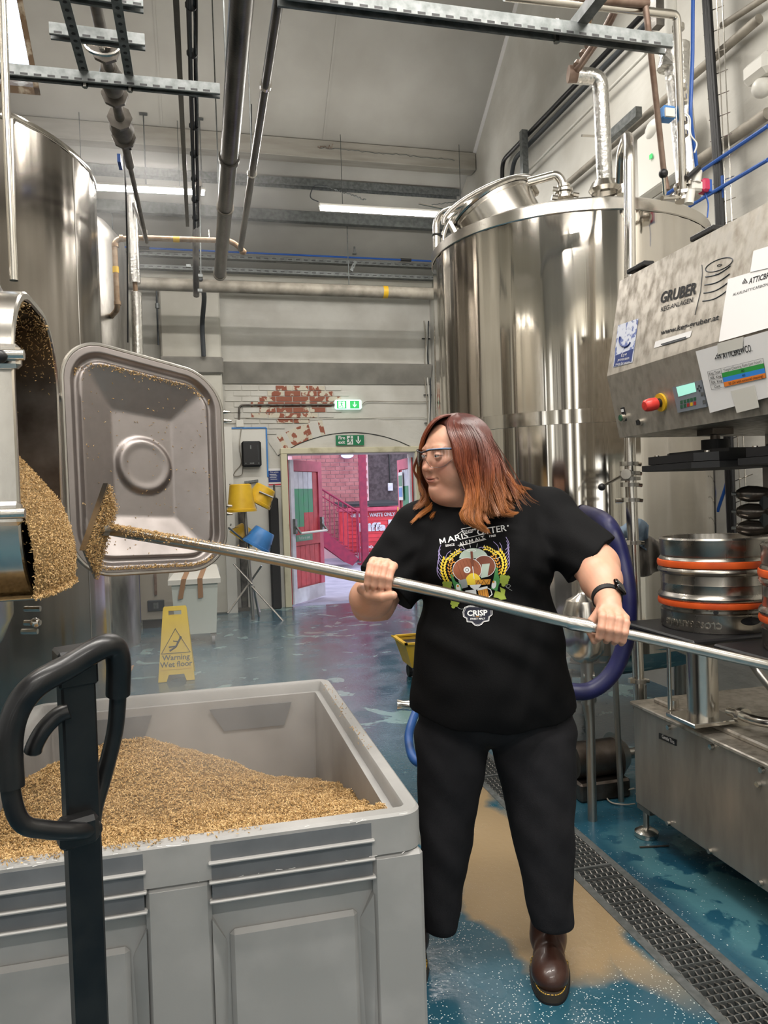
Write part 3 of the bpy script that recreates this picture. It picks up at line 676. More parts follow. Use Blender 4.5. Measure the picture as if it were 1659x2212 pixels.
# ---------------------------------------------------------------- slotted struts
def strut(name, label, p0, p1, w_=.041, h_=.041, open_side=-1, sub=None, slots=True, parent=None, m=galv):
    """U channel from p0 to p1, slotted web facing the camera side"""
    p0, p1 = Vector(p0), Vector(p1); X = (p1-p0).normalized(); c = (p0+p1)/2; L_ = (p1-p0).length
    t = parent or thing(name, label, 'strut', c); Yd = Zv.cross(X).normalized(); M = Matrix((X, Yd, Zv)).transposed(); s = 1
    b = MB(); b.box(c+Zv*h_/2, (L_, w_, .003), rot=M); b.box(c-Yd*w_/2, (L_, .003, h_), rot=M); b.box(c+Yd*w_/2, (L_, .003, h_), rot=M)
    for e in (-1, 1): b.box(c+Yd*e*(w_/2-.005)-Zv*h_/2, (L_, .010, .003), rot=M)
    b.build('channel' if not parent else 'rail', m, t)
    if slots:
        b = MB(); n = int(L_/.05)
        for i in range(n): q = p0+X*(.03+i*.05); b.box(q-Zv*(h_/2+.0008)*0+Zv*(h_/2-.0018)*1-Zv*.0012, (.028, .012, .002), rot=M); b.box(q-Zv*(h_/2-.006)-Yd*(w_/2+.0006), (.028, .002, .009), rot=M)
        o = b.build('slots', black, t); o['kind'] = 'stuff'
    return t
zS = 3.2
fr_ = strut('hanging_frame', 'ladder shaped frame of slotted grey struts carrying the left overhead valve', (-.49, 2.80, zS+.04), (-.14, 2.82, zS+.04))
strut('', '', (-.49, 3.04, zS+.04), (-.15, 3.05, zS+.04), parent=fr_)
for x in (-.398, -.225):
    b = MB(); b.box((x, 2.78, zS), (.036, 1.0, .004)); b.build('flat_strip', galv, fr_)
    b = MB()
    for i in range(22): b.cyl((x, 2.34+i*.045, zS-.0035), (x, 2.34+i*.045, zS-.002), .0075, n=8)
    o = b.build('holes', black, fr_); o['kind'] = 'stuff'
strut('strut_rail', 'long slotted grey strut crossing below the left overhead valve', (-.95, 3.24, zS-.02), (.135, 3.235, zS-.02))
t = strut('strut_rail', 'long slotted grey strut crossing at the top right before the tank pipes', (.30, 2.47, 3.10), (1.745, 2.47, 3.10), .05, .045)
b = MB(); b.box((1.38, 2.22, 3.14), (.041, .56, .041)); b.build('cross_channel', galv, t)
MB().cyl((1.30, 2.49, 3.07), (1.30, 2.49, 3.15), .012, n=6).build('bolt', steel_pol, t)
for x in (-.398, -.225): MB().cyl((x, 3.24, zS-.055), (x, 3.24, zS-.03), .011, n=6).build('bolt', steel_pol, fr_)

# ---------------------------------------------------------------- overhead valve run (left)
xv, zv = -.365, 3.6
t = thing('valve_run', 'greyish pipe run with flanged gate valve and wheel under the left roof light', 'valve', (xv, 4, zv))
MB().tube([(xv, 2.2, zv), (xv, 5.0, zv)], .026, 14)  .build('pipe', valve_iron, t, True)
def flg(y, r=.07, w_=.022, m=valve_iron): MB().cyl((xv, y-w_/2, zv), (xv, y+w_/2, zv), r, n=8).build('flange', m, t)
for y in (3.05, 3.35, 3.75, 4.15, 4.4, 4.62): flg(y, .055 if y < 3.6 else .068)
MB().tube([(xv, 3.9, zv), (xv, 4.0, zv), (xv, 4.1, zv)], [.04, .062, .05], 14).build('valve_body', valve_iron, t, True)
MB().tube([(xv, 4.4, zv), (xv, 4.5, zv), (xv, 4.62, zv)], [.05, .068, .045], 14).build('valve_body', valve_iron, t, True)
for y, r_ in ((2.62, .085), (3.62, .075)):
    b = MB(); b.tube([Vector((xv+math.cos(a)*r_, y, zv-.06+math.sin(a)*r_*.55)) for a in np.linspace(0, 2*PI, 25)[:-1]], .009, 6, closed=True); b.build('hand_wheel', steel_pol, t, True)
    b = MB(); b.cyl((xv-r_, y, zv-.06), (xv+r_, y, zv-.06), .006, n=6); b.build('wheel_spoke', steel_pol, t); MB().cyl((xv, y, zv-.08), (xv, y, zv), .012, n=8).build('spindle', steel_pol, t)
MB().tube(filleted([(xv, 5.0, zv), (xv, 6.1, zv+.02), (xv-.02, 6.9, zv+.15), pl(284, 430, 1, 7.2)], .1), .016, 12).build('drop_pipe', valve_iron, t, True)
MB().box((xv-.06, 5.0, zv+.02), (.02, .12, .05)).build('lever', blueline, t)
MB().tube(smoothpath([(xv+.03, 4.7, zv-.03), pl(268, 330, 1, 5.2), pl(272, 420, 1, 5.2), pl(275, 560, 1, 5.4), pl(276, 740, 1, 5.5)], 6), .006, 6).build('thin_cable', black, t, True)

# ---------------------------------------------------------------- right hand wall services
XW = 3.2
def w_(x, y, X_=XW): return pl(x, y, 0, X_)
hpipe('conduit', 'upper black conduit running down the gable wall with an elbow', 'conduit', [w_(1400, 20), w_(1085, 348), w_(1085, 420)], .022, black, 10, .1)
t = hpipe('conduit', 'lower black conduit close under its twin on the gable wall', 'conduit', [w_(1425, 22), w_(1110, 345), w_(1100, 420)], .022, inkgrey, 10, .1)
q = w_(1132, 330, 3.15); MB().box(q, (.06, .06, .42)).build('bracket_channel', galv, t)
for lab, a, c, r_, m_ in (('thin white conduit low on the gable wall', (1395, 115), (1110, 400), .012, whitewall), ('ribbed grey-white pipe running diagonally along the gable wall', (1640, 40), (1210, 410), .028, greypipe), ('pale pipe along the gable wall above the blue lines', (1659, 245), (1390, 430), .035, greypipe), ('thin pale pipe right of the foil drop pipe', (1659, -10), (1560, 55), .02, greypipe)):
    hpipe('wall_pipe', lab, 'pipe', [w_(*a), w_(*c)], r_, m_)
for i, (a, c) in enumerate((((1659, 272), (1440, 420)), ((1659, 345), (1490, 445)))):
    hpipe('blue_air_line', ('upper', 'lower')[i]+' blue air line sloping down along the right wall', 'air line', [w_(*a, 3.1), w_(*c, 3.1)], .012, blueline, 8)
hpipe('blue_air_line', 'vertical blue air line beside the steel standpipe at right', 'air line', [D(1497, -40, 3.6), D(1496, 120, 3.6), D(1491, 250, 3.6), D(1505, 362, 3.7)], .009, blueline, 8, .05)
# cable ladder
t = thing('cable_ladder', 'vertical wire cable tray with black cables on the right wall', 'cable tray', w_(1555, 490, 3.1))
def lad(x, y): return pl(x, y, 0, 3.12)
for dx, m_, r_ in ((0, black, .020), (9, black, .014), (4, black, .016)): MB().tube(smoothpath([lad(1522+dx, -30), lad(1533+dx, 150), lad(1545+dx, 320), lad(1553+dx, 500), lad(1568+dx, 900), lad(1578+dx, 1160)], 5), r_, 8).build('cable', m_, t, True)
for dx in (22, 34): MB().tube([lad(1525+dx, -30), lad(1563+dx-14, 500), lad(1590+dx-8, 1160)], .0035, 5).build('wire', steel_pol, t)
for i in range(26):
    y = -20+i*46; x = 1520+(y+30)*.062; MB().tube([lad(x-6, y+4), lad(x+40, y-14)], .003, 4).build('rung_wire', steel_pol, t)
MB().tube(smoothpath([lad(1560, 380), lad(1562, 560), lad(1578, 900), lad(1574, 1020), lad(1550, 1105)], 6), .010, 8).build('blue_cable', blueline, t, True)
# wall box, channel brackets, lamp
p = w_(1432, 335, 3.12); t = thing('wall_box', 'flat white control box with a green light on the gable wall', 'control box', p)
MB().box(p, (.1, .46, .42), bev=.01).build('box', white, t); q = w_(1406, 338, 3.06); MB().box(q+Vector((-.0, 0, 0)), (.006, .03, .03)).build('indicator', greenlit, t)
MB().tube(smoothpath([w_(1390, 350), w_(1383, 372), w_(1395, 388), w_(1410, 378)], 5), .007, 5).build('cable', white, t, True)
p = w_(1345, 272, 3.1); t = thing('wall_channel', 'short grey strut bracket on the wall behind the foil pipe', 'bracket', p); MB().box(p, (.05, .42, .07), rot=Euler((0, 0, 0)).to_matrix()).build('channel', galv, t); MB().cyl(p+Vector((0, .15, -.01)), p+Vector((-.25, .15, -.02)), .01, n=6).build('stud', steel_pol, t)
p = w_(1645, 150, 3.1); t = thing('bulkhead_fitting', 'white rounded fitting at the right edge of the gable wall', 'fitting', p); MB().box(p, (.12, .2, .12), bev=.03).build('body', white, t); MB().sphere(p-Zv*.1, .055).build('dome', white, t, True)
p = w_(1415, 280, 3.1); t = thing('wall_lamp', 'small white round fitting on the wall behind the brown pipe', 'fitting', p); MB().sphere(p, .09, sc_=(.6, 1, .8)).build('cover', white, t, True); MB().box(p+Vector((.05, 0, 0)), (.06, .2, .16), bev=.01).build('base', white, t)
# pipes in front of the wall, over the right tank
t = hpipe('steel_feed_pipe', 'polished steel pipe crossing the top right and dropping to the tank', 'pipe', [D(1090, -8, 3.2), D(1462, 32, 3.5), D(1476, 428, 3.7)], .019, steel_pol, 14, .03)
for y in (60, 190, 212, 262, 290, 380): collar(t, D(1463+y*.036, y, 3.5+y*.0005), Zv, .028, steel_pol, .022 if y != 200 else .05)
MB().cyl(D(1470, 195, 3.62), D(1471, 225, 3.62), .032, n=6).build('union', steel_pol, t)
MB().box(D(1440, 247, 3.6), (.07, .06, .065), bev=.01).build('actuator', bluep, t); MB().box(D(1447, 243, 3.56), (.05, .01, .04)).build('plate', white, t)
MB().tube(smoothpath([D(1480, 245, 3.6), D(1490, 255, 3.6), D(1492, 290, 3.6), D(1505, 310, 3.6), D(1500, 330, 3.6)], 5), .004, 5).build('cable', white, t, True)
t = hpipe('brown_drop_pipe', 'thin brown pipe dropping from the roof to the tank top', 'pipe', [D(1394, 10, 3.4), D(1400, 60, 3.4), D(1434, 372, 3.7), D(1441, 410, 3.7)], .014, brownpipe, 10, .03)
hpipe('brown_roof_pipe', 'short brown horizontal pipe at the top edge over the steel pipe', 'pipe', [D(1240, -4, 3.3), D(1400, 8, 3.4)], .018, brownpipe, 10)
t = thing('insulated_drop_pipe', 'foil lagged drop pipe behind the steel standpipe', 'insulated pipe', D(1480, 420, 3.95)); MB().tube([D(1456, 105, 3.95), D(1462, 150, 3.95), D(1474, 260, 3.95), D(1489, 430, 3.95)], [.08, .062, .06, .058], 14).build('insulation', foil, t, True)
MB().tube([D(1443, 110, 3.95), D(1440, 150, 3.95)], [.03, .05], 10).build('foil_flap', foil, t, True); MB().tube([D(1448, -10, 3.95), D(1452, 108, 3.95)], .03, 12).build('pipe', whitewall, t, True)
t = thing('insulated_elbow_pipe', 'foil wrapped pipe with a square elbow above the right tank', 'insulated pipe', D(1305, 410, 4.3))
MB().tube(filleted([D(1236, 162, 4.2), D(1296, 167, 4.2), D(1308, 415, 4.3)], .05, 5), .044, 14).build('insulation', foil, t, True)
MB().tube(filleted([D(1345, -10, 3.6), D(1310, 60, 3.8), D(1240, 160, 4.15)], .05), .02, 12).build('bare_pipe', brownpipe, t, True)
collar(t, D(1237, 160, 4.15), _r, .045, brownpipe, .05); q = D(1272, 60, 4.0); MB().tube([D(1272, 10, 4.0), D(1270, 50, 4.0), D(1278, 95, 4.0)], [.03, .018, .018], 10).build('valve', copper, t, True); MB().tube([q, D(1255, 52, 4.0), D(1246, 60, 4.0)], .006, 6).build('valve_lever', blueline, t); MB().cyl(D(1262, 22, 4.0), D(1282, 24, 4.0), .05, n=12).build('valve_flange', steel_dull, t)
for x, y in ((1262, 118), (1250, 140), (1274, 100)): collar(t, D(x, y, 4.08), D(x+10, y-14, 4.08)-D(x, y, 4.08), .028, brownpipe, .02)
# black channel stub top right
t = thing('strut_stub', 'short dark strut hanging behind the horizontal steel pipe', 'strut', D(1420, 30, 3.6)); MB().box(D(1420, 20, 3.7), (.045, .045, .18)).build('channel', ironpipe, t)
# conduits in the far corner
t = thing('corner_cables', 'bundle of thin conduits running down the far right corner', 'cables', (XR-.06, YB-.1, 0))
for k, (dx, m_) in enumerate(((0, steel_pol), (.03, white), (.055, inkgrey))): MB().tube(smoothpath([(XR-.10+dx+.015*math.sin(i*1.7+k), YB-.04, 3.95-i*.28) for i in range(11)], 3), .010, 6).build('cable', m_, t)
for i in range(7): MB().box((XR-.075, YB-.03, 3.7-i*.4), (.12, .02, .012)).build('clip', black, t)
# tangle of netting on the timber, cord on the steel purlin
t = thing('loose_wire', 'frayed twisted wire lying along the painted roof timber', 'wire', pl(690, 318, 1, 8.2)); MB().tube([pl(686+i*7.4, 318+i*.7+random.uniform(-2, 2), 1, 8.25) for i in range(41)], .004, 4).build('wire', galv_dark, t); MB().tube([pl(686+i*1.6, 316+random.uniform(-6, 6), 1, 8.24) for i in range(22)], .004, 4).build('wire_knot', brownpipe, t)
t = thing('loose_cable', 'looped black cable and chain by the middle LED batten', 'cable', pl(705, 405, 1, 8.4)); MB().tube(smoothpath([pl(705, 402, 1, 8.4), pl(682, 400, 1, 8.4), pl(672, 415, 1, 8.4), pl(672, 428, 1, 8.4), pl(688, 436, 1, 8.4)], 6), .006, 5).build('cable', inkgrey, t, True)
MB().tube([pl(705+i*2.2, 402+i*.78+random.uniform(-2, 2), 1, 8.4) for i in range(40)], .007, 4).build('chain', galv_dark, t)
t = thing('loose_cable', 'short grey chain hanging near the top left of the right tank', 'cable', pl(960, 440, 1, 8.0)); MB().tube([pl(932+i*2.6, 443-i*.35+random.uniform(-1, 1), 1, 8.0) for i in range(36)], .005, 4).build('chain', galv_dark, t)

# ================================================================ AGAINST THE FAR WALL
# emergency light + conduit
YE = YB-.03
p = pl(752, 874, 1, YE); t = thing('emergency_exit_light', 'lit green and white emergency exit light above the fire door', 'exit light', p)
wE = pl(781, 874, 1, YE).x-pl(723, 874, 1, YE).x
MB().box(p, (wE, .07, .135), bev=.02).build('diffuser', litwhite, t)
for sx_ in (738, 766):
    q = pl(sx_, 874, 1, YE-.04); g = MB().box(q, (.13, .006, .105)).build('picture_panel', greenlit, t)
q = pl(738, 874, 1, YE-.045)
def running_man(q, s, m, parent, name='running_man', depth=.003, X=Xv, Z=Zv, Nn=-Yv):
    b = MB(); N2 = Nn*depth
    def P(u, v): return q+X*u*s+Z*v*s
    def limb(pts, w_):
        for (a, c) in zip(pts, pts[1:]):
            a_, c_ = P(*a), P(*c); d = (c_-a_).normalized(); nn = d.cross(Nn).normalized()*w_*s/2
            b.plate([a_-nn, a_+nn, c_+nn, c_-nn], N2)
    limb([(-.02, .22), (.0, -.05)], .14); limb([(0, -.03), (.16, -.18), (.08, -.38)], .07); limb([(0, -.03), (-.12, -.22), (-.32, -.26)], .07)
    limb([(-.02, .22), (-.2, .16), (-.26, .02)], .055); limb([(.0, .22), (.16, .12), (.26, .2)], .055); b.cyl(P(.05, .34), P(.05, .34)+N2, .075*s, n=10)
    return b.build(name, m, parent)
MB().box(q, (.09, .004, .09)).build('door_symbol', litwhite, t); running_man(q+Vector((0, -.004, 0)), .11, greenlit, t)
def down_arrow(q, s, m, parent, Nn=-Yv):
    b = MB(); P = lambda u, v: q+Xv*u*s+Zv*v*s
    b.plate([P(-.07, .4), P(.07, .4), P(.07, -.1), P(-.07, -.1)], Nn*.003); b.plate([P(-.25, .08), P(-.25, -.07), P(0, -.38), P(.25, -.07), P(.25, .08), P(0, -.22)], Nn*.003); return b.build('arrow', m, parent)
down_arrow(pl(766, 874, 1, YE-.045), .1, litwhite, t)
t = thing('conduit', 'dark conduit with an elbow feeding the emergency exit light', 'conduit', pl(515, 930, 1, YE)); MB().tube(filleted([pl(723, 874, 1, YE), pl(517, 875, 1, YE), pl(516, 912, 1, YE)], .06), .014, 10).build('pipe', ironpipe, t, True)
MB().box(pl(518, 915, 1, YE), (.1, .04, .1), bev=.005).build('socket_box', white, t)
t = thing('wall_cable', 'thin grey cable running right from the exit light to the corner', 'cable', pl(850, 870, 1, YE)); MB().tube(smoothpath([pl(781, 876, 1, YE), pl(795, 867, 1, YE), pl(850, 868, 1, YE), pl(915, 868, 1, YE), pl(928, 865, 1, YE)], 5), .006, 5).build('cable', greypipe, t, True)
t = thing('wall_cable', 'thin painted cable crossing the wall under the exit light', 'cable', pl(700, 902, 1, YE)); MB().tube(smoothpath([pl(530, 902, 1, YE), pl(620, 904, 1, YE), pl(700, 904, 1, YE), pl(800, 903, 1, YE), pl(915, 902, 1, YE), pl(925, 915, 1, YE)], 5), .005, 5).build('cable', creamwall, t, True)
# fire exit sign
p = pl(756, 951, 1, YE); wS = pl(786, 951, 1, YE).x-pl(725, 951, 1, YE).x
t = thing('fire_exit_sign', 'green Fire exit sign with running figure and arrow over the door', 'sign', p); MB().box(p, (wS, .008, .142)).build('panel', green, t)
text('Fire', .062, FM, pl(738, 946, 1, YE-.008), whitep, t, bold=.0015); text('exit', .062, FM, pl(738, 955.5, 1, YE-.008), whitep, t, bold=.0015)
q = pl(756, 951, 1, YE-.006); MB().box(q, (.085, .004, .12)).build('door_symbol', whitep, t); running_man(q+Vector((0, -.004, 0)), .135, green, t); down_arrow(pl(774, 951, 1, YE-.006), .14, whitep, t)
# white board with towel dispenser
q0, q1 = pl(497, 925, 1, YB-.03), pl(575, 925, 1, YB-.03)
bd = thing('wall_board', 'white hygiene board with blue trim beside the doors', 'wall panel', (q0.x, YB-.03, 0)); MB().box(((q0.x+q1.x)/2, YB-.015, q0.z/2), (q1.x-q0.x, .03, q0.z)).build('board', white, bd)
MB().box(((q0.x+q1.x)/2, YB-.035, q0.z), (q1.x-q0.x, .012, .02)).build('trim_strip', bluep, bd); q = pl(576, 1030, 1, YB-.03); MB().box((q1.x, YB-.035, (q0.z+q.z)/2), (.02, .012, q0.z-q.z)).build('trim_strip', bluep, bd)
q0, q1 = pl(478, 922, 1, YB-.24), pl(500, 922, 1, YB-.24); t = thing('wall_board', 'narrow white board on the pier left of the towel dispenser', 'wall panel', (q0.x, YB-.24, 0)); MB().box(((q0.x+q1.x)/2, YB-.235, q0.z/2), (q1.x-q0.x, .02, q0.z)).build('board', white, t)
p = pl(543, 981, 1, YB-.1); t = thing('towel_dispenser', 'black wall mounted paper towel dispenser', 'dispenser', p); MB().box(p, (.255, .14, .34), bev=.02).build('cover', black, t)
MB().box(p+Vector((0, -.072, .155)), (.2, .004, .006)).build('seam', inkgrey, t); MB().box(p+Vector((-.01, -.073, .09)), (.014, .004, .05)).build('window', galv, t); MB().box(p+Vector((.085, -.072, .02)), (.006, .004, .2)).build('level_slot', inkgrey, t)
for u in (-.08, 0, .09): MB().box(p+Vector((u, -.073, -.125)), (.012 if u else .055, .004, .012)).build('mark', galv, t)
MB().tube(smoothpath([pl(521, 925, 1, YB-.05), pl(517, 965, 1, YB-.05), pl(521, 1000, 1, YB-.05), pl(508, 1018, 1, YB-.05), pl(505, 1028, 1, YB-.05), pl(522, 1026, 1, YB-.05), pl(525, 1005, 1, YB-.05)], 5), .006, 5).build('cable', greypipe, t, True)
p = pl(543, 1040, 1, YB-.06); t = thing('shelf_bracket', 'small grey shelf bracket under the towel dispenser', 'bracket', p); MB().box(p, (.18, .06, .03), rot=Euler((0, R(-6), 0)).to_matrix()).build('arm', galv, t); MB().box(p+Vector((-.02, .03, -.03)), (.03, .02, .08)).build('plate', galv, t)
p = pl(593, 1031, 1, YB-.01); t = thing('fire_action_notice', 'blue and white fire action notice beside the door', 'sign', p); MB().box(p, (.175, .006, .24)).build('panel', whitep, t); MB().box(p+Vector((0, -.005, .012)), (.165, .004, .155)).build('blue_field', navy, t)
text('Fire action', .026, FM, p+Vector((0, -.008, .07)), whitep, t); 
for i in range(4): MB().box(p+Vector((-.02+.01*(i % 2), -.008, .04-i*.022)), (.09, .002, .006)).build('text_line', whitep, t)
MB().box(p+Vector((0, -.005, -.10)), (.165, .004, .02)).build('red_strip', skipred, t)
# dark pipe column beside the door
p = pl(594, 1190, 1, YB-.12); t = thing('dark_post', 'dark rubber clad post standing left of the door frame', 'post', (p.x, YB-.12, 0))
zt = pl(592, 1075, 1, YB-.12).z; MB().box((p.x, YB-.1, zt/2), (.13, .12, zt), bev=.02).build('post', blackrub, t)
for q in ((.02, .05), (.02, -.04)): MB().cyl((p.x+q[0], YB-.1+q[1]*.5, zt), (p.x+q[0], YB-.1+q[1]*.5, zt+.18), .012, n=6).build('rod', ironpipe, t)
p = pl(525, 1190, 1, YB-.1); t = thing('dark_post', 'dark upright behind the bucket stand', 'post', (p.x, YB-.12, 0)); zt = pl(520, 1100, 1, YB-.12).z; MB().box((p.x, YB-.08, zt/2), (.09, .08, zt), bev=.01).build('post', ironpipe, t); MB().box((p.x, YB-.08, .02), (.16, .12, .04)).build('foot', ironpipe, t)
MB().tube([pl(536, 1240, 1, YB-.1), pl(562, 1325, 1, YB-.3)], .016, 8).build('prop', whitepaint, t)
# bucket stand
S0 = pl(545, 1340, 2, 0); YT = S0.y
def bs(x, y, dy=0): return pl(x, y, 1, YT+dy)
st = thing('bucket_stand', 'steel bucket stand with splayed arms and legs', 'stand', (S0.x, S0.y, 0))
MB().tube([bs(529, 1105), bs(547, 1338)], .024, 10).build('post', steel_dull, st, True)
for a, c, dy in (((494, 1140), (530, 1170), -.2), ((492, 1092), (510, 1100), 0), ((497, 1133), (500, 1134), 0), ((505, 1218), (545, 1262), -.1), ((565, 1222), (540, 1258), .1), ((540, 1258), (492, 1325), -.2), ((540, 1262), (614, 1344), -.2), ((496, 1045), (512, 1058), 0), ((560, 1062), (590, 1075), 0), ((548, 1268), (560, 1335), .25)):
    MB().tube([bs(*a, dy if a[1] < 1200 else 0), bs(*c, 0 if a[1] < 1200 else dy)], .013, 8).build('arm' if c[1] < 1290 else 'leg', steel_dull, st)
def bucket(label, top, bot, rt, rb, m, dy=0):
    """top = open rim centre pixel, bot = base centre pixel (buckets hang upside down on the arms)"""
    a, c = bs(*top, dy), bs(*bot, dy); axis = (c-a); t = thing('bucket', label, 'bucket', a, 'upturned buckets on the stand'); H = axis.length; M = frame(axis)
    b = MB(); b.lathe([(rt, 0), (rt-.006, 0), (rb-.006, H-.012), (.0005, H-.012)], a, 28, M); b.lathe([(rt+.014, 0), (rt+.014, .03), (rt+.003, .035), (rt-.004, .09), (rb+.004, H-.01), (rb-.008, H), (rb*.78, H-.002), (rb*.74, H-.012), (.0005, H-.012)], a, 28, M); b.build('shell', m, t, True)
    b = MB(); b.lathe([(rt-.002, 0), (rt+.016, -.004), (rt+.018, .016), (rt+.006, .02)], a, 28, M); b.build('rim', m, t, True)
    y_ = M.col[1]; b = MB(); b.tube(arc(a+axis*.08, rt+.016, PI, 2*PI, 12, frame(M.col[1]*.8+M.col[2]*-.6, M.col[0])), .004, 5); b.build('handle', steel_dull, t)
    return t
bucket('yellow bucket upside down at the top left of the stand', (522, 1105), (519, 1046), .165, .125, yellow, -.1)
bucket('yellow bucket tilted at the top right of the stand', (556, 1088), (575, 1052), .155, .125, yellow, .15)
bucket('yellow bucket lying behind the blue bucket', (520, 1165), (538, 1140), .15, .11, yellow, .2)
bucket('blue bucket tilted on the lower right arm', (552, 1181), (573, 1145), .165, .125, bluep, -.1)

# white lidded wheeled bin with brown tape
W0 = pl(475, 1392, 2, 0); WL = pl(392, 1392, 2, 0); yb_ = W0.y; x1 = W0.x; x0 = x1-.46; zt_ = pl(480, 1258, 1, yb_).z
wb = thing('wheeled_ingredient_bin', 'white plastic ingredient bin on casters with brown taped lid', 'bin', ((x0+x1)/2, yb_+.25, 0))
b = MB(); b.add([(x0+.03, yb_+.03, .12), (x1-.03, yb_+.03, .12), (x1-.03, yb_+.45, .12), (x0+.03, yb_+.45, .12), (x0, yb_, zt_), (x1, yb_, zt_), (x1, yb_+.5, zt_), (x0, yb_+.5, zt_)], [(0, 1, 2, 3), (4, 5, 6, 7), (0, 1, 5, 4), (1, 2, 6, 5), (2, 3, 7, 6), (3, 0, 4, 7)]); b.build('tub', mat('bin_white', 'c6cbc4', .45), wb)
b = MB(); ov = .03; b.add([(x0-ov, yb_-ov, zt_), (x1+ov, yb_-ov, zt_), (x1+ov, yb_+.5, zt_+.03), (x0-ov, yb_+.5, zt_+.03), (x0-ov, yb_-ov, zt_+.05), (x1+ov, yb_-ov, zt_+.05), (x1, yb_+.38, zt_+.16), (x0+.08, yb_+.38, zt_+.16), (x1+ov, yb_+.5, zt_+.10), (x0-ov, yb_+.5, zt_+.10)], [(0, 1, 5, 4), (4, 5, 6, 7), (7, 6, 8, 9), (1, 2, 8, 6, 5), (0, 4, 7, 9, 3), (3, 9, 8, 2), (0, 3, 2, 1)]); b.build('lid', white, wb)
for u, tl in ((.10, -.02), (.26, .02)):
    b = MB(); X_ = x0+u; b.plate([(X_, yb_-ov-.004, zt_+.052), (X_+.05, yb_-ov-.004, zt_+.052), (X_+.05-.02+tl, yb_-ov+.02, zt_-.14), (X_-.02+tl, yb_-ov+.02, zt_-.15)], (0, -.004, 0)); b.plate([(X_, yb_-ov, zt_+.054), (X_+.05, yb_-ov, zt_+.054), (X_+.11, yb_+.38, zt_+.164), (X_+.06, yb_+.38, zt_+.164)], (0, 0, .004)); b.build('tape_strip', tape, wb)
for x in (x0+.06, x1-.06):
    for y in (yb_+.07, yb_+.42):
        MB().cyl((x-.015, y, .05), (x+.015, y, .05), .05, n=16).build('wheel', casto, wb, True); MB().box((x, y, .095), (.06, .06, .03)).build('caster_plate', steel_dull, wb); MB().box((x-.022, y, .07), (.004, .03, .07)).build('fork', steel_dull, wb)
# blue cabinet and grey cabinet behind
def front(x0_, x1_, y0_, Yf, name, label, cat, m, depth=.35, gr=None):
    a, c = pl(x0_, y0_, 1, Yf), pl(x1_, y0_, 1, Yf); t = thing(name, label, cat, ((a.x+c.x)/2, Yf+depth/2, 0), gr); MB().box(((a.x+c.x)/2, Yf+depth/2, a.z/2+.05), (c.x-a.x, depth, a.z-.1), bev=.01).build('body', m, t); MB().box(((a.x+c.x)/2, Yf+depth/2+.02, .05), (c.x-a.x-.04, depth-.05, .1)).build('plinth', blackrub, t); return t, a, c
t, a, c = front(246, 293, 1180, 8.7, 'blue_cabinet', 'narrow blue electrical cabinet beside the tall tank', 'cabinet', bluecab)
q = pl(258, 1283, 1, 8.69); MB().plate([q+Vector((-.025, 0, -.02)), q+Vector((.025, 0, -.02)), q+Vector((0, 0, .025))], (0, -.003, 0)).build('warning_triangle', yellow, t); q = pl(275, 1280, 1, 8.69); b = MB(); b.tube(arc(q, .028, PI, 2*PI, 10, FM), .004, 5); b.build('handle_ring', whitep, t)
t, a, c = front(297, 370, 1170, 9.2, 'grey_cabinet', 'beige grey cabinet with a recessed handle behind the wet floor sign', 'cabinet', mat('cabinet_beige', '9a9386', .5))
q = pl(337, 1308, 1, 9.19); MB().box(q, (.19, .02, .13), bev=.008).build('latch_plate', inkgrey, t); MB().box(q+Vector((0, -.012, 0)), (.055, .01, .07)).build('latch', galv, t); q = pl(336, 1262, 1, 9.19); MB().box(q, (.03, .02, .25)).build('slot', brownpipe, t)
# wet floor sign (A-board)
A0, A1 = pl(342, 1475, 2, 0), pl(421, 1470, 2, 0); sg = thing('wet_floor_sign', 'yellow folding warning wet floor sign standing on the blue floor', 'sign', ((A0.x+A1.x)/2, A0.y+.12, 0))
xm_ = (A0.x+A1.x)/2; W2 = (A1.x-A0.x)/2; tz = pl(380, 1312, 1, A0.y+.1).z; y0_ = A0.y
def apanel(yb0, yt0, name, m):
    Z_ = Vector((0, yt0-yb0, tz)).normalized(); N_ = Xv.cross(Z_)*1.0; M = Matrix((Xv, Z_, N_)).transposed(); H = Vector((0, yt0-yb0, tz)).length; base = Vector((xm_, yb0, 0))
    out = [(-W2, 0), (-W2*.55, 0), (-W2*.42, .055), (W2*.42, .055), (W2*.55, 0), (W2, 0), (W2*.66, H*.97), (W2*.6, H), (-W2*.6, H), (-W2*.66, H*.97)]
    hw, h0, h1 = W2*.36, H*.875, H*.94
    # outline with a handle slot: two halves
    L1 = [(-W2, 0), (-W2*.55, 0), (-W2*.42, .055), (0, .055), (0, h0), (-hw, h0), (-hw, h1), (0, h1), (0, H), (-W2*.6, H), (-W2*.66, H*.97)]
    b = MB(); b.prism(L1, M, base, .014); b.prism([(-x, y) for x, y in L1], M, base, .014); return b.build(name, m, sg), M, base, H
pn, M, base, H = apanel(y0_, y0_+.17, 'front_panel', yellows); apanel(y0_+.34, y0_+.19, 'rear_panel', yellows)
def on(u, v, n_=.016): return base+M@Vector((u, v, n_))
fwd = M.col[2].dot(-Yv) > 0; nz = .016 if fwd else -.003
b = MB(); tri = [(-.115, H*.37), (.115, H*.37), (0, H*.37+.2)]
b.tube([on(*p_, nz) for p_ in tri], .0055, 4, closed=True); b.build('warning_triangle', inkgrey, sg)
MT = Matrix((M.col[0], M.col[1], M.col[2]*(1 if fwd else -1))).transposed()
text('Warning', .062, MT, on(0, H*.31, nz), inkgrey, sg, bold=.001); text('Wet floor', .062, MT, on(0, H*.22, nz), inkgrey, sg, bold=.001)
b = MB()
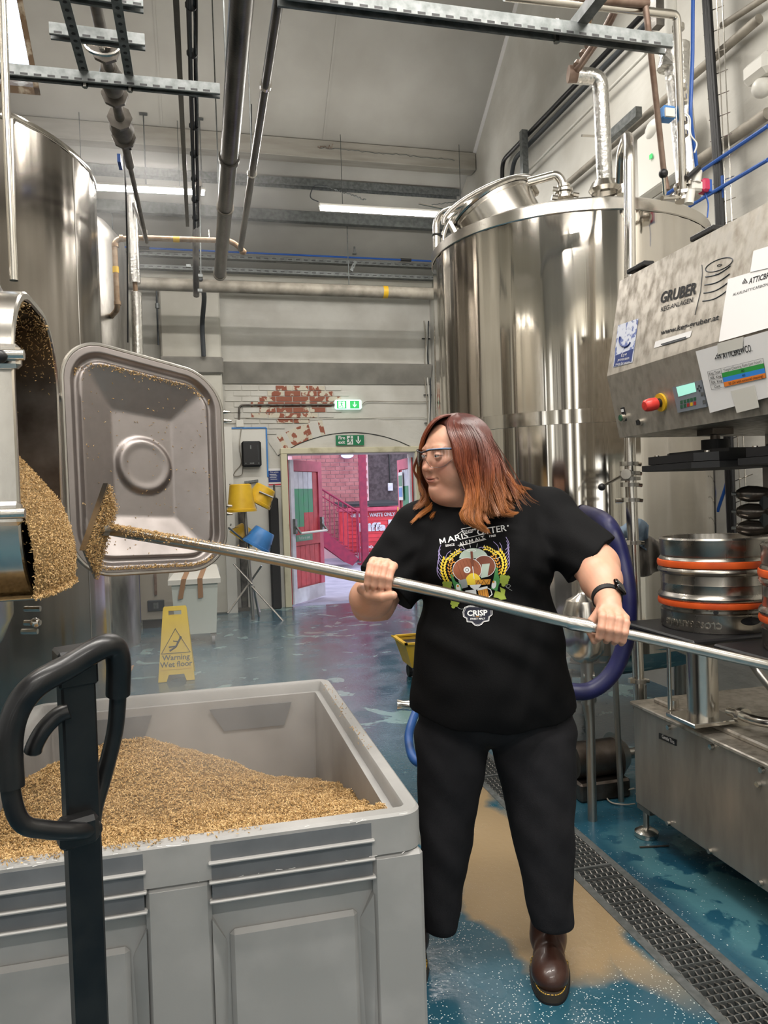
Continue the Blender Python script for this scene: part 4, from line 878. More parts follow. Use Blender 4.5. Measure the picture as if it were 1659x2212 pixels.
for pts, w2 in (([(.035, .115), (.0, .05), (-.05, .02)], .016), ([(.0, .055), (-.055, .052)], .012), ([(.03, .09), (-.02, .10)], .009), ([(.03, .1), (.045, .125)], .009)): b.tube([on(u, H*.37+v, nz) for u, v in pts], w2/2, 5)
b.cyl(on(.04, H*.37+.125, nz), on(.04, H*.37+.125, nz-.002), .011, n=10); b.build('slipping_figure', inkgrey, sg)
MB().box(on(0, H*.16, nz), (W2*1.7, .004, .004), rot=M).build('crease', yellow, sg)
# low trolley / kerb at left floor (pale object)
p = pl(205, 1478, 2, 0); t = thing('cardboard_scrap', 'scrap of pale cardboard lying by the foot of the tall left tank', 'cardboard', p); b = MB(); b.plate([p, p+Vector((.25, .05, 0)), p+Vector((.3, .12, .1)), p+Vector((.04, .1, .03))], (0, 0, .01)); b.build('sheet', tape, t)
# yellow crate and steel fitting + blue hose on the floor behind the person
p = pl(884, 1475, 2, 0); cx_, cy_ = p.x+.22, p.y+.1
t = thing('yellow_tub', 'yellow plastic tub on black castors behind the person', 'tub', (cx_, cy_, 0)); z0_ = .22
b = MB(); z1_ = pl(855, 1392, 1, cy_-.15).z; z0_ = z1_-.20
b.add([(cx_-.2, cy_-.12, z0_), (cx_+.2, cy_-.12, z0_), (cx_+.2, cy_+.15, z0_), (cx_-.2, cy_+.15, z0_), (cx_-.26, cy_-.17, z1_), (cx_+.26, cy_-.17, z1_), (cx_+.26, cy_+.2, z1_), (cx_-.26, cy_+.2, z1_)], [(0, 1, 2, 3), (0, 1, 5, 4), (1, 2, 6, 5), (2, 3, 7, 6), (3, 0, 4, 7)]); o = b.build('tub', yellow, t)
b = MB(); 
for s_ in ((0, -.17, .54, .03), (0, .2, .54, .03)): b.box((cx_+s_[0], cy_+s_[1], z1_), (s_[2], s_[3], .014))
for s_ in (-.26, .26): b.box((cx_+s_, cy_+.015, z1_), (.03, .4, .014))
b.build('rim', yellow, t); MB().box((cx_, cy_+.015, z1_-.04), (.46, .3, .02)).build('contents', black, t)
MB().box((cx_, cy_, z0_-.012), (.36, .22, .02)).build('platform', black, t)
for u in (-.16, .16):
    for v in (-.1, .1): MB().cyl((cx_+u-.015, cy_+v, .05), (cx_+u+.015, cy_+v, .05), .05, n=12).build('wheel', blackrub, t); MB().box((cx_+u, cy_+v, (z0_+.05)/2), (.02, .03, max(.03, z0_-.05))).build('fork', galv, t)
# ================================================================ GRAIN (thousands of husks: stuff)
def grain_mat():
    m = bpy.data.materials.new('spent_grain'); m.use_nodes = True; nt = m.node_tree; b = nt.nodes['Principled BSDF']
    a = nd(nt, 'ShaderNodeVertexColor'); a.layer_name = 'col'; nt.links.new(a.outputs[0], b.inputs['Base Color']); b.inputs['Roughness'].default_value = .5; return m
grain_m = grain_mat()
grain_bed = mat('grain_bed', (.26, .165, .065), .8, c2=(.14, .085, .03), ns=120, bump=.6, bs=160, bdist=.006)
def kernels(name, P, parent, L0=.0042, W0=.0016, bright=1.0, seed=1, Nrm=None, lab=None):
    g = np.random.default_rng(seed); P = np.asarray(P, float); n = len(P)
    d = g.normal(size=(n, 3)); 
    if Nrm is not None: d -= Nrm*(d*Nrm).sum(1, keepdims=True)*.75
    d /= np.linalg.norm(d, axis=1, keepdims=True)
    a = np.cross(d, g.normal(size=(n, 3))); a /= np.linalg.norm(a, axis=1, keepdims=True); c = np.cross(d, a)
    L = L0*g.uniform(.7, 1.25, (n, 1)); W = W0*g.uniform(.7, 1.3, (n, 1))
    V = np.stack([P+d*L, P+a*W, P+c*W*.7, P-a*W, P-c*W*.7, P-d*L], 1).reshape(-1, 3)
    f = np.array([(0, 1, 2), (0, 2, 3), (0, 3, 4), (0, 4, 1), (5, 2, 1), (5, 3, 2), (5, 4, 3), (5, 1, 4)])
    F = (f[None]+(np.arange(n)*6)[:, None, None]).reshape(-1, 3)
    o = npmesh(name, V, F, grain_m, parent, smooth=False); t = g.uniform(0, 1, (n, 1)); k = g.uniform(.75, 1.2, (n, 1))*bright
    c_ = (np.array([[.62, .42, .19]])*t+np.array([[.36, .21, .075]])*(1-t))*k
    vcol(o, np.repeat(c_, 6, 0)); o['kind'] = 'stuff'; return o

# ================================================================ RIGHT TANK
TC = Vector((2.24, 4.25, 0)); TR = .82; ZT = 2.94
def fit_tank():
    pass
tk = thing('brewing_tank', 'tall polished steel tank with top manway behind the keg washer', 'tank', TC)
MB().lathe([(.05, .30), (.30, .36), (TR-.06, .50), (TR-.012, .56), (TR, .62)], TC, 96).build('cone_bottom', steel, tk, True)
MB().wavy([(TR, .60), (TR, 1.2), (TR, 1.84), (TR, 2.4), (TR, ZT-.05)], TC, 190, .0015, 3).build('shell', steel, tk, True)
b = MB(); b.lathe([(TR+.003, ZT-.06), (TR+.008, ZT-.055), (TR+.008, ZT), (TR-.01, ZT+.004)], TC, 96); b.build('rim', steel_pol, tk, True)
b = MB(); b.lathe([(TR-.01, ZT), (TR-.05, ZT+.03), (.5, ZT+.12), (.2, ZT+.17), (.001, ZT+.18)], TC, 64); b.build('dome', steel_pol, tk, True)
zb1 = 1.84; b = MB(); b.lathe([(TR+.0015, zb1-.037), (TR+.004, zb1-.036), (TR+.004, zb1+.036), (TR+.0015, zb1+.037)], TC, 96); b.build('band', steel, tk, True)
q = pl(1302, 640, 1, 3.5); a_ = math.atan2(q.y-TC.y, q.x-TC.x); a_ = -PI/2-.03
b = MB()
for i in range(4):
    a = PI/4+i*PI/2+.2; p = TC+Vector((math.cos(a)*.6, math.sin(a)*.6, 0)); MB().cyl(p, p+Zv*.56, .035, n=12).build('leg', steel_dull, tk, True); MB().cyl(p, p+Zv*.02, .07, n=14).build('foot', steel_pol, tk, True)
# weld seam
a = math.atan2(D(1314, 700, 3.6).y-TC.y, D(1314, 700, 3.6).x-TC.x)
MB().box(TC+Vector((math.cos(-PI/2-.1)*TR, math.sin(-PI/2-.1)*TR, 1.85)), (.006, .006, 2.3)).build('weld_seam', steel_dull, tk)
# manway on the dome
p = D(1070, 464, 4.32); ax = (-_r*.46+_u*.88+_f*.06).normalized(); M = frame(ax, _r)
mw = MB(); mw.lathe([(.235, -.30), (.235, .02), (.24, .025), (.24, .045)], p, 40, M); o = mw.build('manway_neck', steel_pol, tk, True)
MB().lathe([(.245, .045), (.25, .055), (.245, .07), (.2, .085), (.1, .10), (.001, .105)], p, 40, M).build('manway_lid', steel_pol, tk, True)
MB().tube([p+M@Vector((.29*math.cos(t), .0, .09+.08*math.sin(t))) for t in np.linspace(.0, PI, 14)], .014, 10).build('lid_yoke', steel_dull, tk, True)
for s in (-1, 1):
    MB().box(p+M@Vector((.262*s, -.02, .03)), (.03, .04, .09), rot=M, bev=.006).build('lid_clamp', steel_pol, tk)
q = D(1105, 412, 4.28); MB().box(q, (.03, .02, .09), rot=M).build('lid_clamp', steel_pol, tk)
# spray-ball pipe and other fittings on top
t = thing('top_pipe', 'curved polished pipe with clamp ferrules on top of the right tank', 'pipe', D(1218, 430, 4.2))
MB().tube(filleted([D(1040, 430, 4.3), D(1110, 402, 4.25), D(1205, 376, 4.2), D(1218, 400, 4.2), D(1219, 432, 4.2)], .09, 6), .024, 14).build('pipe', steel_pol, t, True)
for y, r_ in ((403, .036), (413, .05), (421, .04), (428, .055)): collar(t, D(1218, y, 4.2), Zv, r_, steel_pol, .014)
for x, y in ((1194, 408), (1192, 426), (1238, 420)): MB().cyl(D(x, y, 4.15), D(x+12, y+2, 4.15), .014, n=8).build('wing_nut', steel_pol, t)
t = thing('inlet_pipe', 'pair of bent steel pipes rising up the left edge of the right tank', 'pipe', D(945, 560, 4.7))
MB().tube(filleted([D(947, 900, 4.85), D(943, 560, 4.8), D(941, 462, 4.8), D(1000, 445, 4.7), D(1045, 428, 4.6)], .10, 6), .022, 14).build('pipe', steel_pol, t, True)
MB().tube(filleted([D(957, 560, 4.8), D(957, 500, 4.8), D(980, 462, 4.8), D(1010, 455, 4.7)], .08, 6), .014, 10).build('pipe', steel_pol, t, True)
collar(t, D(943, 508, 4.8), Zv, .03, black, .01)
MB().cyl(D(905, 440, 4.9), D(985, 456, 4.8), .006, n=6).build('rod', steel_pol, t)
t = thing('tank_top_fitting', 'domed hatch cover and nuts on the right tank top beside the tall pipe', 'fitting', D(1310, 425, 4.2))
MB().lathe([(.075, 0), (.09, .02), (.07, .06), (.001, .08)], D(1307, 418, 4.2), 20).build('cover', steel_pol, t, True); MB().cyl(D(1330, 402, 4.2), D(1352, 392, 4.2), .02, n=10).build('union', steel_pol, t, True); MB().cyl(D(1345, 400, 4.2), D(1346, 420, 4.2), .035, n=12).build('ferrule', steel_pol, t, True)
t = thing('valve_cluster', 'cluster of steel fittings with a black knobbed lever on the right tank top', 'valve', D(1478, 430, 3.75))
for y, r_ in ((392, .03), (402, .05), (411, .034), (420, .055), (431, .045)): collar(t, D(1478, y, 3.72), Zv, r_, steel_pol, .016)
MB().cyl(D(1433, 380, 3.6), D(1436, 420, 3.65), .009, n=8).build('lever', steel_pol, t); MB().sphere(D(1433, 375, 3.6), .022).build('knob', black, t, True); MB().cyl(D(1430, 428, 3.65), D(1470, 425, 3.7), .012, n=8).build('stub', steel_pol, t)
MB().cyl(D(1484, 385, 3.65), D(1510, 362, 3.65), .014, n=8).build('stub', black, t)
MB().cyl(D(1503, 395, 3.68), D(1506, 370, 3.68), .024, n=12).build('cap', white, t, True); MB().cyl(D(1488, 440, 3.68), D(1492, 412, 3.68), .022, n=12).build('cap', white, t, True)
MB().box(D(1502, 405, 3.7), (.07, .06, .05), bev=.01).build('actuator_base', white, t); MB().box(D(1520, 403, 3.7), (.045, .06, .065), bev=.01).build('actuator_head', mat('magenta_plastic', 'b02a50', .4), t); MB().box(D(1528, 405, 3.7), (.015, .05, .06)).build('actuator_cap', blueline, t)
MB().tube(smoothpath([D(1522, 415, 3.7), D(1530, 440, 3.7), D(1528, 470, 3.7)], 4), .004, 5).build('cable', blueline, t)
# tall U pipe / standpipe with butterfly valve
dS = 3.3
t = thing('standpipe', 'vertical steel standpipe with clamps and black ball lever by the keg washer', 'pipe', D(1388, 1640, dS))
MB().tube(filleted([D(1340, 392, 3.7), D(1343, 330, 3.6), D(1355, 292, 3.45), D(1359, 330, dS), D(1361, 600, dS), D(1361, 1000, dS), D(1386, 1640, dS)], .05, 6), .025, 16).build('pipe', steel_pol, t, True)
for y in (1002, 1022, 1034, 1047, 1080, 1172, 1470): x = 1361+(y-1000)*.037; collar(t, D(x, y, dS), Zv, .036 if y not in (1022, 1034) else .042, steel_dull, .016); 
for y in (1002, 1022, 1047, 1080, 1172, 1470): x = 1361+(y-1000)*.037; MB().box(D(x-14, y, dS-.02), (.026, .02, .02)).build('clamp_lug', steel_pol, t); MB().cyl(D(x+10, y, dS-.01), D(x+24, y+1, dS-.01), .009, n=8).build('wing_nut', steel_pol, t)
MB().cyl(D(1344, 1082, dS-.03), D(1330, 1082, dS-.03), .01, n=8).build('stub', steel_pol, t)
MB().cyl(D(1352, 1023, dS-.05), D(1302, 1050, dS-.1), .007, n=8).build('lever', steel_pol, t); MB().sphere(D(1300, 1052, dS-.1), .016).build('ball_knob', black, t, True); MB().cyl(D(1352, 1024, dS-.08), D(1356, 1024, dS-.02), .022, n=12).build('valve_hub', steel_pol, t, True)
# filter bowl, blue hose, cloths
t = thing('filter_vessel', 'small rounded steel filter vessel behind the left forearm', 'vessel', D(1268, 1500, 3.3))
MB().lathe([(.012, -.17), (.05, -.155), (.085, -.11), (.092, -.02), (.092, .06), (.075, .11), (.03, .135), (.02, .15), (.02, .19)], D(1262, 1350, 3.3), 28).build('bowl', steel_pol, t, True)
MB().cyl(D(1268, 1430, 3.3), D(1270, 1520, 3.3), .028, n=12).build('neck', steel_dull, t, True); MB().cyl(D(1258, 1458, 3.3), D(1282, 1458, 3.3), .022, n=10).build('clamp', steel_pol, t, True); MB().cyl(D(1285, 1478, 3.25), D(1310, 1440, 3.25), .006, n=6).build('lever', steel_pol, t)
_q = D(1278, 1700, 3.3); MB().tube([D(1270, 1515, 3.3), D(1275, 1560, 3.3), _q, Vector((_q.x, _q.y, 0))], [.028, .02, .02, .02], 10).build('stand', steel_dull, t, True)
HR_ = .034
t = thing('delivery_hose', 'thick dark blue hose hanging in a loop behind the left forearm', 'hose', D(1290, 1495, 3.0))
MB().tube(smoothpath([D(1262, 1105, 3.78), D(1300, 1120, 3.3), D(1325, 1150, 3.1), D(1345, 1210, 3.05), D(1357, 1290, 3.0), D(1352, 1380, 3.0), D(1325, 1450, 3.0), D(1283, 1488, 3.0), D(1240, 1494, 3.0), D(1190, 1480, 3.05), D(1150, 1440, 3.2), D(1135, 1400, 3.75)], 6), HR_, 14).build('hose', bluehose, t, True)
def cloth(name, label, m, px0, py0, px1, py1, d, seed, folds=5, amp=.03):
    g = np.random.default_rng(seed); nu, nv = 36, 36; V = []
    for j in range(nv+1):
        for i in range(nu+1):
            u, v = i/nu, j/nv; wob = math.sin(u*folds*2*PI+seed)*amp*(.3+v); x = px0+(px1-px0)*u+(v-.5)*12*math.sin(3*u+seed); y = py0+(py1-py0)*(v*(.78+.22*math.sin(u*5+seed)))+8*math.sin(u*7)
            p = D(x, y, d+wob+.03*math.sin(v*6+u*4)); V.append(p)
    b = MB(); b.add(V, [(j*(nu+1)+i, j*(nu+1)+i+1, (j+1)*(nu+1)+i+1, (j+1)*(nu+1)+i) for j in range(nv) for i in range(nu)]); t = thing(name, label, 'cloth', D((px0+px1)/2, py1, d)); o = b.build('cloth', m, t, True)
    s = o.modifiers.new('t', 'SOLIDIFY'); s.thickness = .006; return t
cloth('cleaning_cloth', 'pale blue cloth draped behind the steel standpipe', rag, 1312, 1130, 1400, 1185, 3.42, 3, 3, .03)
cloth('cleaning_cloth', 'grey cloth hanging below the blue cloth beside the keg', rag2, 1355, 1165, 1428, 1250, 3.45, 5, 3, .03)
# frame the cloths hang over (rail between standpipe and tank)
t = thing('hose_rail', 'steel rail carrying the cloths between the standpipe and the tank', 'rail', D(1360, 1170, 3.5)); MB().tube([D(1310, 1172, 3.44), D(1440, 1172, 3.5)], .014, 8).build('rail', steel_dull, t, True); MB().tube([D(1315, 1172, 3.44), D(1345, 1800, 3.5)], .014, 8).build('upright', steel_dull, t, True)
# pump behind the person's leg
q = D(1285, 1640, 3.6); t = thing('transfer_pump', 'dim steel pump and pipework low under the right tank', 'pump', (q.x, q.y, 0)); MB().cyl((q.x-.12, q.y, .17), (q.x+.10, q.y, .17), .085, n=20).build('motor', steel_dark, t, True); MB().cyl((q.x+.10, q.y, .17), (q.x+.16, q.y, .17), .11, .06, n=20).build('volute', steel_dull, t, True)
MB().box((q.x, q.y, .045), (.26, .2, .09), bev=.01).build('base', steel_dark, t); MB().tube(filleted([(q.x+.15, q.y, .17), (q.x+.26, q.y, .17), (q.x+.26, q.y, .5)], .06), .025, 12).build('pipe', steel_dull, t, True)

# ================================================================ LEFT TANKS
LT = Vector((-1.977, 5.824, 0)); LR = 1.3; LZ = 3.84
t = thing('storage_tank', 'tall wide steel tank at the left edge with a streaked shell', 'tank', LT)
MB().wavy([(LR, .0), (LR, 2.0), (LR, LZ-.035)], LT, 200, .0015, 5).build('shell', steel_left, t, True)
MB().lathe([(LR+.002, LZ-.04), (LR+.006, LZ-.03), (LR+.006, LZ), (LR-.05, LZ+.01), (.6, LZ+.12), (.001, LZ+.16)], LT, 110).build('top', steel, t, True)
MB().lathe([(LR+.012, .0), (LR+.012, .06)], LT, 110).build('skirt_band', steel_dull, t, True)
for a in (-PI/2-.4, -.35): MB().box(LT+Vector((math.cos(a)*LR, math.sin(a)*LR, LZ/2)), (.008, .008, LZ-.1)).build('weld_seam', steel_dull, t)
L2 = Vector((-1.36, 8.36, 0)); r2 = .68
t = thing('storage_tank', 'smaller domed steel tank standing behind the tall left tank', 'tank', L2)
MB().lathe([(r2, .0), (r2, 4.1), (r2*.97, 4.22), (r2*.75, 4.4), (r2*.4, 4.5), (.001, 4.53)], L2, 64).build('shell', steel_dull, t, True)
MB().lathe([(r2+.01, 2.0), (r2+.012, 2.04), (r2+.01, 2.08)], L2, 64).build('band', steel_dull, t, True)

# ================================================================ MASH TUN with manway, grain and open hatch
XO = -.37
pT, pB = pl(28, 610, 0, XO), pl(62, 1292, 0, XO); zt, zb = pT.z, pB.z; y0 = (pT.y+pB.y)/2-.02; y1 = pl(132, 1000, 0, XO).y
print('manway', pT, pB, y0, y1, zt, zb)
MC = Vector((-1.42, 2.35, 0)); MR = .86
mt = thing('mash_tun', 'steel mash tun at the left edge with its rectangular manway open', 'mash tun', MC)
MB().lathe([(.12, .62), (.5, .80), (.78, .98), (MR-.03, 1.06), (MR, 1.13), (MR, 2.9), (MR-.1, 3.0), (.3, 3.15), (.001, 3.18)], MC, 96).build('shell', steel_pol, mt, True)
MB().lathe([(MR+.004, 2.08), (MR+.01, 2.09), (MR+.01, 2.11), (MR+.004, 2.12)], MC, 96).build('band', steel_dull, mt, True)
for i in range(4):
    a = PI/4+i*PI/2; p = MC+Vector((math.cos(a)*.62, math.sin(a)*.62, 0)); MB().cyl(p, p+Zv*1.0, .04, n=12).build('leg', steel_dull, mt, True); MB().cyl(p, p+Zv*.02, .08, n=14).build('foot', steel_pol, mt, True)
wY, hZ = y1-y0, zt-zb; cy, cz = (y0+y1)/2, (zt+zb)/2; Rc = wY*.36
YM = Matrix(((0, 0, 1), (1, 0, 0), (0, 1, 0)))      # local x->Y, y->Z, z->X
def loop(gr, x): return [Vector((x, cy+a, cz+b_)) for a, b_ in rrect(wY+2*gr, hZ+2*gr, Rc+gr, 8)]
def rings(name, rs, m, parent, smooth=True):
    n = len(rs[0]); b = MB(); V = [p for r in rs for p in r]; F = []
    for j in range(len(rs)-1):
        for i in range(n): F.append((j*n+i, j*n+(i+1) % n, (j+1)*n+(i+1) % n, (j+1)*n+i))
    b.add(V, F); return b.build(name, m, parent, smooth)
rings('manway_neck', [loop(.0, -1.0), loop(0, XO-.004), loop(.004, XO), loop(.016, XO), loop(.020, XO-.004), loop(.02, -.85)], steel_pol, mt)
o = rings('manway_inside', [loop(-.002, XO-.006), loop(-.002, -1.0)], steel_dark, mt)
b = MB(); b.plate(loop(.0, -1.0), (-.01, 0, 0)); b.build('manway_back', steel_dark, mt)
# hinge lugs / clamp bolts on near side of the neck
for (x, y) in ((6, 770), (8, 1110)):
    q = pl(x, y, 1, y0-.03); MB().box(q, (.07, .03, .05), bev=.008).build('clamp_lug', steel_pol, mt); MB().cyl(q+Vector((-.03, -.02, 0)), q+Vector((.045, -.02, 0)), .011, n=10).build('clamp_bolt', steel_pol, mt, True)
q = pl(0, 770, 1, y0-.06); MB().sphere(q, .014).build('bolt_knob', black, mt, True)
# drain fittings under the neck
for (x, y) in ((76, 1315), (76, 1345), (70, 1364)):
    q = D(x, y, 2.1); MB().cyl(q-_r*.03, q+_r*.015, .008, n=8).build('fitting', steel_pol, mt, True)
q = D(76, 1345, 2.1); MB().sphere(q, .014).build('nut', steel_pol, mt, True)
# vertical pipe at the very left, in front of the tun
t = thing('sight_pipe', 'slim vertical steel pipe at the left edge in front of the tall tank', 'pipe', D(24, 600, 1.98)); MB().tube([D(5, -20, 1.98), D(14, 250, 1.98), D(30, 606, 1.98)], .011, 12).build('pipe', steel_pol, t, True); MB().tube([D(2, 250, 2.0), D(30, 262, 2.0)], .008, 8).build('clamp', steel_dull, t, True); MB().tube([D(25, 258, 1.98), D(33, 605, 1.98)], .005, 8).build('thin_tube', steel_pol, t, True)
# grain bulging from the manway
def heap_z(x, v):            # x from inside (-1) to beyond the lip, v across 0..1
    t_ = (x-XO)/.30
    return zb+.035+.30*(.5-.5*math.tanh(1.9*(t_+.0)))*1.12*(1-.10*(2*v-1)**2)+.012*math.sin(v*9)
hg = thing('grain_heap', 'brown spent grain slumping out of the open manway', 'spent grain', (XO, cy, zb)); nx, ny = 40, 24; V = []; 
def hp(i, j):
    u, v = i/nx, j/ny; out = .10*(1-(2*v-1)**4); x = -.95+(XO+out+.95)*u; z = heap_z(x, v); z = max(z, zb+.004)
    return Vector((x, y0+.006+(wY-.012)*v, z))
# bulging front: heap leans out, then undercuts back to the lip
prof = [(-.55, .62), (-.30, .55), (-.12, .47), (-.06, .40), (-.01, .31), (.025, .22), (.042, .14), (.045, .07), (.035, .012), (.0, .002), (-.5, .002)]
prof = [tuple(p) for p in [Vector((a, b_, 0)).to_2d() for a, b_ in prof]]
SP = smoothpath([Vector((a, 0, b_)) for a, b_ in prof], 6); NPf = len(SP)
def gpt(i, v):
    p = SP[i]; e = 1-.55*abs(2*v-1)**3; bul = p.x if p.x < 0 else p.x*e
    return Vector((XO+bul, y0+.004+(wY-.008)*v, zb+p.z*hZ/.87*(1-.12*abs(2*v-1)**2)))
V = [gpt(i, j/ny) for j in range(ny+1) for i in range(NPf)]
b = MB(); b.add(V, [(j*NPf+i, j*NPf+i+1, (j+1)*NPf+i+1, (j+1)*NPf+i) for j in range(ny) for i in range(NPf-1)]); b.build('grain_bed', grain_bed, hg, True)
g = np.random.default_rng(5); PP = []
for _ in range(15000):
    i = g.uniform(2, NPf-8); v = g.uniform(0, 1); k = int(i); a = gpt(k, v); c = gpt(k+1, v); PP.append(a.lerp(c, i-k)+Vector(g.normal(0, .0022, 3)))
kernels('husks', PP, hg, seed=3, bright=.95)
# grain stuck on the inside of the neck
PP = []
lp = loop(-.006, 0)
for _ in range(900):
    k = int(g.triangular(0, 6, 22)) % len(lp); p = lp[k].lerp(lp[(k+1) % len(lp)], g.uniform()); PP.append(Vector((XO-abs(g.normal(0, .06)), p.y, p.z))+Vector(g.normal(0, .003, 3)))
kernels('stuck_husks', PP, hg, seed=4, bright=.8)

# the open hatch
hc = {(-1, 1): D(128, 722, 2.36), (1, 1): D(474, 818, 2.68), (-1, -1): D(152, 1246, 2.36), (1, -1): D(488, 1226, 2.68)}
def hmap(u, v): return (hc[(-1, 1)]*(1-u)*(1+v)+hc[(1, 1)]*(1+u)*(1+v)+hc[(-1, -1)]*(1-u)*(1-v)+hc[(1, -1)]*(1+u)*(1-v))/4
hx = (hmap(1, 0)-hmap(-1, 0)); hy = (hmap(0, 1)-hmap(0, -1)); hn = hx.cross(hy).normalized(); hn = hn if hn.dot(_f) < 0 else -hn
HW, HH = hx.length, hy.length
ht = thing('manway_hatch', 'open stamped steel manway hatch speckled with grain, hinged on the mash tun', 'hatch', hmap(0, -1))
def hp3(x, y, n_): return hmap(2*x/HW, 2*y/HH)+hn*n_
def sdrr(x, y, w2, h2, r): 
    qx, qy = abs(x)-w2+r, abs(y)-h2+r; return math.hypot(max(qx, 0), max(qy, 0))+min(max(qx, qy), 0)-r
def sm(a, b_, t): t = min(1, max(0, (t-a)/(b_-a))); return t*t*(3-2*t)
def hh(x, y):
    e = -sdrr(x, y, HW/2, HH/2, .135)       # distance inside the edge
    h = 0
    h += .012*sm(0, .006, e)-.020*sm(.022, .040, e)     # rolled rim then channel
    # tapering pan: four sloped walls down to the flat centre
    wx = HW/2-.052; wy = HH/2-.052; fx, fy = HW*.19, HH*.24
    kx = max(0, (abs(x)-fx)/(wx-fx)); ky = max(0, (abs(y)-fy)/(wy-fy)); k = min(1, max(kx, ky*1.0))
    if e > .045: h += .014*sm(.045, .058, e)
    h -= .055*(1-k) if e > .03 else 0
    r = math.hypot(x, y); h += .018*(1-sm(.082, .100, r))-.003*(1-sm(.055, .078, r))
    return h
n1, n2 = 110, 130; vs = []; ok = []
# polar-like grid: scale rounded-rect contour to centre
ctr = rrect(HW, HH, .135, 14); NC = len(ctr); dense = []
for i in range(NC):
    a, c = ctr[i], ctr[(i+1) % NC]; L_ = math.hypot(c[0]-a[0], c[1]-a[1]); m_ = max(1, int(L_/.012))
    for k in range(m_): dense.append((a[0]+(c[0]-a[0])*k/m_, a[1]+(c[1]-a[1])*k/m_))
NC = len(dense); sl = [1-.0022*i for i in range(14)]+[1-.031-.006*i for i in range(24)]; sl += list(np.linspace(sl[-1]-.02, .02, 42))
V = [hp3(x*s, y*s, hh(x*s, y*s)) for s in sl for x, y in dense]; F = [(j*NC+i, j*NC+(i+1) % NC, (j+1)*NC+(i+1) % NC, (j+1)*NC+i) for j in range(len(sl)-1) for i in range(NC)]
V.append(hp3(0, 0, hh(0, 0))); c_ = len(V)-1; F += [((len(sl)-1)*NC+i, (len(sl)-1)*NC+(i+1) % NC, c_) for i in range(NC)]
k0 = len(V); V += [hp3(x, y, -.016) for x, y in dense]; F += [(k0+i, k0+(i+1) % NC, (i+1) % NC, i) for i in range(NC)]
k1 = len(V); V += [hp3(x*.9, y*.9, -.05) for x, y in dense]; F += [(k1+i, k1+(i+1) % NC, k0+(i+1) % NC, k0+i) for i in range(NC)]
k2 = len(V); V += [hp3(x*.5, y*.5, -.085) for x, y in dense]; F += [(k2+i, k2+(i+1) % NC, k1+(i+1) % NC, k1+i) for i in range(NC)]; F.append([k2+i for i in range(NC)])
MB().add(V, F).build('hatch_plate', steel_hood, ht, True, ang=60)
b = MB(); b.tube([hp3(x*1.0, y*1.0, .006) for x, y in dense], .0075, 8, closed=True); b.build('rolled_rim', steel_dull, ht, True)
for y, nm in ((.5, 'hinge_arm'), (-.5, 'hinge_arm')):
    a = hmap(-.8, y)-hn*.05; c = Vector((XO-.06, y1+.05, a.z)); MB().tube(filleted([a, hmap(-1.02, y)-hn*.06, c], .05), .014, 10).build(nm, steel_pol, ht, True)
for (x, y) in ((481, 890), (484, 909), (485, 1093), (486, 1110)): q = D(x, y, 2.72); MB().cyl(q, q+_r*.028, .007, .004, n=8).build('stud', steel_pol, ht)
PP = []
for _ in range(420):
    u = g.normal(0, .38)*.8; y_ = HH/2-.055-abs(g.normal(0, .008)); x_ = max(-.42, min(.42, u))*HW
    if abs(x_) > HW*.30: y_ -= (abs(x_)/HW-.30)*.30
    PP.append(hp3(x_, y_, hh(x_, y_)+.003))
for _ in range(520):
    x_ = g.uniform(-.34, .40)*HW; y_ = -HH/2+.014+abs(g.normal(0, .006)); x2 = abs(x_)-(HW/2-.135)
    if x2 > 0: y_ += .135-math.sqrt(max(0, .135**2-min(x2, .13)**2))
    PP.append(hp3(x_, y_, .014))
for _ in range(170): x_, y_ = g.uniform(-.42, .42)*HW, g.uniform(-.42, .42)*HH; PP.append(hp3(x_, y_, hh(x_, y_)+.002))
kernels('stuck_husks', PP, ht, seed=8, bright=.85)

# ================================================================ GREY PALLET BOX FULL OF GRAIN
BX0, BX1, BY0, BY1, BZ = -.60, .452, 1.575, 2.865, .76
bn = thing('pallet_box', 'large grey plastic pallet box filled with spent grain', 'pallet box', ((BX0+BX1)/2, (BY0+BY1)/2, 0))
CX, CY = (BX0+BX1)/2, (BY0+BY1)/2; W, Dp = BX1-BX0, BY1-BY0
def rl(gr, z, r=.05): return [Vector((CX+a, CY+b_, z)) for a, b_ in rrect(W+2*gr, Dp+2*gr, max(.008, r+gr), 6)]
rings('inner_wall', [rl(-.075, .16), rl(-.062, BZ-.05), rl(-.060, BZ-.035)], plasticin, bn)
rings('rim', [rl(-.060, BZ-.035), rl(-.042, BZ-.035), rl(-.038, BZ-.006), rl(-.034, BZ), rl(-.006, BZ), rl(0, BZ-.006), rl(0, BZ-.085), rl(-.010, BZ-.085)], plasticgrey, bn)
rings('outer_wall', [rl(-.022, BZ-.085), rl(-.026, .14), rl(-.028, .13)], plasticgrey, bn)
MB().box((CX, CY, .15), (W-.12, Dp-.12, .02)).build('floor_panel', plasticgrey, bn)
for x in (BX0+.1, CX, BX1-.1): MB().box((x, CY, .05), (.12, Dp-.08, .1), bev=.01).build('runner', plasticgrey, bn)
MB().box((CX, CY, .12), (W-.06, Dp-.06, .04), bev=.01).build('base_deck', plasticgrey, bn)
for x0_, x1_ in ((-.47, -.20), (.00, .30)):
    MB().plate([(x0_, BY1-.071, .70), (x1_, BY1-.071, .70), (x1_-.03, BY1-.066, .615), (x0_+.05, BY1-.066, .615)], (0, -.004, 0)).build('moulded_recess', plasticdark, bn)
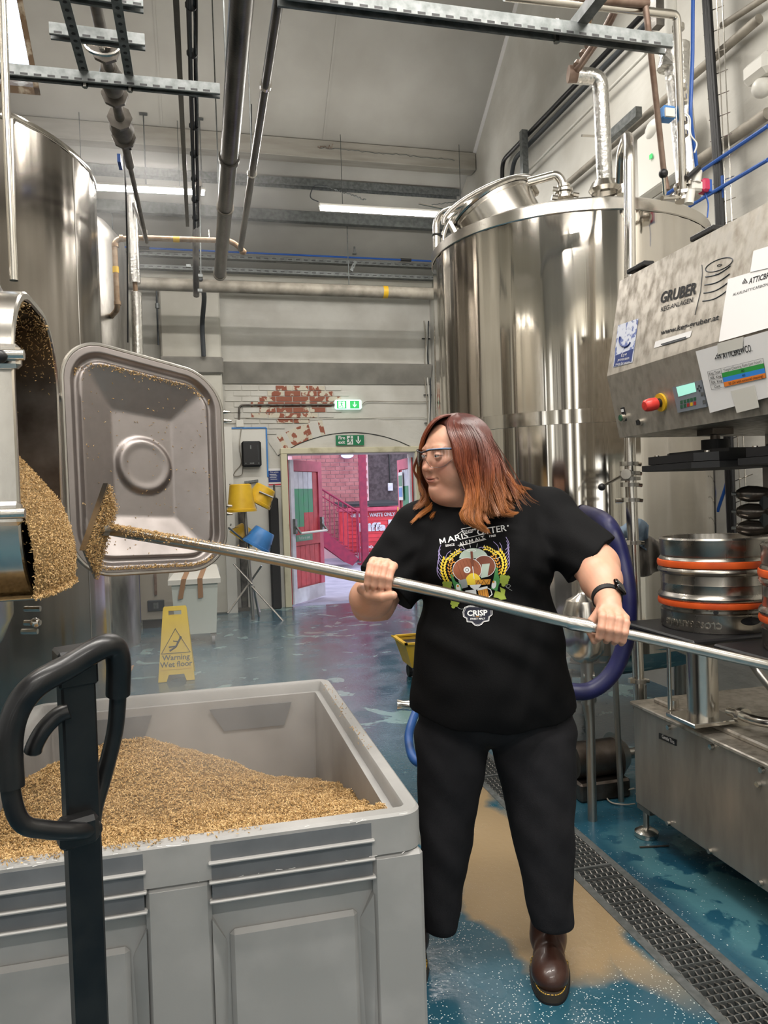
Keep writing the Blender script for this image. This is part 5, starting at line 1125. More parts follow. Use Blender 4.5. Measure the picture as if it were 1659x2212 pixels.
def face_detail(axis):
    # front (axis 0) and right (axis 1) faces: posts, ribbed insets, raised pads
    if axis == 0: O, Xd, Nd, Lf = Vector((BX0, BY0, 0)), Xv, -Yv, W
    else: O, Xd, Nd, Lf = Vector((BX1, BY0, 0)), Yv, Xv, Dp
    M = Matrix((Xd, Zv, Nd)).transposed()
    def bb(u0, u1, z0, z1, n0, n1, name, m, bev=.0):
        MB().box(O+Xd*(u0+u1)/2+Zv*(z0+z1)/2+Nd*(n0+n1)/2, (u1-u0, z1-z0, n1-n0), rot=M, bev=bev).build(name, m, bn)
    p = .118; mid = Lf/2; hw = .065
    if axis == 1:
        for u0, u1 in ((0.03, .14), (mid-hw, mid+hw), (Lf-.14, Lf-.03)): bb(u0, u1, .02, BZ-.088, -.03, -.004, 'post', plasticgrey, .012)
        return
    for u0, u1 in ((0.004, p), (mid-hw, mid+hw), (Lf-p, Lf-.004)): bb(u0, u1, .02, BZ-.088, -.034, -.001, 'post', plasticgrey, .008)
    for u0, u1 in ((p, mid-hw), (mid+hw, Lf-p)):
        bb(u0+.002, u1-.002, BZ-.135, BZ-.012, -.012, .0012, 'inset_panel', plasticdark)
        for k in range(3): bb(u0-.004, u1+.004, BZ-.052-k*.040, BZ-.046-k*.040, -.012, .011, 'rib', plasticgrey, .002)
        bb(u0+.035, u1-.035, .03, BZ-.205, -.03, -.010, 'raised_pad', plasticgrey, .018)
        # flared gussets beside the pads
        for s, uu in ((1, u0), (-1, u1)):
            b = MB(); P = lambda u, z, n_: O+Xd*u+Zv*z+Nd*n_
            b.add([P(uu, BZ-.17, -.003), P(uu+s*.034, BZ-.24, -.026), P(uu, BZ-.26, -.001), P(uu+s*.014, .03, -.026), P(uu, .03, -.001), P(uu, BZ-.17, -.03)], [(0, 1, 2), (2, 1, 3, 4), (0, 5, 1)]); b.build('gusset', plasticgrey, bn)
face_detail(0); face_detail(1)
# scuffs: fine plastic burrs along the front rim
b = MB()
for i in range(38):
    x = random.uniform(BX0+.03, BX1-.02); a = Vector((x, BY0-.001, BZ-random.choice((.001, .004, .085)))); b.tube([a, a+Vector((random.uniform(-.02, .02), -.002, random.uniform(-.003, .003)))], .0005, 3)
o = b.build('plastic_burrs', whitep, bn); o['kind'] = 'stuff'
# mound
gm = thing('grain_mound', 'mound of golden brown spent grain filling the grey pallet box', 'spent grain', (CX, CY, .3))
IX0, IX1, IY0, IY1 = BX0+.064, BX1-.064, BY0+.064, BY1-.064
def mz(x, y):
    # heaped against the front rim, falling to the rear right, with a crest at the rear left
    z = .735-.30*(y-1.65)+.225*math.exp(-((x+.25)/.38)**2-((y-2.35)/.35)**2)
    z += .006*math.sin(x*23+y*11)+.005*math.sin(y*31-x*17)
    return min(z, .742+.008*math.sin(x*13+y*9))
nx, ny = 90, 110; V = [(IX0+(IX1-IX0)*i/nx, IY0+(IY1-IY0)*j/ny, mz(IX0+(IX1-IX0)*i/nx, IY0+(IY1-IY0)*j/ny)-.004) for j in range(ny+1) for i in range(nx+1)]
F = [(j*(nx+1)+i, j*(nx+1)+i+1, (j+1)*(nx+1)+i+1, (j+1)*(nx+1)+i) for j in range(ny) for i in range(nx)]
b = MB(); b.add(V, F); b.build('grain_bed', grain_bed, gm, True)
N = 75000; px_ = g.uniform(IX0, IX1, N); py_ = g.uniform(IY0, IY1, N)
zz = .735-.30*(py_-1.65)+.225*np.exp(-((px_+.25)/.38)**2-((py_-2.35)/.35)**2)+.006*np.sin(px_*23+py_*11)+.005*np.sin(py_*31-px_*17)
zz = np.minimum(zz, .742+.008*np.sin(px_*13+py_*9)); lump = .004*np.sin(px_*90+3*np.sin(py_*50))*np.sin(py_*85)
P = np.stack([px_, py_, zz+lump+g.uniform(-.004, .004, N)], 1); kernels('husks', P, gm, seed=11, bright=1.0, L0=.0046, W0=.0017)
PP = [(g.uniform(IX0, .1), g.normal(BY0+.035, .014), BZ+.003) for _ in range(500)]+[(g.normal(BX1-.03, .008), g.uniform(2.0, 2.75), BZ+.003) for _ in range(60)]+[(BX0+g.uniform(0, .5), BY0+g.uniform(-.002, .06), BZ+.003+abs(g.normal(0, .004))) for _ in range(500)]
kernels('spilled_husks', PP, gm, seed=12, bright=.95)
# ================================================================ KEG WASHER
XM = 1.73; YE_ = 2.80; YN = .9
kw = thing('keg_washer', 'stainless keg washing machine with sloped control console at the right edge', 'keg washer', (2.1, 1.9, 0))
prof = [(1.72, 2.32), (1.65, 1.925), (1.70, 1.67), (2.42, 1.67), (2.42, 2.36), (1.80, 2.36)]
b = MB(); n = len(prof); V = [(x, YE_, z) for x, z in prof]+[(x, YN, z) for x, z in prof]
b.add(V, [(i, (i+1) % n, n+(i+1) % n, n+i) for i in range(n)]+[list(range(n)), list(range(n, 2*n))[::-1]]); b.build('console', steel_stain, kw)
def pplane(x, y, P0, N_):
    q = ray(x, y); return CAM+q*((P0-CAM).dot(N_)/q.dot(N_))
TU = Vector((1.72, YE_, 2.32)); RG = Vector((1.65, YE_, 1.925)); LB = Vector((1.70, YE_, 1.67))
UPu = (TU-RG).normalized(); UPl = (RG-LB).normalized(); Xm = -Yv
Nu = Xm.cross(UPu).normalized(); Nl = Xm.cross(UPl).normalized()
if Nu.x > 0: Nu = -Nu
if Nl.x > 0: Nl = -Nl
MU = Matrix((Xm, UPu, Nu)).transposed(); ML = Matrix((Xm, UPl, Nl)).transposed()
def PU(x, y, o=.001): return pplane(x, y, RG+Nu*o, Nu)
def PLo(x, y, o=.001): return pplane(x, y, LB+Nl*o, Nl)
def fit_text(body, pl_, a, c, hpx, M, m, name='lettering', bold=0, shear=0, base=.0018, parent=None):
    """lettering running from pixel a to pixel c on the plane"""
    p0, p1 = pl_(*a, base), pl_(*c, base); W_ = (p1-p0).length; d = ((p0+p1)/2-CAM).dot(_f); size = hpx*d/FPX*1.38
    X = (p1-p0).normalized(); Nn = M.col[2]; Y_ = Nn.cross(X); MM = Matrix((X, Y_, Nn)).transposed()
    o = text(body, size, MM, (p0+p1)/2, m, parent or kw, name, bold=bold, shear=shear)
    # stretch along X to the measured width
    co = np.empty(len(o.data.vertices)*3); o.data.vertices.foreach_get('co', co); co = co.reshape(-1, 3); X_ = np.array(X); c0 = np.array((p0+p1)/2-WORLD[o]); u = (co-c0)@X_; s = W_/max(1e-6, u.max()-u.min()); um = (u.max()+u.min())/2
    co += np.outer(u*s-u-um*s, X_); o.data.vertices.foreach_set('co', co.ravel()); o.data.update(); return o
fit_text('GRUBER', PU, (1427, 645), (1505, 623), 25, MU, ink, bold=.0018)
fit_text('KEG-ANLAGEN', PU, (1428, 669), (1496, 648), 11, MU, ink, bold=.0003)
fit_text('www.keg-gruber.at', PU, (1427, 719), (1553, 685), 12, MU, ink, bold=.0005)
b = MB(); b.tube([PU(1516, 572, .001), PU(1517, 590, .001), PU(1513, 630, .001), PU(1501, 680, .001)], .0012, 4); b.build('emblem_line', inkgrey, kw)
b = MB()
b.tube([PU(1553+30*math.cos(t)*.98+0, 572+12*math.sin(t)-10*math.cos(t), .001) for t in np.linspace(0, 2*PI, 29)[:-1]], .0017, 4, closed=True)
b.tube([PU(1554+5*math.cos(t), 573+2*math.sin(t)-1.5*math.cos(t), .001) for t in np.linspace(0, 2*PI, 13)[:-1]], .0012, 4, closed=True)
for k in range(4):
    y = 598+k*17; b.tube([PU(1524-k*2.0+t*54, y+6*math.sin(t*PI)-t*24+k*.5, .001) for t in np.linspace(0, 1, 13)], .0022, 4)
b.tube([PU(1546+t*10, 592-3*t+2*math.sin(t*PI), .001) for t in np.linspace(0, 1, 6)], .0022, 4)
b.build('keg_emblem', inkgrey, kw)
def sheet(pts, pf, o, name, m, t=.0008, parent=None):
    P = [pf(x, y, o) for x, y in pts]; N_ = Nu if pf is PU else Nl; return MB().plate(P, N_*t).build(name, m, parent or kw)
s_ = sheet([(1335, 703), (1379, 688), (1366, 783), (1325, 794)], PU, .0012, 'safety_sticker', sticker)
sheet([(1330, 768), (1368, 753), (1364, 781), (1326, 792)], PU, .0024, 'sticker_panel', navy)
for k, tx in enumerate(('Eye', 'protection', 'must be worn')): fit_text(tx, PU, ((1342, 1335, 1330)[k], 768+k*9.5), ((1354, 1359, 1360)[k], 764+k*9), 6.5, MU, whitep, base=.0042)
b = MB(); b.tube([PU(1350+12*math.cos(t), 735+14*math.sin(t), .003) for t in np.linspace(.3, PI+.6, 12)], .004, 5); b.build('sticker_symbol', navy, kw)
sheet([(1413, 752), (1416, 738), (1495, 714), (1491, 728)], PU, .0012, 'printed_label', whitep)
for k in range(2): sheet([(1428+k*3, 745-k*-2), (1428+k*3, 743+k*2), (1482, 727+k*3), (1482, 729+k*3)], PU, .0022, 'label_line', inkgrey)
# paper sheets (QR left out)
sheet([(1573, 603), (1698, 566), (1690, 700), (1553, 739)], PU, .003, 'paper_sheet', whitep)
sheet([(1628, 542), (1700, 520), (1700, 570), (1621, 588)], PU, .005, 'paper_slip', whitep)
def mountain(cx, cy, s, pf, o):
    b = MB(); N_ = Nu if pf is PU else Nl
    for r_ in range(3):
        for k in range(3-r_):
            x = cx+(k-(2-r_)/2)*s*.36; y = cy+s*.32-r_*s*.30-(x-cx)*.22; b.plate([pf(x-s*.16, y+s*.035, o), pf(x+s*.16, y-s*.035, o), pf(x, y-s*.27, o)], N_*.0004)
    b.tube([pf(cx-s*.5, cy+s*.52, o), pf(cx+s*.5, cy+s*.32, o), pf(cx, cy-s*.52, o)], .0006, 3, closed=True); return b.build('logo_mark', ink, kw)
mountain(1609, 607, 11, PU, .0045); fit_text('ATTICBREWCO.', PU, (1618, 608), (1700, 583), 13, MU, ink, bold=.0005, base=.0045)
fit_text('ALKALINITY/CARBONATE CHECK', PU, (1583, 637), (1705, 600), 6.5, MU, ink, base=.0045)
sheet([(1503, 759), (1668, 712), (1690, 850), (1534, 892)], PLo, .012, 'paper_sheet', whitep)
sheet([(1550, 742), (1606, 727), (1604, 752), (1551, 766)], PLo, .016, 'tape_strip', clearp)
sheet([(1579, 845), (1630, 832), (1640, 880), (1592, 892)], PLo, .015, 'tape_strip', clearp)
mountain(1551, 769, 14, PLo, .0145); fit_text('ATTICBREWCO.', PLo, (1561, 769), (1624, 752), 15, ML, ink, bold=.0003, base=.0145)
T0, T1, T2, T3 = (1528, 803), (1648, 774), (1655, 816), (1537, 842)
def tp(u, v): # table coords
    return (T0[0]*(1-u)*(1-v)+T1[0]*u*(1-v)+T3[0]*(1-u)*v+T2[0]*u*v, T0[1]*(1-u)*(1-v)+T1[1]*u*(1-v)+T3[1]*(1-u)*v+T2[1]*u*v)
for k, (mm) in enumerate((mat('table_green', '2c8f3f', .6), mat('table_blue', '2f7fd0', .6), mat('table_orange', 'd8792a', .6))):
    sheet([tp(.24, .25+.25*k), tp(1, .25+.25*k), tp(1, .5+.25*k), tp(.24, .5+.25*k)], PLo, .0143, 'table_row', mm)
b = MB()
for v in (0, .25, .5, .75, 1): b.tube([PLo(*tp(0, v), .0152), PLo(*tp(1 if v in (0, 1) else .24, v), .0152)], .0005, 3)
for u in (0, .24, 1): b.tube([PLo(*tp(u, 0), .0152), PLo(*tp(u, 1), .0152)], .0005, 3)
b.build('table_lines', ink, kw)
for k, (a, c) in enumerate((('Keg Type', 'Target Cleaning Rate (per hour)'), ('30L Keg', '40'), ('50L Keg', '40'), ('Cask', '50 (24 with external cleaning)'))):
    fit_text(a, PLo, tp(.02 if k < 3 else .06, .14+.25*k), tp(.22 if k < 3 else .17, .14+.25*k), 6, ML, ink, base=.0152)
    fit_text(c, PLo, tp((.28, .58, .58, .32)[k], .14+.25*k), tp((.96, .64, .64, .95)[k], .13+.25*k), 6, ML, ink, base=.0158)
# display, emergency stop, switches
ds = sheet([(1456, 836), (1519, 820), (1530, 878), (1468, 891)], PLo, .001, 'display_unit', mat('display_grey', '7a7f86', .4), .008)
sheet([(1461, 836), (1500, 826), (1504, 846), (1466, 857)], PLo, .0095, 'screen', lcd)
mred = mat('key_red', '9c2f2a', .5); mgrn = mat('key_green', '2d5a41', .5)
for r_ in range(2):
    for k in range(5): u, v = 1472+k*7.2, 869-k*1.8+r_*9.5; sheet([(u-2.6, v-3.2), (u+2.6, v-4.4), (u+3.2, v+3), (u-2, v+4)], PLo, .0095, 'key', mgrn if not (r_ and k > 1) else (yellow if k == 3 else mred))
for (u, v) in ((1507, 840), (1514, 838), (1510, 834), (1511, 844)): sheet([(u-1.5, v-2), (u+1.5, v-2.6), (u+1.6, v+1.6), (u-1.4, v+2)], PLo, .0095, 'key', inkgrey)
for (u, v) in ((1518, 851), (1522, 868)): sheet([(u-4, v-3), (u+3, v-4.6), (u+3.5, v+2.6), (u-3.5, v+4)], PLo, .0095, 'key', galv)
p = PLo(1429, 869, 0); es = MB(); es.cyl(p, p+Nl*.008, .034, n=28); es.build('emergency_stop_plate', yellow, kw); MB().cyl(p+Nl*.008, p+Nl*.03, .017, n=20).build('emergency_stop_stem', black, kw, True)
MB().lathe([(.017, .02), (.0235, .026), (.0245, .05), (.022, .068), (.016, .074), (.001, .075)], p, 24, ML).build('emergency_stop_button', redp, kw, True)
p = PLo(1349, 901, 0); MB().box(p+UPl*.012, (.028, .058, .006), rot=ML, bev=.002).build('switch_plate', black, kw); MB().cyl(p, p+Nl*.018, .015, n=18).build('switch_collar', steel_pol, kw, True); MB().cyl(p+Nl*.017, p+Nl*.021, .012, n=18).build('green_button', mgrn, kw, True); MB().box(p+UPl*.028+Nl*.004, (.016, .012, .002), rot=ML).build('switch_tag', whitep, kw)
p = PLo(1386, 911, 0); MB().cyl(p, p+Nl*.014, .013, n=16).build('key_switch', steel_pol, kw, True); MB().box(p+Nl*.018, (.004, .02, .012), rot=ML).build('key_slot', black, kw)
for x, y in ((1383, 578), (1527, 505)): q = pl(x, y, 0, 1.80); MB().box(q, (.05, .13, .02), bev=.004).build('hinge', black, kw)
# console posts, guide column
for y in (YE_-.12, 1.1): MB().box((2.36, y, 1.1), (.06, .06, 1.2), bev=.005).build('upright', steel_dull, kw)
# lower cabinet
MB().box((2.17, (YE_+YN)/2, .345), (.88, YE_-YN, .42), bev=.006).build('cabinet', steel_pan, kw)
MB().box((2.17, (YE_+YN)/2, .556), (.90, YE_-YN+.02, .016), bev=.004).build('cabinet_lid', steel_stain, kw); MB().box((2.20, (YE_+YN)/2, .572), (.80, YE_-YN-.08, .022), bev=.006).build('cabinet_tray', steel_stain, kw)
b = MB(); 
for x, y in ((1447, 1571), (1539, 1613), (1648, 1663), (1446, 1778), (1536, 1838), (1645, 1907), (1641, 1694)): q = pl(x, y, 0, XM-.001); MB().cyl(q, q-Xv*.012, .0095, n=12).build('bolt', steel_pol, kw, True)
for z in (.53, .34, .16): q = Vector((XM+.02, YE_, z)); MB().cyl(q, q+Yv*.02, .008, n=10).build('bolt', steel_pol, kw, True)
npl = MB().plate([pl(1424, 1583, 0, XM-.001), pl(1461, 1598, 0, XM-.001), pl(1461, 1611, 0, XM-.001), pl(1424, 1595, 0, XM-.001)], (-.002, 0, 0)).build('name_plate', black, kw)
YZM = Matrix(((0, 0, -1), (-1, 0, 0), (0, 1, 0))); q = pl(1443, 1597, 0, XM-.004); text('Gentle Tina', .021, YZM, q, whitep, kw, sx=.8)
for x, y in ((XM+.03, YE_-.03), (2.55, YE_-.03), (XM+.03, 1.1), (2.55, 1.1)):
    MB().cyl((x, y, .02), (x, y, .14), .0125, n=10).build('leg', steel_dull, kw, True); MB().lathe([(.001, 0), (.045, 0), (.05, .008), (.048, .022), (.03, .034), (.012, .038)], (x, y, 0), 24).build('foot', steel_pol, kw, True)
MB().box((XM+.03, YE_-.05, .125), (.05, .09, .02)).build('corner_bracket', steel_dull, kw)
MB().cyl((1.80, 2.62, .58), (1.80, 2.62, .61), .022, n=14).build('lid_knob', steel_pol, kw, True)
# wash heads
def head(cx, cy, nm):
    z = .925
    MB().box((cx, cy, z), (.52, .44, .018), bev=.006).build('keg_platform', black, kw); MB().box((cx, cy, z-.018), (.46, .40, .016), bev=.004).build('platform_frame', steel_dark, kw)
    MB().cyl((cx-.08, cy-.02, .60), (cx-.08, cy-.02, .90), .055, n=24).build('wash_cylinder', steel_pol, kw, True); MB().box((cx-.08, cy-.02, .60), (.2, .17, .016), bev=.003).build('cylinder_base', steel_pol, kw)
    MB().tube(filleted([(cx-.03, cy-.10, .64), (cx-.03, cy-.26, .645), (cx+.1, cy-.40, .66)], .05), .018, 12).build('wash_pipe', steel_pol, kw, True)
    collar(kw, (cx-.03, cy-.17, .64), Yv, .032, steel_pol, .02, 'pipe_clamp')
    MB().tube(smoothpath([(cx+.02, cy-.1, .88), (cx+.03, cy-.2, .78), (cx+.06, cy-.28, .72), (cx+.15, cy-.34, .74)], 5), .016, 10).build('wash_hose', steel_dull, kw, True)
    MB().cyl((cx-.15, cy+.08, .61), (cx-.15, cy+.08, .90), .008, n=10).build('rod', steel_pol, kw, True)
KC = D(1545, 1260, 2.80); K1 = Vector((KC.x, KC.y, .935)); K2 = Vector((K1.x+.03, K1.y-.50, .935))
for i, K in enumerate((K1, K2)): head(K.x, K.y, i)
# pressing heads
def press(K):
    z = 1.545; M = Matrix.Identity(3); o = [(-.20, -.14), (-.14, -.20), (.14, -.20), (.20, -.14), (.20, .14), (.14, .20), (-.14, .20), (-.20, .14)]
    b = MB(); b.prism([(x*1.08, y*1.08) for x, y in o], M, (K.x, K.y, z-.025), .022); b.build('press_pad', blackrub, kw)
    b = MB(); b.prism([(x*.98, y*.98) for x, y in o], M, (K.x, K.y, z), .03); b.build('press_plate', black, kw)
    b = MB(); b.prism([(x*.45, y*.9) for x, y in o], M, (K.x-.02, K.y, z+.03), .014); b.build('press_rib', black, kw)
    MB().cyl((K.x, K.y, z+.03), (K.x, K.y, z+.085), .05, n=24).build('press_boss', blackrub, kw, True); MB().cyl((K.x, K.y, z+.08), (K.x, K.y, 1.68), .018, n=14).build('piston_rod', steel_dark, kw, True); MB().box((K.x, K.y, 1.66), (.09, .09, .025)).build('piston_gland', steel_dark, kw)
    for u, v in ((-.15, -.15), (-.15, .15), (.12, -.17)): MB().cyl((K.x+u, K.y+v, z+.03), (K.x+u, K.y+v, z+.037), .009, n=10).build('bolt', steel_pol, kw, True)
press(K1+Vector((.03, .02, 0))); press(K2+Vector((.03, .02, 0)))
# pneumatic valves on an upright manifold
va = thing('valve_manifold', 'stack of three grey pneumatic valves beside the right keg', 'valves', D(1650, 1165, 2.75))
MB().box(D(1672, 1090, 2.8), (.06, .05, .36), bev=.005).build('manifold_post', steel_dull, va)
glv = mat('valve_smoked', '5a544f', .2, .7)
for y in (1067, 1105, 1141):
    p = D(1655, y, 2.75); ax = (D(1592, y, 2.78)-p).normalized(); M = frame(ax)
    MB().lathe([(.016, -.03), (.024, 0), (.030, .03), (.031, .06), (.024, .085), (.014, .10), (.001, .104)], p, 22, M).build('valve_body', glv, va, True); MB().cyl(p+ax*.098, p+ax*.116, .0085, .006, n=10).build('valve_tip', galv, va, True); MB().cyl(p-ax*.04, p-ax*.0, .021, n=14).build('valve_neck', steel_dull, va, True)
MB().box(D(1652, 1124, 2.74), (.03, .02, .05)).build('link_block', inkgrey, va); MB().box(D(1652, 1086, 2.74), (.03, .02, .05)).build('link_block', inkgrey, va)
MB().cyl(D(1668, 955, 2.7), D(1668, 1300, 2.7), .012, n=10).build('guide_rod', steel_pol, va, True)
# kegs
keg_steel = mat('keg_steel', (.44, .41, .37), .27, 1, c2=(.30, .28, .25), ns=11, nsv=(1, 1, .4), rvar=.08, bump=.05, bs=25)
def keg(label, K):
    t = thing('keg', label, 'keg', K, 'kegs on the washer'); H = .335; r = .2
    MB().lathe([(r-.022, 0), (r-.010, -.0), (r-.006, .008), (r-.006, .062), (r-.004, .066), (r-.012, .07), (r-.012, .078), (r-.003, .084), (r-.006, .092), (r-.006, .105), (r+.002, .113), (r+.004, .12), (r, .128), (r-.008, .135), (r-.009, .165), (r-.008, .167), (r-.009, .170), (r-.009, .200), (r-.001, .207), (r+.003, .214), (r+.001, .222), (r-.006, .230), (r-.006, .248), (r-.002, .254), (r-.006, .262), (r-.012, .266), (r-.007, .272), (r-.007, .320), (r-.005, .328), (r-.010, .335), (r-.018, .333), (r-.020, .30), (r-.03, .27), (.001, .285)], K, 72).build('body', keg_steel, t, True)
    MB().lathe([(r-.018, 0), (r-.020, .05), (r-.04, .07), (.001, .06)], K, 40).build('base', keg_steel, t, True)
    for z0, z1 in ((.087, .106), (.229, .251)): MB().lathe([(r-.004, z0-.002), (r+.002, z0), (r+.0045, (z0+z1)/2), (r+.002, z1), (r-.004, z1+.002)], K, 72).build('rubber_band', orange, t, True)
    # handle slot
    def onk(a, z, o): return K+Vector((math.cos(a)*(r-.006+o), math.sin(a)*(r-.006+o), z))
    a0 = math.atan2(-K.y, -K.x)+.62
    b = MB(); n = 14; outer = []
    for i in range(n+1): outer.append((a0-.19+.38*i/n))
    sl = [(a0+.20*math.cos(t), .044+.014*math.sin(t)*1.0) for t in np.linspace(0, 2*PI, 25)[:-1]]
    cpt = onk(a0, .044, .0012); V = [cpt]+[onk(a, z, .0012) for a, z in sl]; b.add(V, [(0, 1+i, 1+(i+1) % 24) for i in range(24)]); b.build('handle_slot', black, t)
    b = MB(); a1 = a0-.62; V = [onk(a1, .077, .0055)]+[onk(a1+.045*math.cos(q), .077+.007*math.sin(q), .0055) for q in np.linspace(0, 2*PI, 17)[:-1]]; b.add(V, [(0, 1+i, 1+(i+1) % 16) for i in range(16)]); b.build('vent_hole', black, t)
    # embossed upside-down lettering around the chime
    cu = text('CLOSE BREWING', .030, Matrix.Identity(3), K, keg_steel, t, 'embossed_lettering', ext=.0012, bold=.0006)
    co = np.empty(len(cu.data.vertices)*3); cu.data.vertices.foreach_get('co', co); co = co.reshape(-1, 3); a = a0-.56-(-co[:, 0])/r*1.0*-1; rad = r-.0055+co[:, 2]
    co2 = np.stack([np.cos(a)*rad, np.sin(a)*rad, .030-co[:, 1]], 1); co2[:, 0] = np.cos(a0-1.10-co[:, 0]/r)*rad; co2[:, 1] = np.sin(a0-1.10-co[:, 0]/r)*rad
    cu.data.vertices.foreach_set('co', co2.ravel()); cu.data.update()
    return t
keg('steel keg with two orange bands and a cut-out hand hole, nearest the tank', K1)
keg('steel keg with orange bands cut off by the right edge of the photo', K2)
# cable on the floor, small bar
t = thing('floor_cable', 'thin pale cable looping on the floor by the washer foot', 'cable', pl(1340, 1735, 2, .01)); MB().tube(smoothpath([pl(1370, 1703, 2, .05), pl(1335, 1712, 2, .012), pl(1312, 1722, 2, .01), pl(1322, 1734, 2, .01), pl(1350, 1738, 2, .01), pl(1372, 1736, 2, .03)], 6), .0035, 6).build('cable', greypipe, t, True)
t = thing('floor_strip', 'short thin dark strip lying on the floor beneath the washer', 'debris', pl(1412, 1829, 2, .002)); MB().tube([pl(1382, 1830, 2, .004), pl(1445, 1827, 2, .004)], .004, 6).build('strip', steel_dark, t)
# blue delivery hose and steel nozzle on the floor behind the person
t = thing('floor_hose', 'blue hose with a steel ferrule lying on the floor left of the person', 'hose', pl(880, 1600, 2, .02))
MB().tube(smoothpath([D(930, 1650, 3.5), D(896, 1642, 3.55), D(883, 1600, 3.7), D(890, 1560, 3.8), D(915, 1500, 4.1)], 6), .022, 12).build('hose', bluehose2, t, True)
MB().tube([D(930, 1520, 3.5), D(885, 1524, 3.5), D(872, 1523, 3.5), D(858, 1523, 3.5)], [.03, .024, .02, .026], 16).build('ferrule', steel_pol, t, True)

# ================================================================ PALLET TRUCK HANDLE
ph = thing('pallet_truck', 'black pallet truck steering handle standing in front of the grey box', 'pallet truck', pl(200, 2212, 1, 1.2)*1.0)
dh = .98
def H(x, y, d=dh): return D(x, y, d)
loopp = [H(205, 1790, 1.02), H(165, 1795, .98), H(100, 1792, .95), H(45, 1775, .93), H(22, 1700, .925), H(20, 1600, .925), H(38, 1530, .93), H(80, 1478, .94), H(150, 1438, .97), H(215, 1400, 1.0), H(245, 1398, 1.02), H(256, 1430, 1.03), H(255, 1500, 1.04), H(248, 1580, 1.05), H(226, 1670, 1.05), H(206, 1740, 1.04), H(198, 1790, 1.03)]
MB().tube(smoothpath(loopp, 8), .0115, 16).build('handle_loop', blackg, ph, True)
grip = [H(23, 1700, .925), H(20, 1600, .925), H(38, 1530, .93), H(80, 1478, .94), H(150, 1438, .97), H(215, 1400, 1.0), H(245, 1398, 1.02), H(256, 1430, 1.03), H(255, 1500, 1.04)]
MB().tube(smoothpath(grip, 8), .0165, 18).build('grip', blackg, ph, True)
a, c = H(163, 1450, 1.0), H(196, 2230, 1.06); top = a; Zp = (a-c).normalized(); Xp = (_r*.80+_f*.60); Xp = (Xp-Zp*Xp.dot(Zp)).normalized(); Yp = Zp.cross(Xp); M = Matrix((Xp, Yp, Zp)).transposed(); low = c+(c-a)*.62
MB().box((a+low)/2, (.044, .030, (a-low).length), rot=M, bev=.003).build('post', blackg, ph)
MB().box(a+Zp*.008, (.05, .036, .05), rot=M, bev=.003).build('post_cap', blackg, ph)
MB().box(H(168, 1792, 1.0), (.05, .03, .04), rot=M, bev=.006).build('weld_bracket', blackg, ph)
b = MB(); b.tube(smoothpath([H(150, 1535, .985), H(125, 1545, .98), H(95, 1575, .97), H(75, 1610, .965), H(71, 1628, .965)], 5), [.011]*20+[.009], 10); b.build('release_lever', blackg, ph, True)
MB().cyl(low-Vector((0, 0, .02)), Vector((low.x, low.y, .12)), .05, n=20).build('hydraulic_pump', blackg, ph, True)
for s in (-.06, .06): MB().cyl((low.x+s-.02, low.y, .09), (low.x+s+.02, low.y, .09), .09, n=24).build('wheel', blackrub, ph, True)
# ================================================================ IMPLICIT SURFACES for the person
def nets(fn, lo, hi, h):
    lo, hi = np.array(lo, float), np.array(hi, float); n = np.ceil((hi-lo)/h).astype(int)+1
    ax = [lo[i]+h*np.arange(n[i]) for i in range(3)]; S = np.empty(n, np.float32); st = max(1, int(1.2e6//(n[1]*n[2])))
    for i in range(0, n[0], st):
        X, Y, Z = np.meshgrid(ax[0][i:i+st], ax[1], ax[2], indexing='ij'); S[i:i+st] = fn(X.astype(np.float32), Y.astype(np.float32), Z.astype(np.float32))
    ins = S < 0; c = n-1
    acc = np.zeros((*c, 3), np.float32); cnt = np.zeros(c, np.float32)
    def sl(o, m=None): return tuple(slice(o[a], o[a]+c[a]) for a in range(3))
    for a in range(3):
        b_, d_ = [q for q in range(3) if q != a]
        for u in (0, 1):
            for v in (0, 1):
                o0 = [0, 0, 0]; o0[b_] = u; o0[d_] = v; o1 = list(o0); o1[a] = 1
                s0, s1 = S[sl(o0)], S[sl(o1)]; m = (s0 < 0) != (s1 < 0); t = np.where(m, s0/np.where(m, s0-s1, 1), 0)
                acc[..., a] += np.where(m, t, 0); acc[..., b_] += m*u; acc[..., d_] += m*v; cnt += m
    act = cnt > 0; idx = -np.ones(c, np.int64); idx[act] = np.arange(act.sum()); ijk = np.argwhere(act)
    V = lo+h*(ijk+acc[act]/cnt[act][:, None]); Fs = []
    for a in range(3):
        b_, d_ = [q for q in range(3) if q != a]
        sA = [slice(None)]*3; sB = [slice(None)]*3; sA[a] = slice(0, n[a]-1); sB[a] = slice(1, n[a])
        m = ins[tuple(sA)] != ins[tuple(sB)]; w_ = np.argwhere(m); ok = (w_[:, b_] > 0) & (w_[:, d_] > 0) & (w_[:, b_] < c[b_]) & (w_[:, d_] < c[d_]); w_ = w_[ok]
        first = ins[tuple(w_.T)]
        def ix(db, dd): q = w_.copy(); q[:, b_] -= db; q[:, d_] -= dd; return idx[tuple(q.T)]
        q = np.stack([ix(1, 1), ix(0, 1), ix(0, 0), ix(1, 0)], 1); flip = first if a != 1 else ~first
        q = np.where(flip[:, None], q, q[:, ::-1]); Fs.append(q)
    F = np.concatenate(Fs); F = F[(F >= 0).all(1)]; return V, F
def ell(X, Y, Z, c, r):
    x, y, z = (X-c[0]), (Y-c[1]), (Z-c[2]); k0 = np.sqrt((x/r[0])**2+(y/r[1])**2+(z/r[2])**2)+1e-6; k1 = np.sqrt((x/r[0]**2)**2+(y/r[1]**2)**2+(z/r[2]**2)**2)+1e-6; return k0*(k0-1)/k1
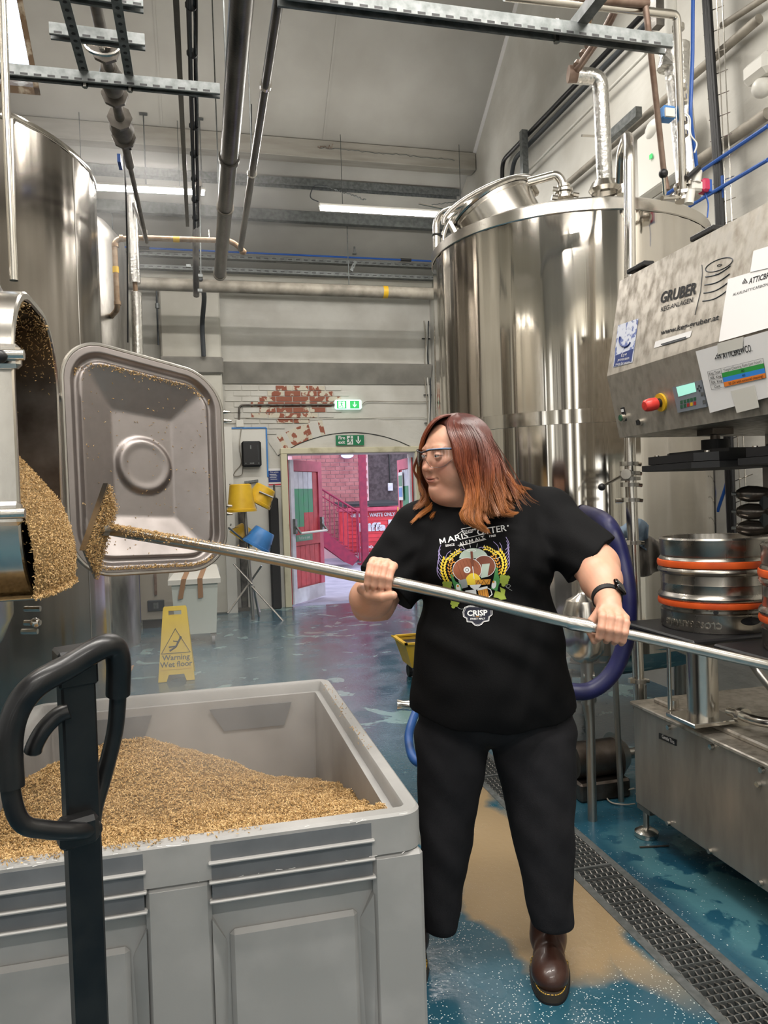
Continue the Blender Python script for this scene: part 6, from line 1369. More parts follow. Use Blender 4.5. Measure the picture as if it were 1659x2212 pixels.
def cap(X, Y, Z, a, b, r0, r1=None):
    r1 = r0 if r1 is None else r1; a, b = np.array(a, float), np.array(b, float); d = b-a; L2_ = max(1e-9, d@d)
    t = np.clip(((X-a[0])*d[0]+(Y-a[1])*d[1]+(Z-a[2])*d[2])/L2_, 0, 1); return np.sqrt((X-a[0]-t*d[0])**2+(Y-a[1]-t*d[1])**2+(Z-a[2]-t*d[2])**2)-(r0+(r1-r0)*t)
def su(a, b, k): h_ = np.clip(.5+.5*(b-a)/k, 0, 1); return b*(1-h_)+a*h_-k*h_*(1-h_)
def ss(a, b, k): return -su(-a, b, k)         # subtract b from a
def C3(x, y, d): return np.array([(x-829.5)/FPX*d, -(y-1106)/FPX*d, d])      # right, up, depth in metres from the lens
RB = np.array([list(_r), list(_u), list(_f)])
def c2w(V): return np.asarray(V)@RB+np.array(CAM)
def w2c(p): return RB@(np.array(p)-np.array(CAM))
person = thing('person', 'person with long red hair, safety glasses and black printed T-shirt gripping a steel pole', 'person', pl(1070, 2110, 2, 0))

# ---- pole path (shared with the rake)
POLE = [D(215, 1141, 2.16), D(236, 1145, 2.15), D(540, 1198, 2.07), D(779, 1246, 2.01), D(899, 1267, 1.985), D(1233, 1345.5, 1.915), D(1377, 1374, 1.885), D(1680, 1441, 1.82), D(1900, 1492, 1.78)]
def pole_at(x):
    P = [w2c(p) for p in POLE]
    for a, b in zip(P, P[1:]):
        xa, xb = 829.5+FPX*a[0]/a[2], 829.5+FPX*b[0]/b[2]
        if xa <= x <= xb: t = (x-xa)/(xb-xa); p = a+(b-a)*t; d = (b-a)/np.linalg.norm(b-a); return p, d

# ---- hands: paths of fingers round the pole
def hand(fx, ang, Rs, rad, thumb, palm, wrist):
    parts = []
    for k, x in enumerate(fx):
        p, t = pole_at(x); e0 = np.array([0, 0, -1.0]); e0 -= t*(e0@t); e0 /= np.linalg.norm(e0); e1 = np.array([0, 1.0, 0]); e1 -= t*(e1@t)+e0*(e1@e0); e1 /= np.linalg.norm(e1)
        pts = [p+(e0*math.cos(R(a))+e1*math.sin(R(a)))*rr for a, rr in zip(ang[k], Rs[k])]
        rr = rad[k]; parts += [('c', pts[i], pts[i+1], rr[i], rr[i+1]) for i in range(len(pts)-1)]
        parts.append(('m', pts[0], wrist[0], rr[0]*1.2, wrist[1]*.62))
    for i in range(len(thumb)-1): parts.append(('t', thumb[i][0], thumb[i+1][0], thumb[i][1], thumb[i+1][1]))
    return parts
A4 = [(104, 62, 20, -28, -72)]*4
HR = hand([799, 814, 829.5, 844], [(112, 66, 22, -26, -66), (108, 64, 20, -28, -70), (106, 64, 22, -26, -66), (100, 62, 20, -24, -58)], [(.048, .040, .032, .0275, .027)]*3+[(.043, .036, .030, .0265, .026)],
          [(.0115, .0108, .0100, .0092, .0085)]*3+[(.0100, .0094, .0088, .0082, .0075)],
          [(C3(784, 1272, 2.05), .017), (C3(800, 1284, 2.005), .0145), (C3(826, 1289, 1.975), .0125), (C3(849, 1286, 1.965), .0115)], None, (C3(806, 1268, 2.09), .034))
HL = hand([1296, 1314, 1331, 1346], [(104, 54, 10, -38, -82)]*4, [(.041, .0395, .034, .0285, .027), (.043, .041, .034, .0285, .027), (.042, .040, .0335, .028, .027), (.038, .036, .031, .027, .026)],
          [(.0112, .0112, .0104, .0095, .0085)]*3+[(.0100, .0098, .0090, .0082, .0075)],
          [(C3(1300, 1318, 1.945), .016), (C3(1279, 1343, 1.945), .0125), (C3(1277, 1366, 1.94), .0112), (C3(1284, 1384, 1.92), .0095)], None, (C3(1316, 1306, 1.955), .031))
def hand_sdf(X, Y, Z, parts):
    fing, rest, th = None, None, None
    for kind, a, b, r0, r1 in parts:
        s = cap(X, Y, Z, a, b, r0, r1)
        if kind == 'c': fing = s if fing is None else su(fing, s, .0036)
        elif kind == 'm': rest = s if rest is None else su(rest, s, .010)
        else: th = s if th is None else su(th, s, .004)
    return su(su(rest, fing, .005), th, .007)
# ---- skin: arms
eR, wR, shR = C3(806, 1302, 2.27), C3(806, 1268, 2.09), C3(905, 1150, 2.33)
eL, wL, shL = C3(1288, 1222, 2.13), C3(1316, 1306, 1.955), C3(1188, 1128, 2.32)
def armR(X, Y, Z):
    s = cap(X, Y, Z, shR, eR, .072, .060); s = su(s, cap(X, Y, Z, eR, wR*.45+eR*.55, .062, .052), .03); s = su(s, cap(X, Y, Z, wR*.45+eR*.55, wR, .052, .033), .02)
    s = su(s, ell(X, Y, Z, C3(797, 1292, 2.20), (.056, .050, .06)), .03); return su(s, hand_sdf(X, Y, Z, HR), .012)
def armL(X, Y, Z):
    m = wL*.4+eL*.6; s = cap(X, Y, Z, shL, eL, .075, .058); s = su(s, cap(X, Y, Z, eL, m, .060, .055), .03); s = su(s, cap(X, Y, Z, m, wL, .055, .031), .015); return su(s, hand_sdf(X, Y, Z, HL), .012)
# ---- head, local frame x forward, y her left, z up
PHI, TILT = R(58), R(7)
hf = np.array([-math.sin(PHI)*math.cos(TILT), -math.sin(TILT), -math.cos(PHI)*math.cos(TILT)]); hl = np.array([math.cos(PHI), 0, -math.sin(PHI)]); hl -= hf*(hl@hf); hl /= np.linalg.norm(hl); hu = np.cross(hf, hl); hu = hu if hu[1] > 0 else -hu
ROLLH = R(-3); hl, hu = hl*math.cos(ROLLH)+hu*math.sin(ROLLH), -hl*math.sin(ROLLH)+hu*math.cos(ROLLH)
HC = C3(981, 980, 2.25); HB = np.array([hf, hl, hu])
def h2c(p): return np.asarray(p)@HB+HC
def hX(X, Y, Z):
    x, y, z = X-HC[0], Y-HC[1], Z-HC[2]; return [x*HB[k][0]+y*HB[k][1]+z*HB[k][2] for k in range(3)]
def head_sdf(x, y, z):
    ay = np.abs(y)
    s = ell(x, y, z, (-.018, 0, .027), (.102, .080, .083)); s = su(s, ell(x, y, z, (.012, 0, -.028), (.082, .072, .090)), .03)
    s = su(s, ell(x, ay, z, (.022, .036, -.056), (.056, .044, .048)), .03); s = su(s, ell(x, ay, z, (.056, .033, -.036), (.032, .030, .030)), .018)
    s = su(s, ell(x, y, z, (.074, 0, -.098), (.021, .026, .019)), .020); s = su(s, ell(x, y, z, (.018, 0, -.122), (.066, .064, .034)), .028)
    s = su(s, cap(x, y, z, (-.025, 0, -.08), (-.045, 0, -.24), .068, .075), .03)
    s = su(s, ell(x, ay, z, (.076, .026, .020), (.014, .024, .008)), .014)
    s = ss(s, ell(x, ay, z, (.101, .031, -.001), (.018, .021, .014)), .012)
    s = su(s, cap(x, y, z, (.086, 0, .008), (.103, 0, -.026), .0065, .0085), .010); s = su(s, ell(x, y, z, (.106, 0, -.034), (.0125, .0115, .0105)), .006)
    s = su(s, ell(x, ay, z, (.096, .0125, -.039), (.0095, .0068, .0075)), .004); s = ss(s, ell(x, ay, z, (.103, .0068, -.0465), (.0065, .0034, .004)), .002)
    s = su(s, ell(x, y, z, (.085, 0, -.066), (.012, .028, .018)), .012)
    s = su(s, ell(x, y, z, (.0925, 0, -.0645), (.0070, .021, .0042)), .004); s = su(s, ell(x, y, z, (.0905, 0, -.0740), (.0078, .018, .0052)), .004)
    s = ss(s, ell(x, y, z-5*y*y, (.100, 0, -.0690), (.011, .026, .0013)), .0022); s = ss(s, ell(x, ay, z, (.089, .027, -.067), (.006, .003, .003)), .005)
    s = ss(s, ell(x, y, z, (.094, 0, -.087), (.006, .016, .003)), .010)
    lid = np.sqrt((x-.0795)**2+(ay-.0315)**2+(z+.001)**2)-.0143; lid = ss(lid, ell(x, ay, z, (.094, .0315, -.0010), (.012, .0120, .0030)), .0012); s = su(s, lid, .004)
    s = su(s, ell(x, ay, z, (-.012, .080, -.008), (.017, .008, .028)), .006); return s
def bodycore(X, Y, Z):
    s = ell(X, Y, Z, C3(1045, 1190, 2.31), (.20, .19, .14)); s = su(s, cap(X, Y, Z, C3(925, 1140, 2.33), C3(1175, 1120, 2.33), .06), .05)
    s = su(s, ell(X, Y, Z, C3(1058, 1400, 2.30), (.22, .25, .17)), .08); return s
parts = []
V, F = nets(lambda x, y, z: head_sdf(x, y, z), (-.135, -.1, -.20), (.13, .1, .13), .0017); parts.append((h2c(V), F, 'h', V))
lo, hi = C3(745, 1335, 2.0), C3(925, 1130, 2.4); V, F = nets(armR, (C3(745, 1, 2.2)[0], C3(1, 1345, 2.2)[1], 1.91), (C3(925, 1, 2.2)[0]+.03, C3(1, 1130, 2.2)[1], 2.42), .0024); parts.append((V, F, 'a', None))
V, F = nets(armL, (C3(1180, 1, 2.2)[0]-.02, C3(1, 1400, 1.9)[1]-.005, 1.82), (C3(1375, 1, 2.1)[0], C3(1, 1080, 2.2)[1], 2.42), .0024); parts.append((V, F, 'a', None))
V, F = nets(bodycore, (C3(880, 1, 2.3)[0], C3(1, 1600, 2.3)[1], 2.1), (C3(1240, 1, 2.3)[0], C3(1, 1040, 2.3)[1], 2.52), .012); parts.append((V, F, 'b', None))
# one skin mesh
VV, FF, CC, off = [], [], [], 0
base = np.array([.56, .30, .205])
for V, F, k, L_ in parts:
    c_ = np.tile(base, (len(V), 1))
    nz_ = (np.sin(V[:, 0]*310+V[:, 1]*170)*np.sin(V[:, 1]*290-V[:, 2]*210))*.025; c_ *= (1+nz_)[:, None]
    if k == 'h':
        x, y, z = L_.T; ay = np.abs(y)
        def w_f(cx, cy, cz, r): return np.exp(-(((x-cx)**2+(ay-cy)**2+(z-cz)**2)/r**2))[:, None]
        rosy = np.array([.55, .215, .155]); lip = np.array([.42, .15, .12]); m = np.clip(w_f(.075, .042, -.035, .028)*.75+w_f(.108, 0, -.036, .014)*.6+w_f(.07, .02, -.10, .03)*.35, 0, 1); c_ = c_*(1-m)+rosy*m
        lm = ((x > .078) & (((y/.0225)**2+((z+.0692)/.0105)**2) < 1))[:, None]*.75; c_ = c_*(1-lm)+lip*lm
        bz = .0235+.004*np.cos((ay-.03)*60)-.06*np.maximum(0, ay-.045); bm_ = ((np.abs(z-bz) < .0032) & (ay > .013) & (ay < .052) & (x > .04))[:, None]*.55; c_ = c_*(1-bm_)+np.array([.30, .13, .07])*bm_
        ll = ((np.abs(np.sqrt(((ay-.0315)/.0128)**2+((z+.0005)/.0046)**2)-1) < .22) & (x > .075) & (z > -.001))[:, None]*.8; c_ = c_*(1-ll)+np.array([.10, .05, .04])*ll
    elif k == 'a':
        # pinker knuckles
        for x_, lst in ((0, HR), (1, HL)):
            for q in lst:
                if q[0] == 'c':
                    dd = np.exp(-((V-np.array(q[1]))**2).sum(1)/.010**2)[:, None]*.22; c_ = c_*(1-dd)+np.array([.56, .23, .17])*dd
    VV.append(c2w(V)); FF.append(F+off); CC.append(c_); off += len(V)
skin = bpy.data.materials.new('skin'); skin.use_nodes = True; _b = skin.node_tree.nodes['Principled BSDF']; _a = nd(skin.node_tree, 'ShaderNodeVertexColor'); _a.layer_name = 'col'
skin.node_tree.links.new(_a.outputs[0], _b.inputs['Base Color']); _b.inputs['Roughness'].default_value = .46; _b.inputs['Subsurface Weight'].default_value = .25; _b.inputs['Subsurface Radius'].default_value = (1, .35, .2); _b.inputs['Subsurface Scale'].default_value = .006
body = npmesh('body', np.concatenate(VV), np.concatenate(FF), skin, person); vcol(body, np.concatenate(CC))
# eyes
eyew = mat('eye_white', 'a89f98', .2); iris = mat('iris_blue_grey', '3c4c52', .2); pupil = mat('pupil', '050505', .1)
def hw(p): return Vector(c2w(h2c(np.array(p, float))[None])[0])
hfw = Vector(hf@RB)
for s in (1, -1):
    c = hw((.0795, .0315*s, -.001)); MB().sphere(c, .0128, 20, 14).build('eyeball', eyew, person, True)
    gz = (hfw+Vector(hl@RB)*(-.25)).normalized(); M = frame(gz); MB().lathe([(.0058, .0113), (.004, .0123), (.001, .0129)], c, 18, M).build('iris', iris, person, True); MB().lathe([(.0026, .0129), (.0005, .0132)], c, 12, M).build('pupil', pupil, person, True)

# ---- T-shirt
shirtm = mat('black_cotton', (.0045, .0045, .005), .8, bump=.12, ns=300, spec=.12)
def wrinkle(X, Y, Z, k=.6):
    return k*(.0035*np.sin(38*X+22*Y+3*np.sin(19*Y+1))+.0028*np.sin(27*Y-31*X+2.5*np.sin(23*X))+.002*np.sin(60*(X*.6+Y)+4*np.sin(12*X)))
def cutp(X, Y, Z, p, n_): n_ = np.array(n_, float); n_ /= np.linalg.norm(n_); return (X-p[0])*n_[0]+(Y-p[1])*n_[1]+(Z-p[2])*n_[2]
def torso(X, Y, Z):
    s = ell(X, Y, Z, C3(1046, 1195, 2.31), (.222, .185, .165)); s = su(s, ell(X, Y, Z, C3(975, 1222, 2.215), (.095, .095, .085)), .06); s = su(s, ell(X, Y, Z, C3(1110, 1218, 2.215), (.095, .095, .085)), .06)
    s = su(s, cap(X, Y, Z, C3(918, 1136, 2.33), C3(1182, 1108, 2.33), .073, .080), .06); s = su(s, cap(X, Y, Z, C3(975, 1105, 2.325), C3(1110, 1085, 2.33), .07), .05)
    s = su(s, ell(X, Y, Z, C3(1057, 1390, 2.295), (.228, .22, .185)), .09); s = su(s, ell(X, Y, Z, C3(1063, 1500, 2.295), (.246, .16, .190)), .08); return su(s, cap(X, Y, Z, C3(985, 1570, 2.30), C3(1142, 1570, 2.30), .140), .06)
def shirt(X, Y, Z):
    s = torso(X, Y, Z)
    a = cap(X, Y, Z, shR, C3(822, 1288, 2.26), .092, .100); a = np.maximum(a, cutp(X, Y, Z, C3(838, 1272, 2.25), (-.62, -.74, -.25))); s = su(s, a, .035)
    b = cap(X, Y, Z, shL, C3(1290, 1225, 2.15), .090, .094); b = np.maximum(b, cutp(X, Y, Z, C3(1277, 1211, 2.15), (.66, -.66, -.30))); s = su(s, b, .035)
    s = s+wrinkle(X, Y, Z)*np.clip((2.34-Z)*8, 0, 1)
    # long folds from the sleeve roots and across the waist
    s = s+.004*np.sin(95*((X-C3(1200, 1, 2.2)[0])*.55+(Y-C3(1, 1240, 2.2)[1])))*np.exp(-((X-C3(1190, 1, 2.2)[0])**2+(Y-C3(1, 1235, 2.2)[1])**2)/.06**2)
    s = s+.004*np.sin(85*((X-C3(880, 1, 2.2)[0])*-.7+(Y-C3(1, 1230, 2.2)[1])))*np.exp(-((X-C3(890, 1, 2.2)[0])**2+(Y-C3(1, 1210, 2.2)[1])**2)/.07**2)
    hem = C3(1, 1560, 2.25)[1]+.035*((X-C3(1060, 1, 2.25)[0])/.24)**2-.004*np.sin(X*40)
    s = np.maximum(s, hem-Y)
    s = np.maximum(s, -(ell(X, Y, Z, C3(1020, 1072, 2.31), (.078, .075, .085))))   # neck hole
    return np.maximum(s, 1.0*(cutp(X, Y, Z, C3(1, 1050, 2.3), (0, 1, 0))-.06))
V, F = nets(shirt, (C3(780, 1, 2.25)[0]-.03, C3(1, 1600, 2.25)[1], 2.06), (C3(1345, 1, 2.15)[0], C3(1, 1030, 2.3)[1], 2.56), .0048)
tee = npmesh('t_shirt', c2w(V), F, shirtm, person)
ribm = mat('black_rib_knit', (.016, .016, .018), .85)
# neck ribbing
nk = [C3(1020+62*math.cos(t), 1086-8*math.sin(t)+14*math.cos(t)*0-(8*math.cos(t)), 2.31-.085*math.sin(t)) for t in np.linspace(0, 2*PI, 41)[:-1]]
MB().tube([Vector(c2w([p])[0]) for p in nk], .008, 8, closed=True).build('collar', ribm, person, True)

# ---- jeans
jeanm = mat('black_denim', (.009, .0088, .0105), .85, c2=(.016, .0155, .018), ns=9, bump=.25, bs=260, bdist=.002, spec=.25)
hipL, kneeL, ankL = C3(977, 1590, 2.30), C3(962, 1810, 2.27), C3(952, 1992, 2.285)
hipR, kneeR, ankR = C3(1152, 1590, 2.28), C3(1172, 1810, 2.20), C3(1192, 1985, 2.215)
def jeans(X, Y, Z):
    s = ell(X, Y, Z, C3(1063, 1510, 2.30), (.238, .14, .175))
    a = cap(X, Y, Z, hipL, ankL, .116, .052); b = cap(X, Y, Z, hipR, ankR, .131, .062)
    l = su(s, a, .02); r_ = su(s, b, .02); s = su(l, r_, .004)
    s = s+.0022*np.sin(30*Y+5*np.sin(9*X)+26*X)*np.clip((-.45-Y)*6, 0, 1)+.0012*np.sin(55*Y+60*X)
    return s
def jeans2(X, Y, Z):
    s = jeans(X, Y, Z); lim = np.where(X < C3(1062, 1, 2.25)[0], C3(1, 2024, 2.25)[1], C3(1, 2016, 2.17)[1]-.10*(X-C3(1195, 1, 2.2)[0])*0+.18*np.abs(X-C3(1195, 1, 2.2)[0])*.3)
    return np.maximum(s, lim-Y)
V, F = nets(jeans2, (C3(880, 1, 2.3)[0], C3(1, 2040, 2.25)[1], 2.08), (C3(1262, 1, 2.3)[0], C3(1, 1480, 2.3)[1], 2.50), .0052)
npmesh('jeans', c2w(V), F, jeanm, person)
for (c, rr, yy) in ((ankL, .062, 2022), (ankR, .066, 2013)):
    q = C3(829.5+FPX*c[0]/c[2], yy, c[2]); pts = [Vector(c2w([q+np.array([math.cos(t)*rr*.95, .006*math.cos(2*t), math.sin(t)*rr*.95])])[0]) for t in np.linspace(0, 2*PI, 33)[:-1]]
    pass

# ---- boots
leather = mat('brown_boot_leather', (.055, .022, .014), .38, c2=(.035, .014, .010), ns=14, coat=.25, bump=.2, bs=60, bdist=.003)
solem = mat('boot_sole', (.035, .028, .020), .6); stitch = mat('yellow_stitching', 'c09a3a', .6)
def boot(toe, fwd, name='boot'):
    toe = Vector(toe); fx_ = Vector(fwd).normalized(); fy_ = Zv.cross(fx_); O = toe-fx_*.285; M = np.array([list(fx_), list(fy_), [0, 0, 1]])
    def fn(x, y, z):
        s = ell(x, y, z, (.213, 0, .046), (.068, .055, .044)); s = su(s, ell(x, y, z, (.13, 0, .055), (.11, .043, .05)), .03); s = su(s, ell(x, y, z, (.05, 0, .05), (.055, .040, .05)), .03)
        s = su(s, cap(x, y, z, (.075, 0, .08), (.065, 0, .20), .052, .056), .04); s = s+.0022*np.sin(150*x+20*z)*np.exp(-((x-.15)**2)/.03**2); s = np.maximum(s, z-.215); return np.maximum(s, .024-z)
    V, F = nets(fn, (-.02, -.075, .015), (.30, .075, .225), .0034); Wd = V@M+np.array(O); o = npmesh(name, Wd, F, leather, person)
    def outline(g_): 
        pts = []
        for t in np.linspace(0, 2*PI, 61)[:-1]:
            cx = .143+.146*math.cos(t)*(1+g_*4); wy = (.050+g_) if math.cos(t) > -.2 else (.043+g_); yy = math.copysign(abs(math.sin(t))**.72, math.sin(t))*wy*1.02; pts.append((cx, yy))
        return pts
    mm = Matrix((fx_, fy_, Zv)).transposed(); b = MB(); b.prism(outline(.006), mm, O, .027); b.build('sole', solem, o); b = MB(); b.prism(outline(.009), mm, O+Zv*.0, .006); b.build('tread', blackrub, o)
    b = MB(); ol = outline(.003); 
    for i in range(0, 60): 
        p, q = ol[i], ol[(i+1) % 60]; a = O+fx_*p[0]+fy_*p[1]+Zv*.0285; c = O+fx_*(p[0]+(q[0]-p[0])*.6)+fy_*(p[1]+(q[1]-p[1])*.6)+Zv*.0285; b.tube([a, c], .0016, 4)
    b.build('welt_stitch', stitch, o)['kind'] = 'stuff'; 
    MB().box(O+fx_*.07+fy_*.052+Zv*.14, (.05, .006, .09), rot=mm, bev=.002).build('elastic_gusset', blackrub, o); return o
_fh = Vector((_f.x, _f.y, 0)).normalized(); _rh = Vector((_r.x, _r.y, 0)).normalized()
toe1 = pl(1191, 2168, 2, 0); boot(toe1, -Vector((toe1.x, toe1.y, 0)).normalized()+_rh*.02)
toe2 = pl(872, 2168, 2, 0); a2 = pl(921, 2075, 2, 0); boot(Vector((max(toe2.x, BX1+.035), toe2.y, 0)), -_fh-_rh*.15)

# ---- watch
p = wL*.80+eL*.20; axw = (wL-eL)/np.linalg.norm(wL-eL); fr3 = frame(Vector(axw@RB)); pc = Vector(c2w([p+np.array([0, .0, 0])])[0])
wt = MB(); wt.lathe([(.0355, -.016), (.0395, -.015), (.0395, .015), (.0355, .016)], pc, 36, fr3); o = wt.build('watch_strap', blackrub, person, True)
sd = (Vector((_r*.50-_f*.70+_u*.25))); sd = (sd-fr3.col[2]*sd.dot(fr3.col[2])).normalized(); Mw = Matrix((fr3.col[2].cross(sd), fr3.col[2], sd)).transposed(); MB().box(pc+sd*.043, (.036, .044, .013), rot=Mw, bev=.004).build('watch_face', mat('watch_glass', '050506', .08), person, True)

# ---- safety glasses
lensm = bpy.data.materials.new('clear_lens'); lensm.use_nodes = True; nt = lensm.node_tree; nt.nodes.clear(); o_ = nd(nt, 'ShaderNodeOutputMaterial'); t_ = nd(nt, 'ShaderNodeBsdfTransparent'); t_.inputs[0].default_value = (.93, .95, .96, 1); g_ = nd(nt, 'ShaderNodeBsdfGlossy'); g_.inputs['Roughness'].default_value = .05; mx = nd(nt, 'ShaderNodeMixShader'); lw = nd(nt, 'ShaderNodeFresnel'); lw.inputs[0].default_value = 1.5
nt.links.new(lw.outputs[0], mx.inputs[0]); nt.links.new(t_.outputs[0], mx.inputs[1]); nt.links.new(g_.outputs[0], mx.inputs[2]); nt.links.new(mx.outputs[0], o_.inputs[0])
def gp(a, z, o=0): return hw(((.040+(.077+o)*math.cos(a)), (.079+o)*math.sin(a), z))
nA = 40; As = np.linspace(-1.35, 1.35, nA+1); V = []; 
def low(a): b_ = abs(a); return -.006 if b_ < .10 else (-.006-.026*sm(.10, .45, b_)+.022*sm(.8, 1.35, b_))
def topz(a): b_ = abs(a); return .012+.006*sm(.0, .5, b_)-.002*sm(.9, 1.35, b_)
for a in As:
    for k in range(7): V.append(gp(a, topz(a)+(low(a)-topz(a))*k/6, .001*math.sin(k/6*PI)))
b = MB(); b.add(V, [(i*7+k, i*7+k+1, (i+1)*7+k+1, (i+1)*7+k) for i in range(nA) for k in range(6)]); gl = b.build('safety_glasses', lensm, person, True)
barm = mat('glasses_bar', '14181f', .25); blubar = mat('glasses_blue_bar', '6f8fb5', .2)
MB().tube([gp(a, topz(a)+.001, .001) for a in As], [.0022]*len(As), 8).build('brow_bar', barm, gl, True); MB().tube([gp(a, topz(a)+.0034, .0015) for a in As[nA//2+4:]], .0015, 8).build('brow_bar_edge', blubar, gl, True)
MB().tube([gp(a, low(a), .001) for a in As], .0006, 5).build('lens_edge', barm, gl, True)
for s in (1, -1): MB().tube([gp(1.33*s, topz(1.3)), hw((.02, .083*s, .012)), hw((-.03, .088*s, .006))], .003, 8).build('temple_arm', barm, gl, True)
MB().tube([gp(-.08, .004, -.002), gp(0, -.004, -.006), gp(.08, .004, -.002)], .002, 6).build('nose_pad', mat('clear_rubber', 'a9b0b4', .3, trans=.5), gl, True)

# ---- hair
hairm = bpy.data.materials.new('red_hair'); hairm.use_nodes = True; _b = hairm.node_tree.nodes['Principled BSDF']; _a = nd(hairm.node_tree, 'ShaderNodeVertexColor'); _a.layer_name = 'col'; hairm.node_tree.links.new(_a.outputs[0], _b.inputs['Base Color']); _b.inputs['Roughness'].default_value = .38; _b.inputs['Specular IOR Level'].default_value = .55; _b.inputs['Anisotropic'].default_value = .4
GN = [[(985, 897, 2.24), (968, 908, 2.19), (968, 932, 2.158), (979, 962, 2.135), (987, 1002, 2.130), (1002, 1045, 2.13), (1008, 1085, 2.115), (1001, 1112, 2.095), (1024, 1140, 2.085)],
      [(990, 896, 2.245), (982, 905, 2.20), (990, 928, 2.150), (1004, 965, 2.125), (1008, 1010, 2.120), (1018, 1058, 2.12), (1020, 1098, 2.105), (1022, 1128, 2.09), (1052, 1150, 2.085)],
      [(985, 900, 2.225), (1012, 925, 2.160), (1030, 972, 2.125), (1036, 1022, 2.115), (1042, 1068, 2.11), (1048, 1104, 2.10), (1058, 1122, 2.09), (1086, 1126, 2.09)],
      [(1000, 899, 2.245), (1034, 930, 2.185), (1054, 978, 2.150), (1062, 1030, 2.135), (1070, 1072, 2.13), (1080, 1100, 2.12), (1096, 1112, 2.11), (1117, 1106, 2.115)],
      [(1012, 901, 2.27), (1050, 936, 2.225), (1072, 985, 2.20), (1084, 1030, 2.185), (1092, 1062, 2.18), (1102, 1085, 2.175), (1108, 1098, 2.17), (1116, 1105, 2.17)],
      [(1022, 906, 2.30), (1060, 946, 2.28), (1080, 990, 2.265), (1094, 1022, 2.25), (1108, 1042, 2.245), (1120, 1048, 2.24), (1128, 1050, 2.24), (1134, 1052, 2.24)],
      [(1026, 910, 2.34), (1058, 955, 2.35), (1074, 1000, 2.36), (1086, 1035, 2.345), (1094, 1060, 2.33), (1098, 1078, 2.32), (1100, 1088, 2.31), (1104, 1092, 2.31)]]
GF = [[(968, 905, 2.22), (948, 913, 2.235), (928, 934, 2.27), (914, 962, 2.295), (906, 1000, 2.315), (908, 1045, 2.315), (912, 1082, 2.26), (893, 1103, 2.225), (884, 1122, 2.21)],
      [(970, 902, 2.25), (950, 908, 2.28), (930, 930, 2.32), (920, 965, 2.345), (916, 1010, 2.355), (918, 1055, 2.345), (925, 1088, 2.275), (912, 1108, 2.235), (897, 1125, 2.215)],
      [(975, 900, 2.28), (958, 908, 2.32), (944, 935, 2.365), (936, 980, 2.385), (934, 1025, 2.38), (934, 1065, 2.35), (938, 1090, 2.285), (932, 1107, 2.24), (922, 1120, 2.225)],
      [(985, 900, 2.30), (975, 910, 2.35), (965, 945, 2.395), (960, 990, 2.41), (958, 1035, 2.40), (952, 1072, 2.36), (948, 1092, 2.29), (944, 1104, 2.25), (941, 1112, 2.235)]]
def gcurve(G, n): 
    G = [[Vector(C3(*p)) for p in g] for g in G]; return np.array([[list(q) for q in resample(smoothpath(g, 8), n)] for g in G])
def resample(P, n):
    L = [0]
    for a, b in zip(P, P[1:]): L.append(L[-1]+(b-a).length)
    out = []; j = 0
    for i in range(n):
        t = L[-1]*i/(n-1)
        while j < len(P)-2 and L[j+1] < t: j += 1
        u = (t-L[j])/max(1e-9, L[j+1]-L[j]); out.append(P[j].lerp(P[j+1], min(1, u)))
    return out
NS = 26; CN, CF = gcurve(GN, NS), gcurve(GF, NS)
gh = np.random.default_rng(21)
def strands(C, N, spread, depth_in, clump_n, wave, seed):
    g = np.random.default_rng(seed); k = len(C)-1; cl = g.uniform(0, k, clump_n); out = []; cols = []
    clph = g.uniform(0, 2*PI, clump_n); clin = g.uniform(0, 1, clump_n)**1.4*depth_in; clL = g.uniform(.84, 1.04, clump_n); clc = g.uniform(0, 1, clump_n)
    idx = g.integers(0, clump_n, N); s = np.clip(cl[idx]+g.normal(0, .16, N), 0, k-1e-4); i0 = s.astype(int); f = (s-i0)[:, None, None]
    base = C[i0]*(1-f)+C[i0+1]*f                                   # N,NS,3
    T = np.linspace(0, 1, NS)[None, :, None]; c0 = cl[idx]; j0 = np.clip(c0.astype(int), 0, k-1); fc = (c0-j0)[:, None, None]; cb = C[j0]*(1-fc)+C[j0+1]*fc
    m = np.clip((T-.25)/.75, 0, 1)*.86; P = base*(1-m)+cb*m
    P = P+(g.normal(0, spread, (N, 1, 3)))*(.35+.65*T)
    ph = (clph[idx]+g.normal(0, .25, N))[:, None]; t1 = np.linspace(0, 1, NS)[None]; am = wave*np.clip((t1-.15)/.75, 0, 1)**1.3
    P[..., 0] += am*np.sin(t1*12+ph); P[..., 2] += am*np.cos(t1*11+ph*1.3)+ (clin[idx]+g.uniform(0, .004, N))[:, None]*np.minimum(1, t1*4)
    # keep every strand outside the skull
    cc_ = np.array([-.020, 0, .030]); rr_ = np.array([.107, .086, .087]); q = (P-HC)@HB.T-cc_; k0 = np.sqrt(((q/rr_)**2).sum(-1)); lim = 1.015+g.uniform(0, .03, (N, 1)); f_ = np.where(k0 < lim, lim/np.maximum(k0, 1e-4), 1)[..., None]; P = (q*f_+cc_)@HB+HC
    # shorten each clump a little
    L = (clL[idx]*g.uniform(.93, 1.0, N))[:, None]; tt = t1*L*(NS-1); a = np.clip(tt.astype(int), 0, NS-2); fr_2 = (tt-a)[..., None]; r_ = np.arange(N)[:, None]; P = P[r_, a]*(1-fr_2)+P[r_, a+1]*fr_2
    return P, clc[idx], np.repeat(L, NS, 1)*t1
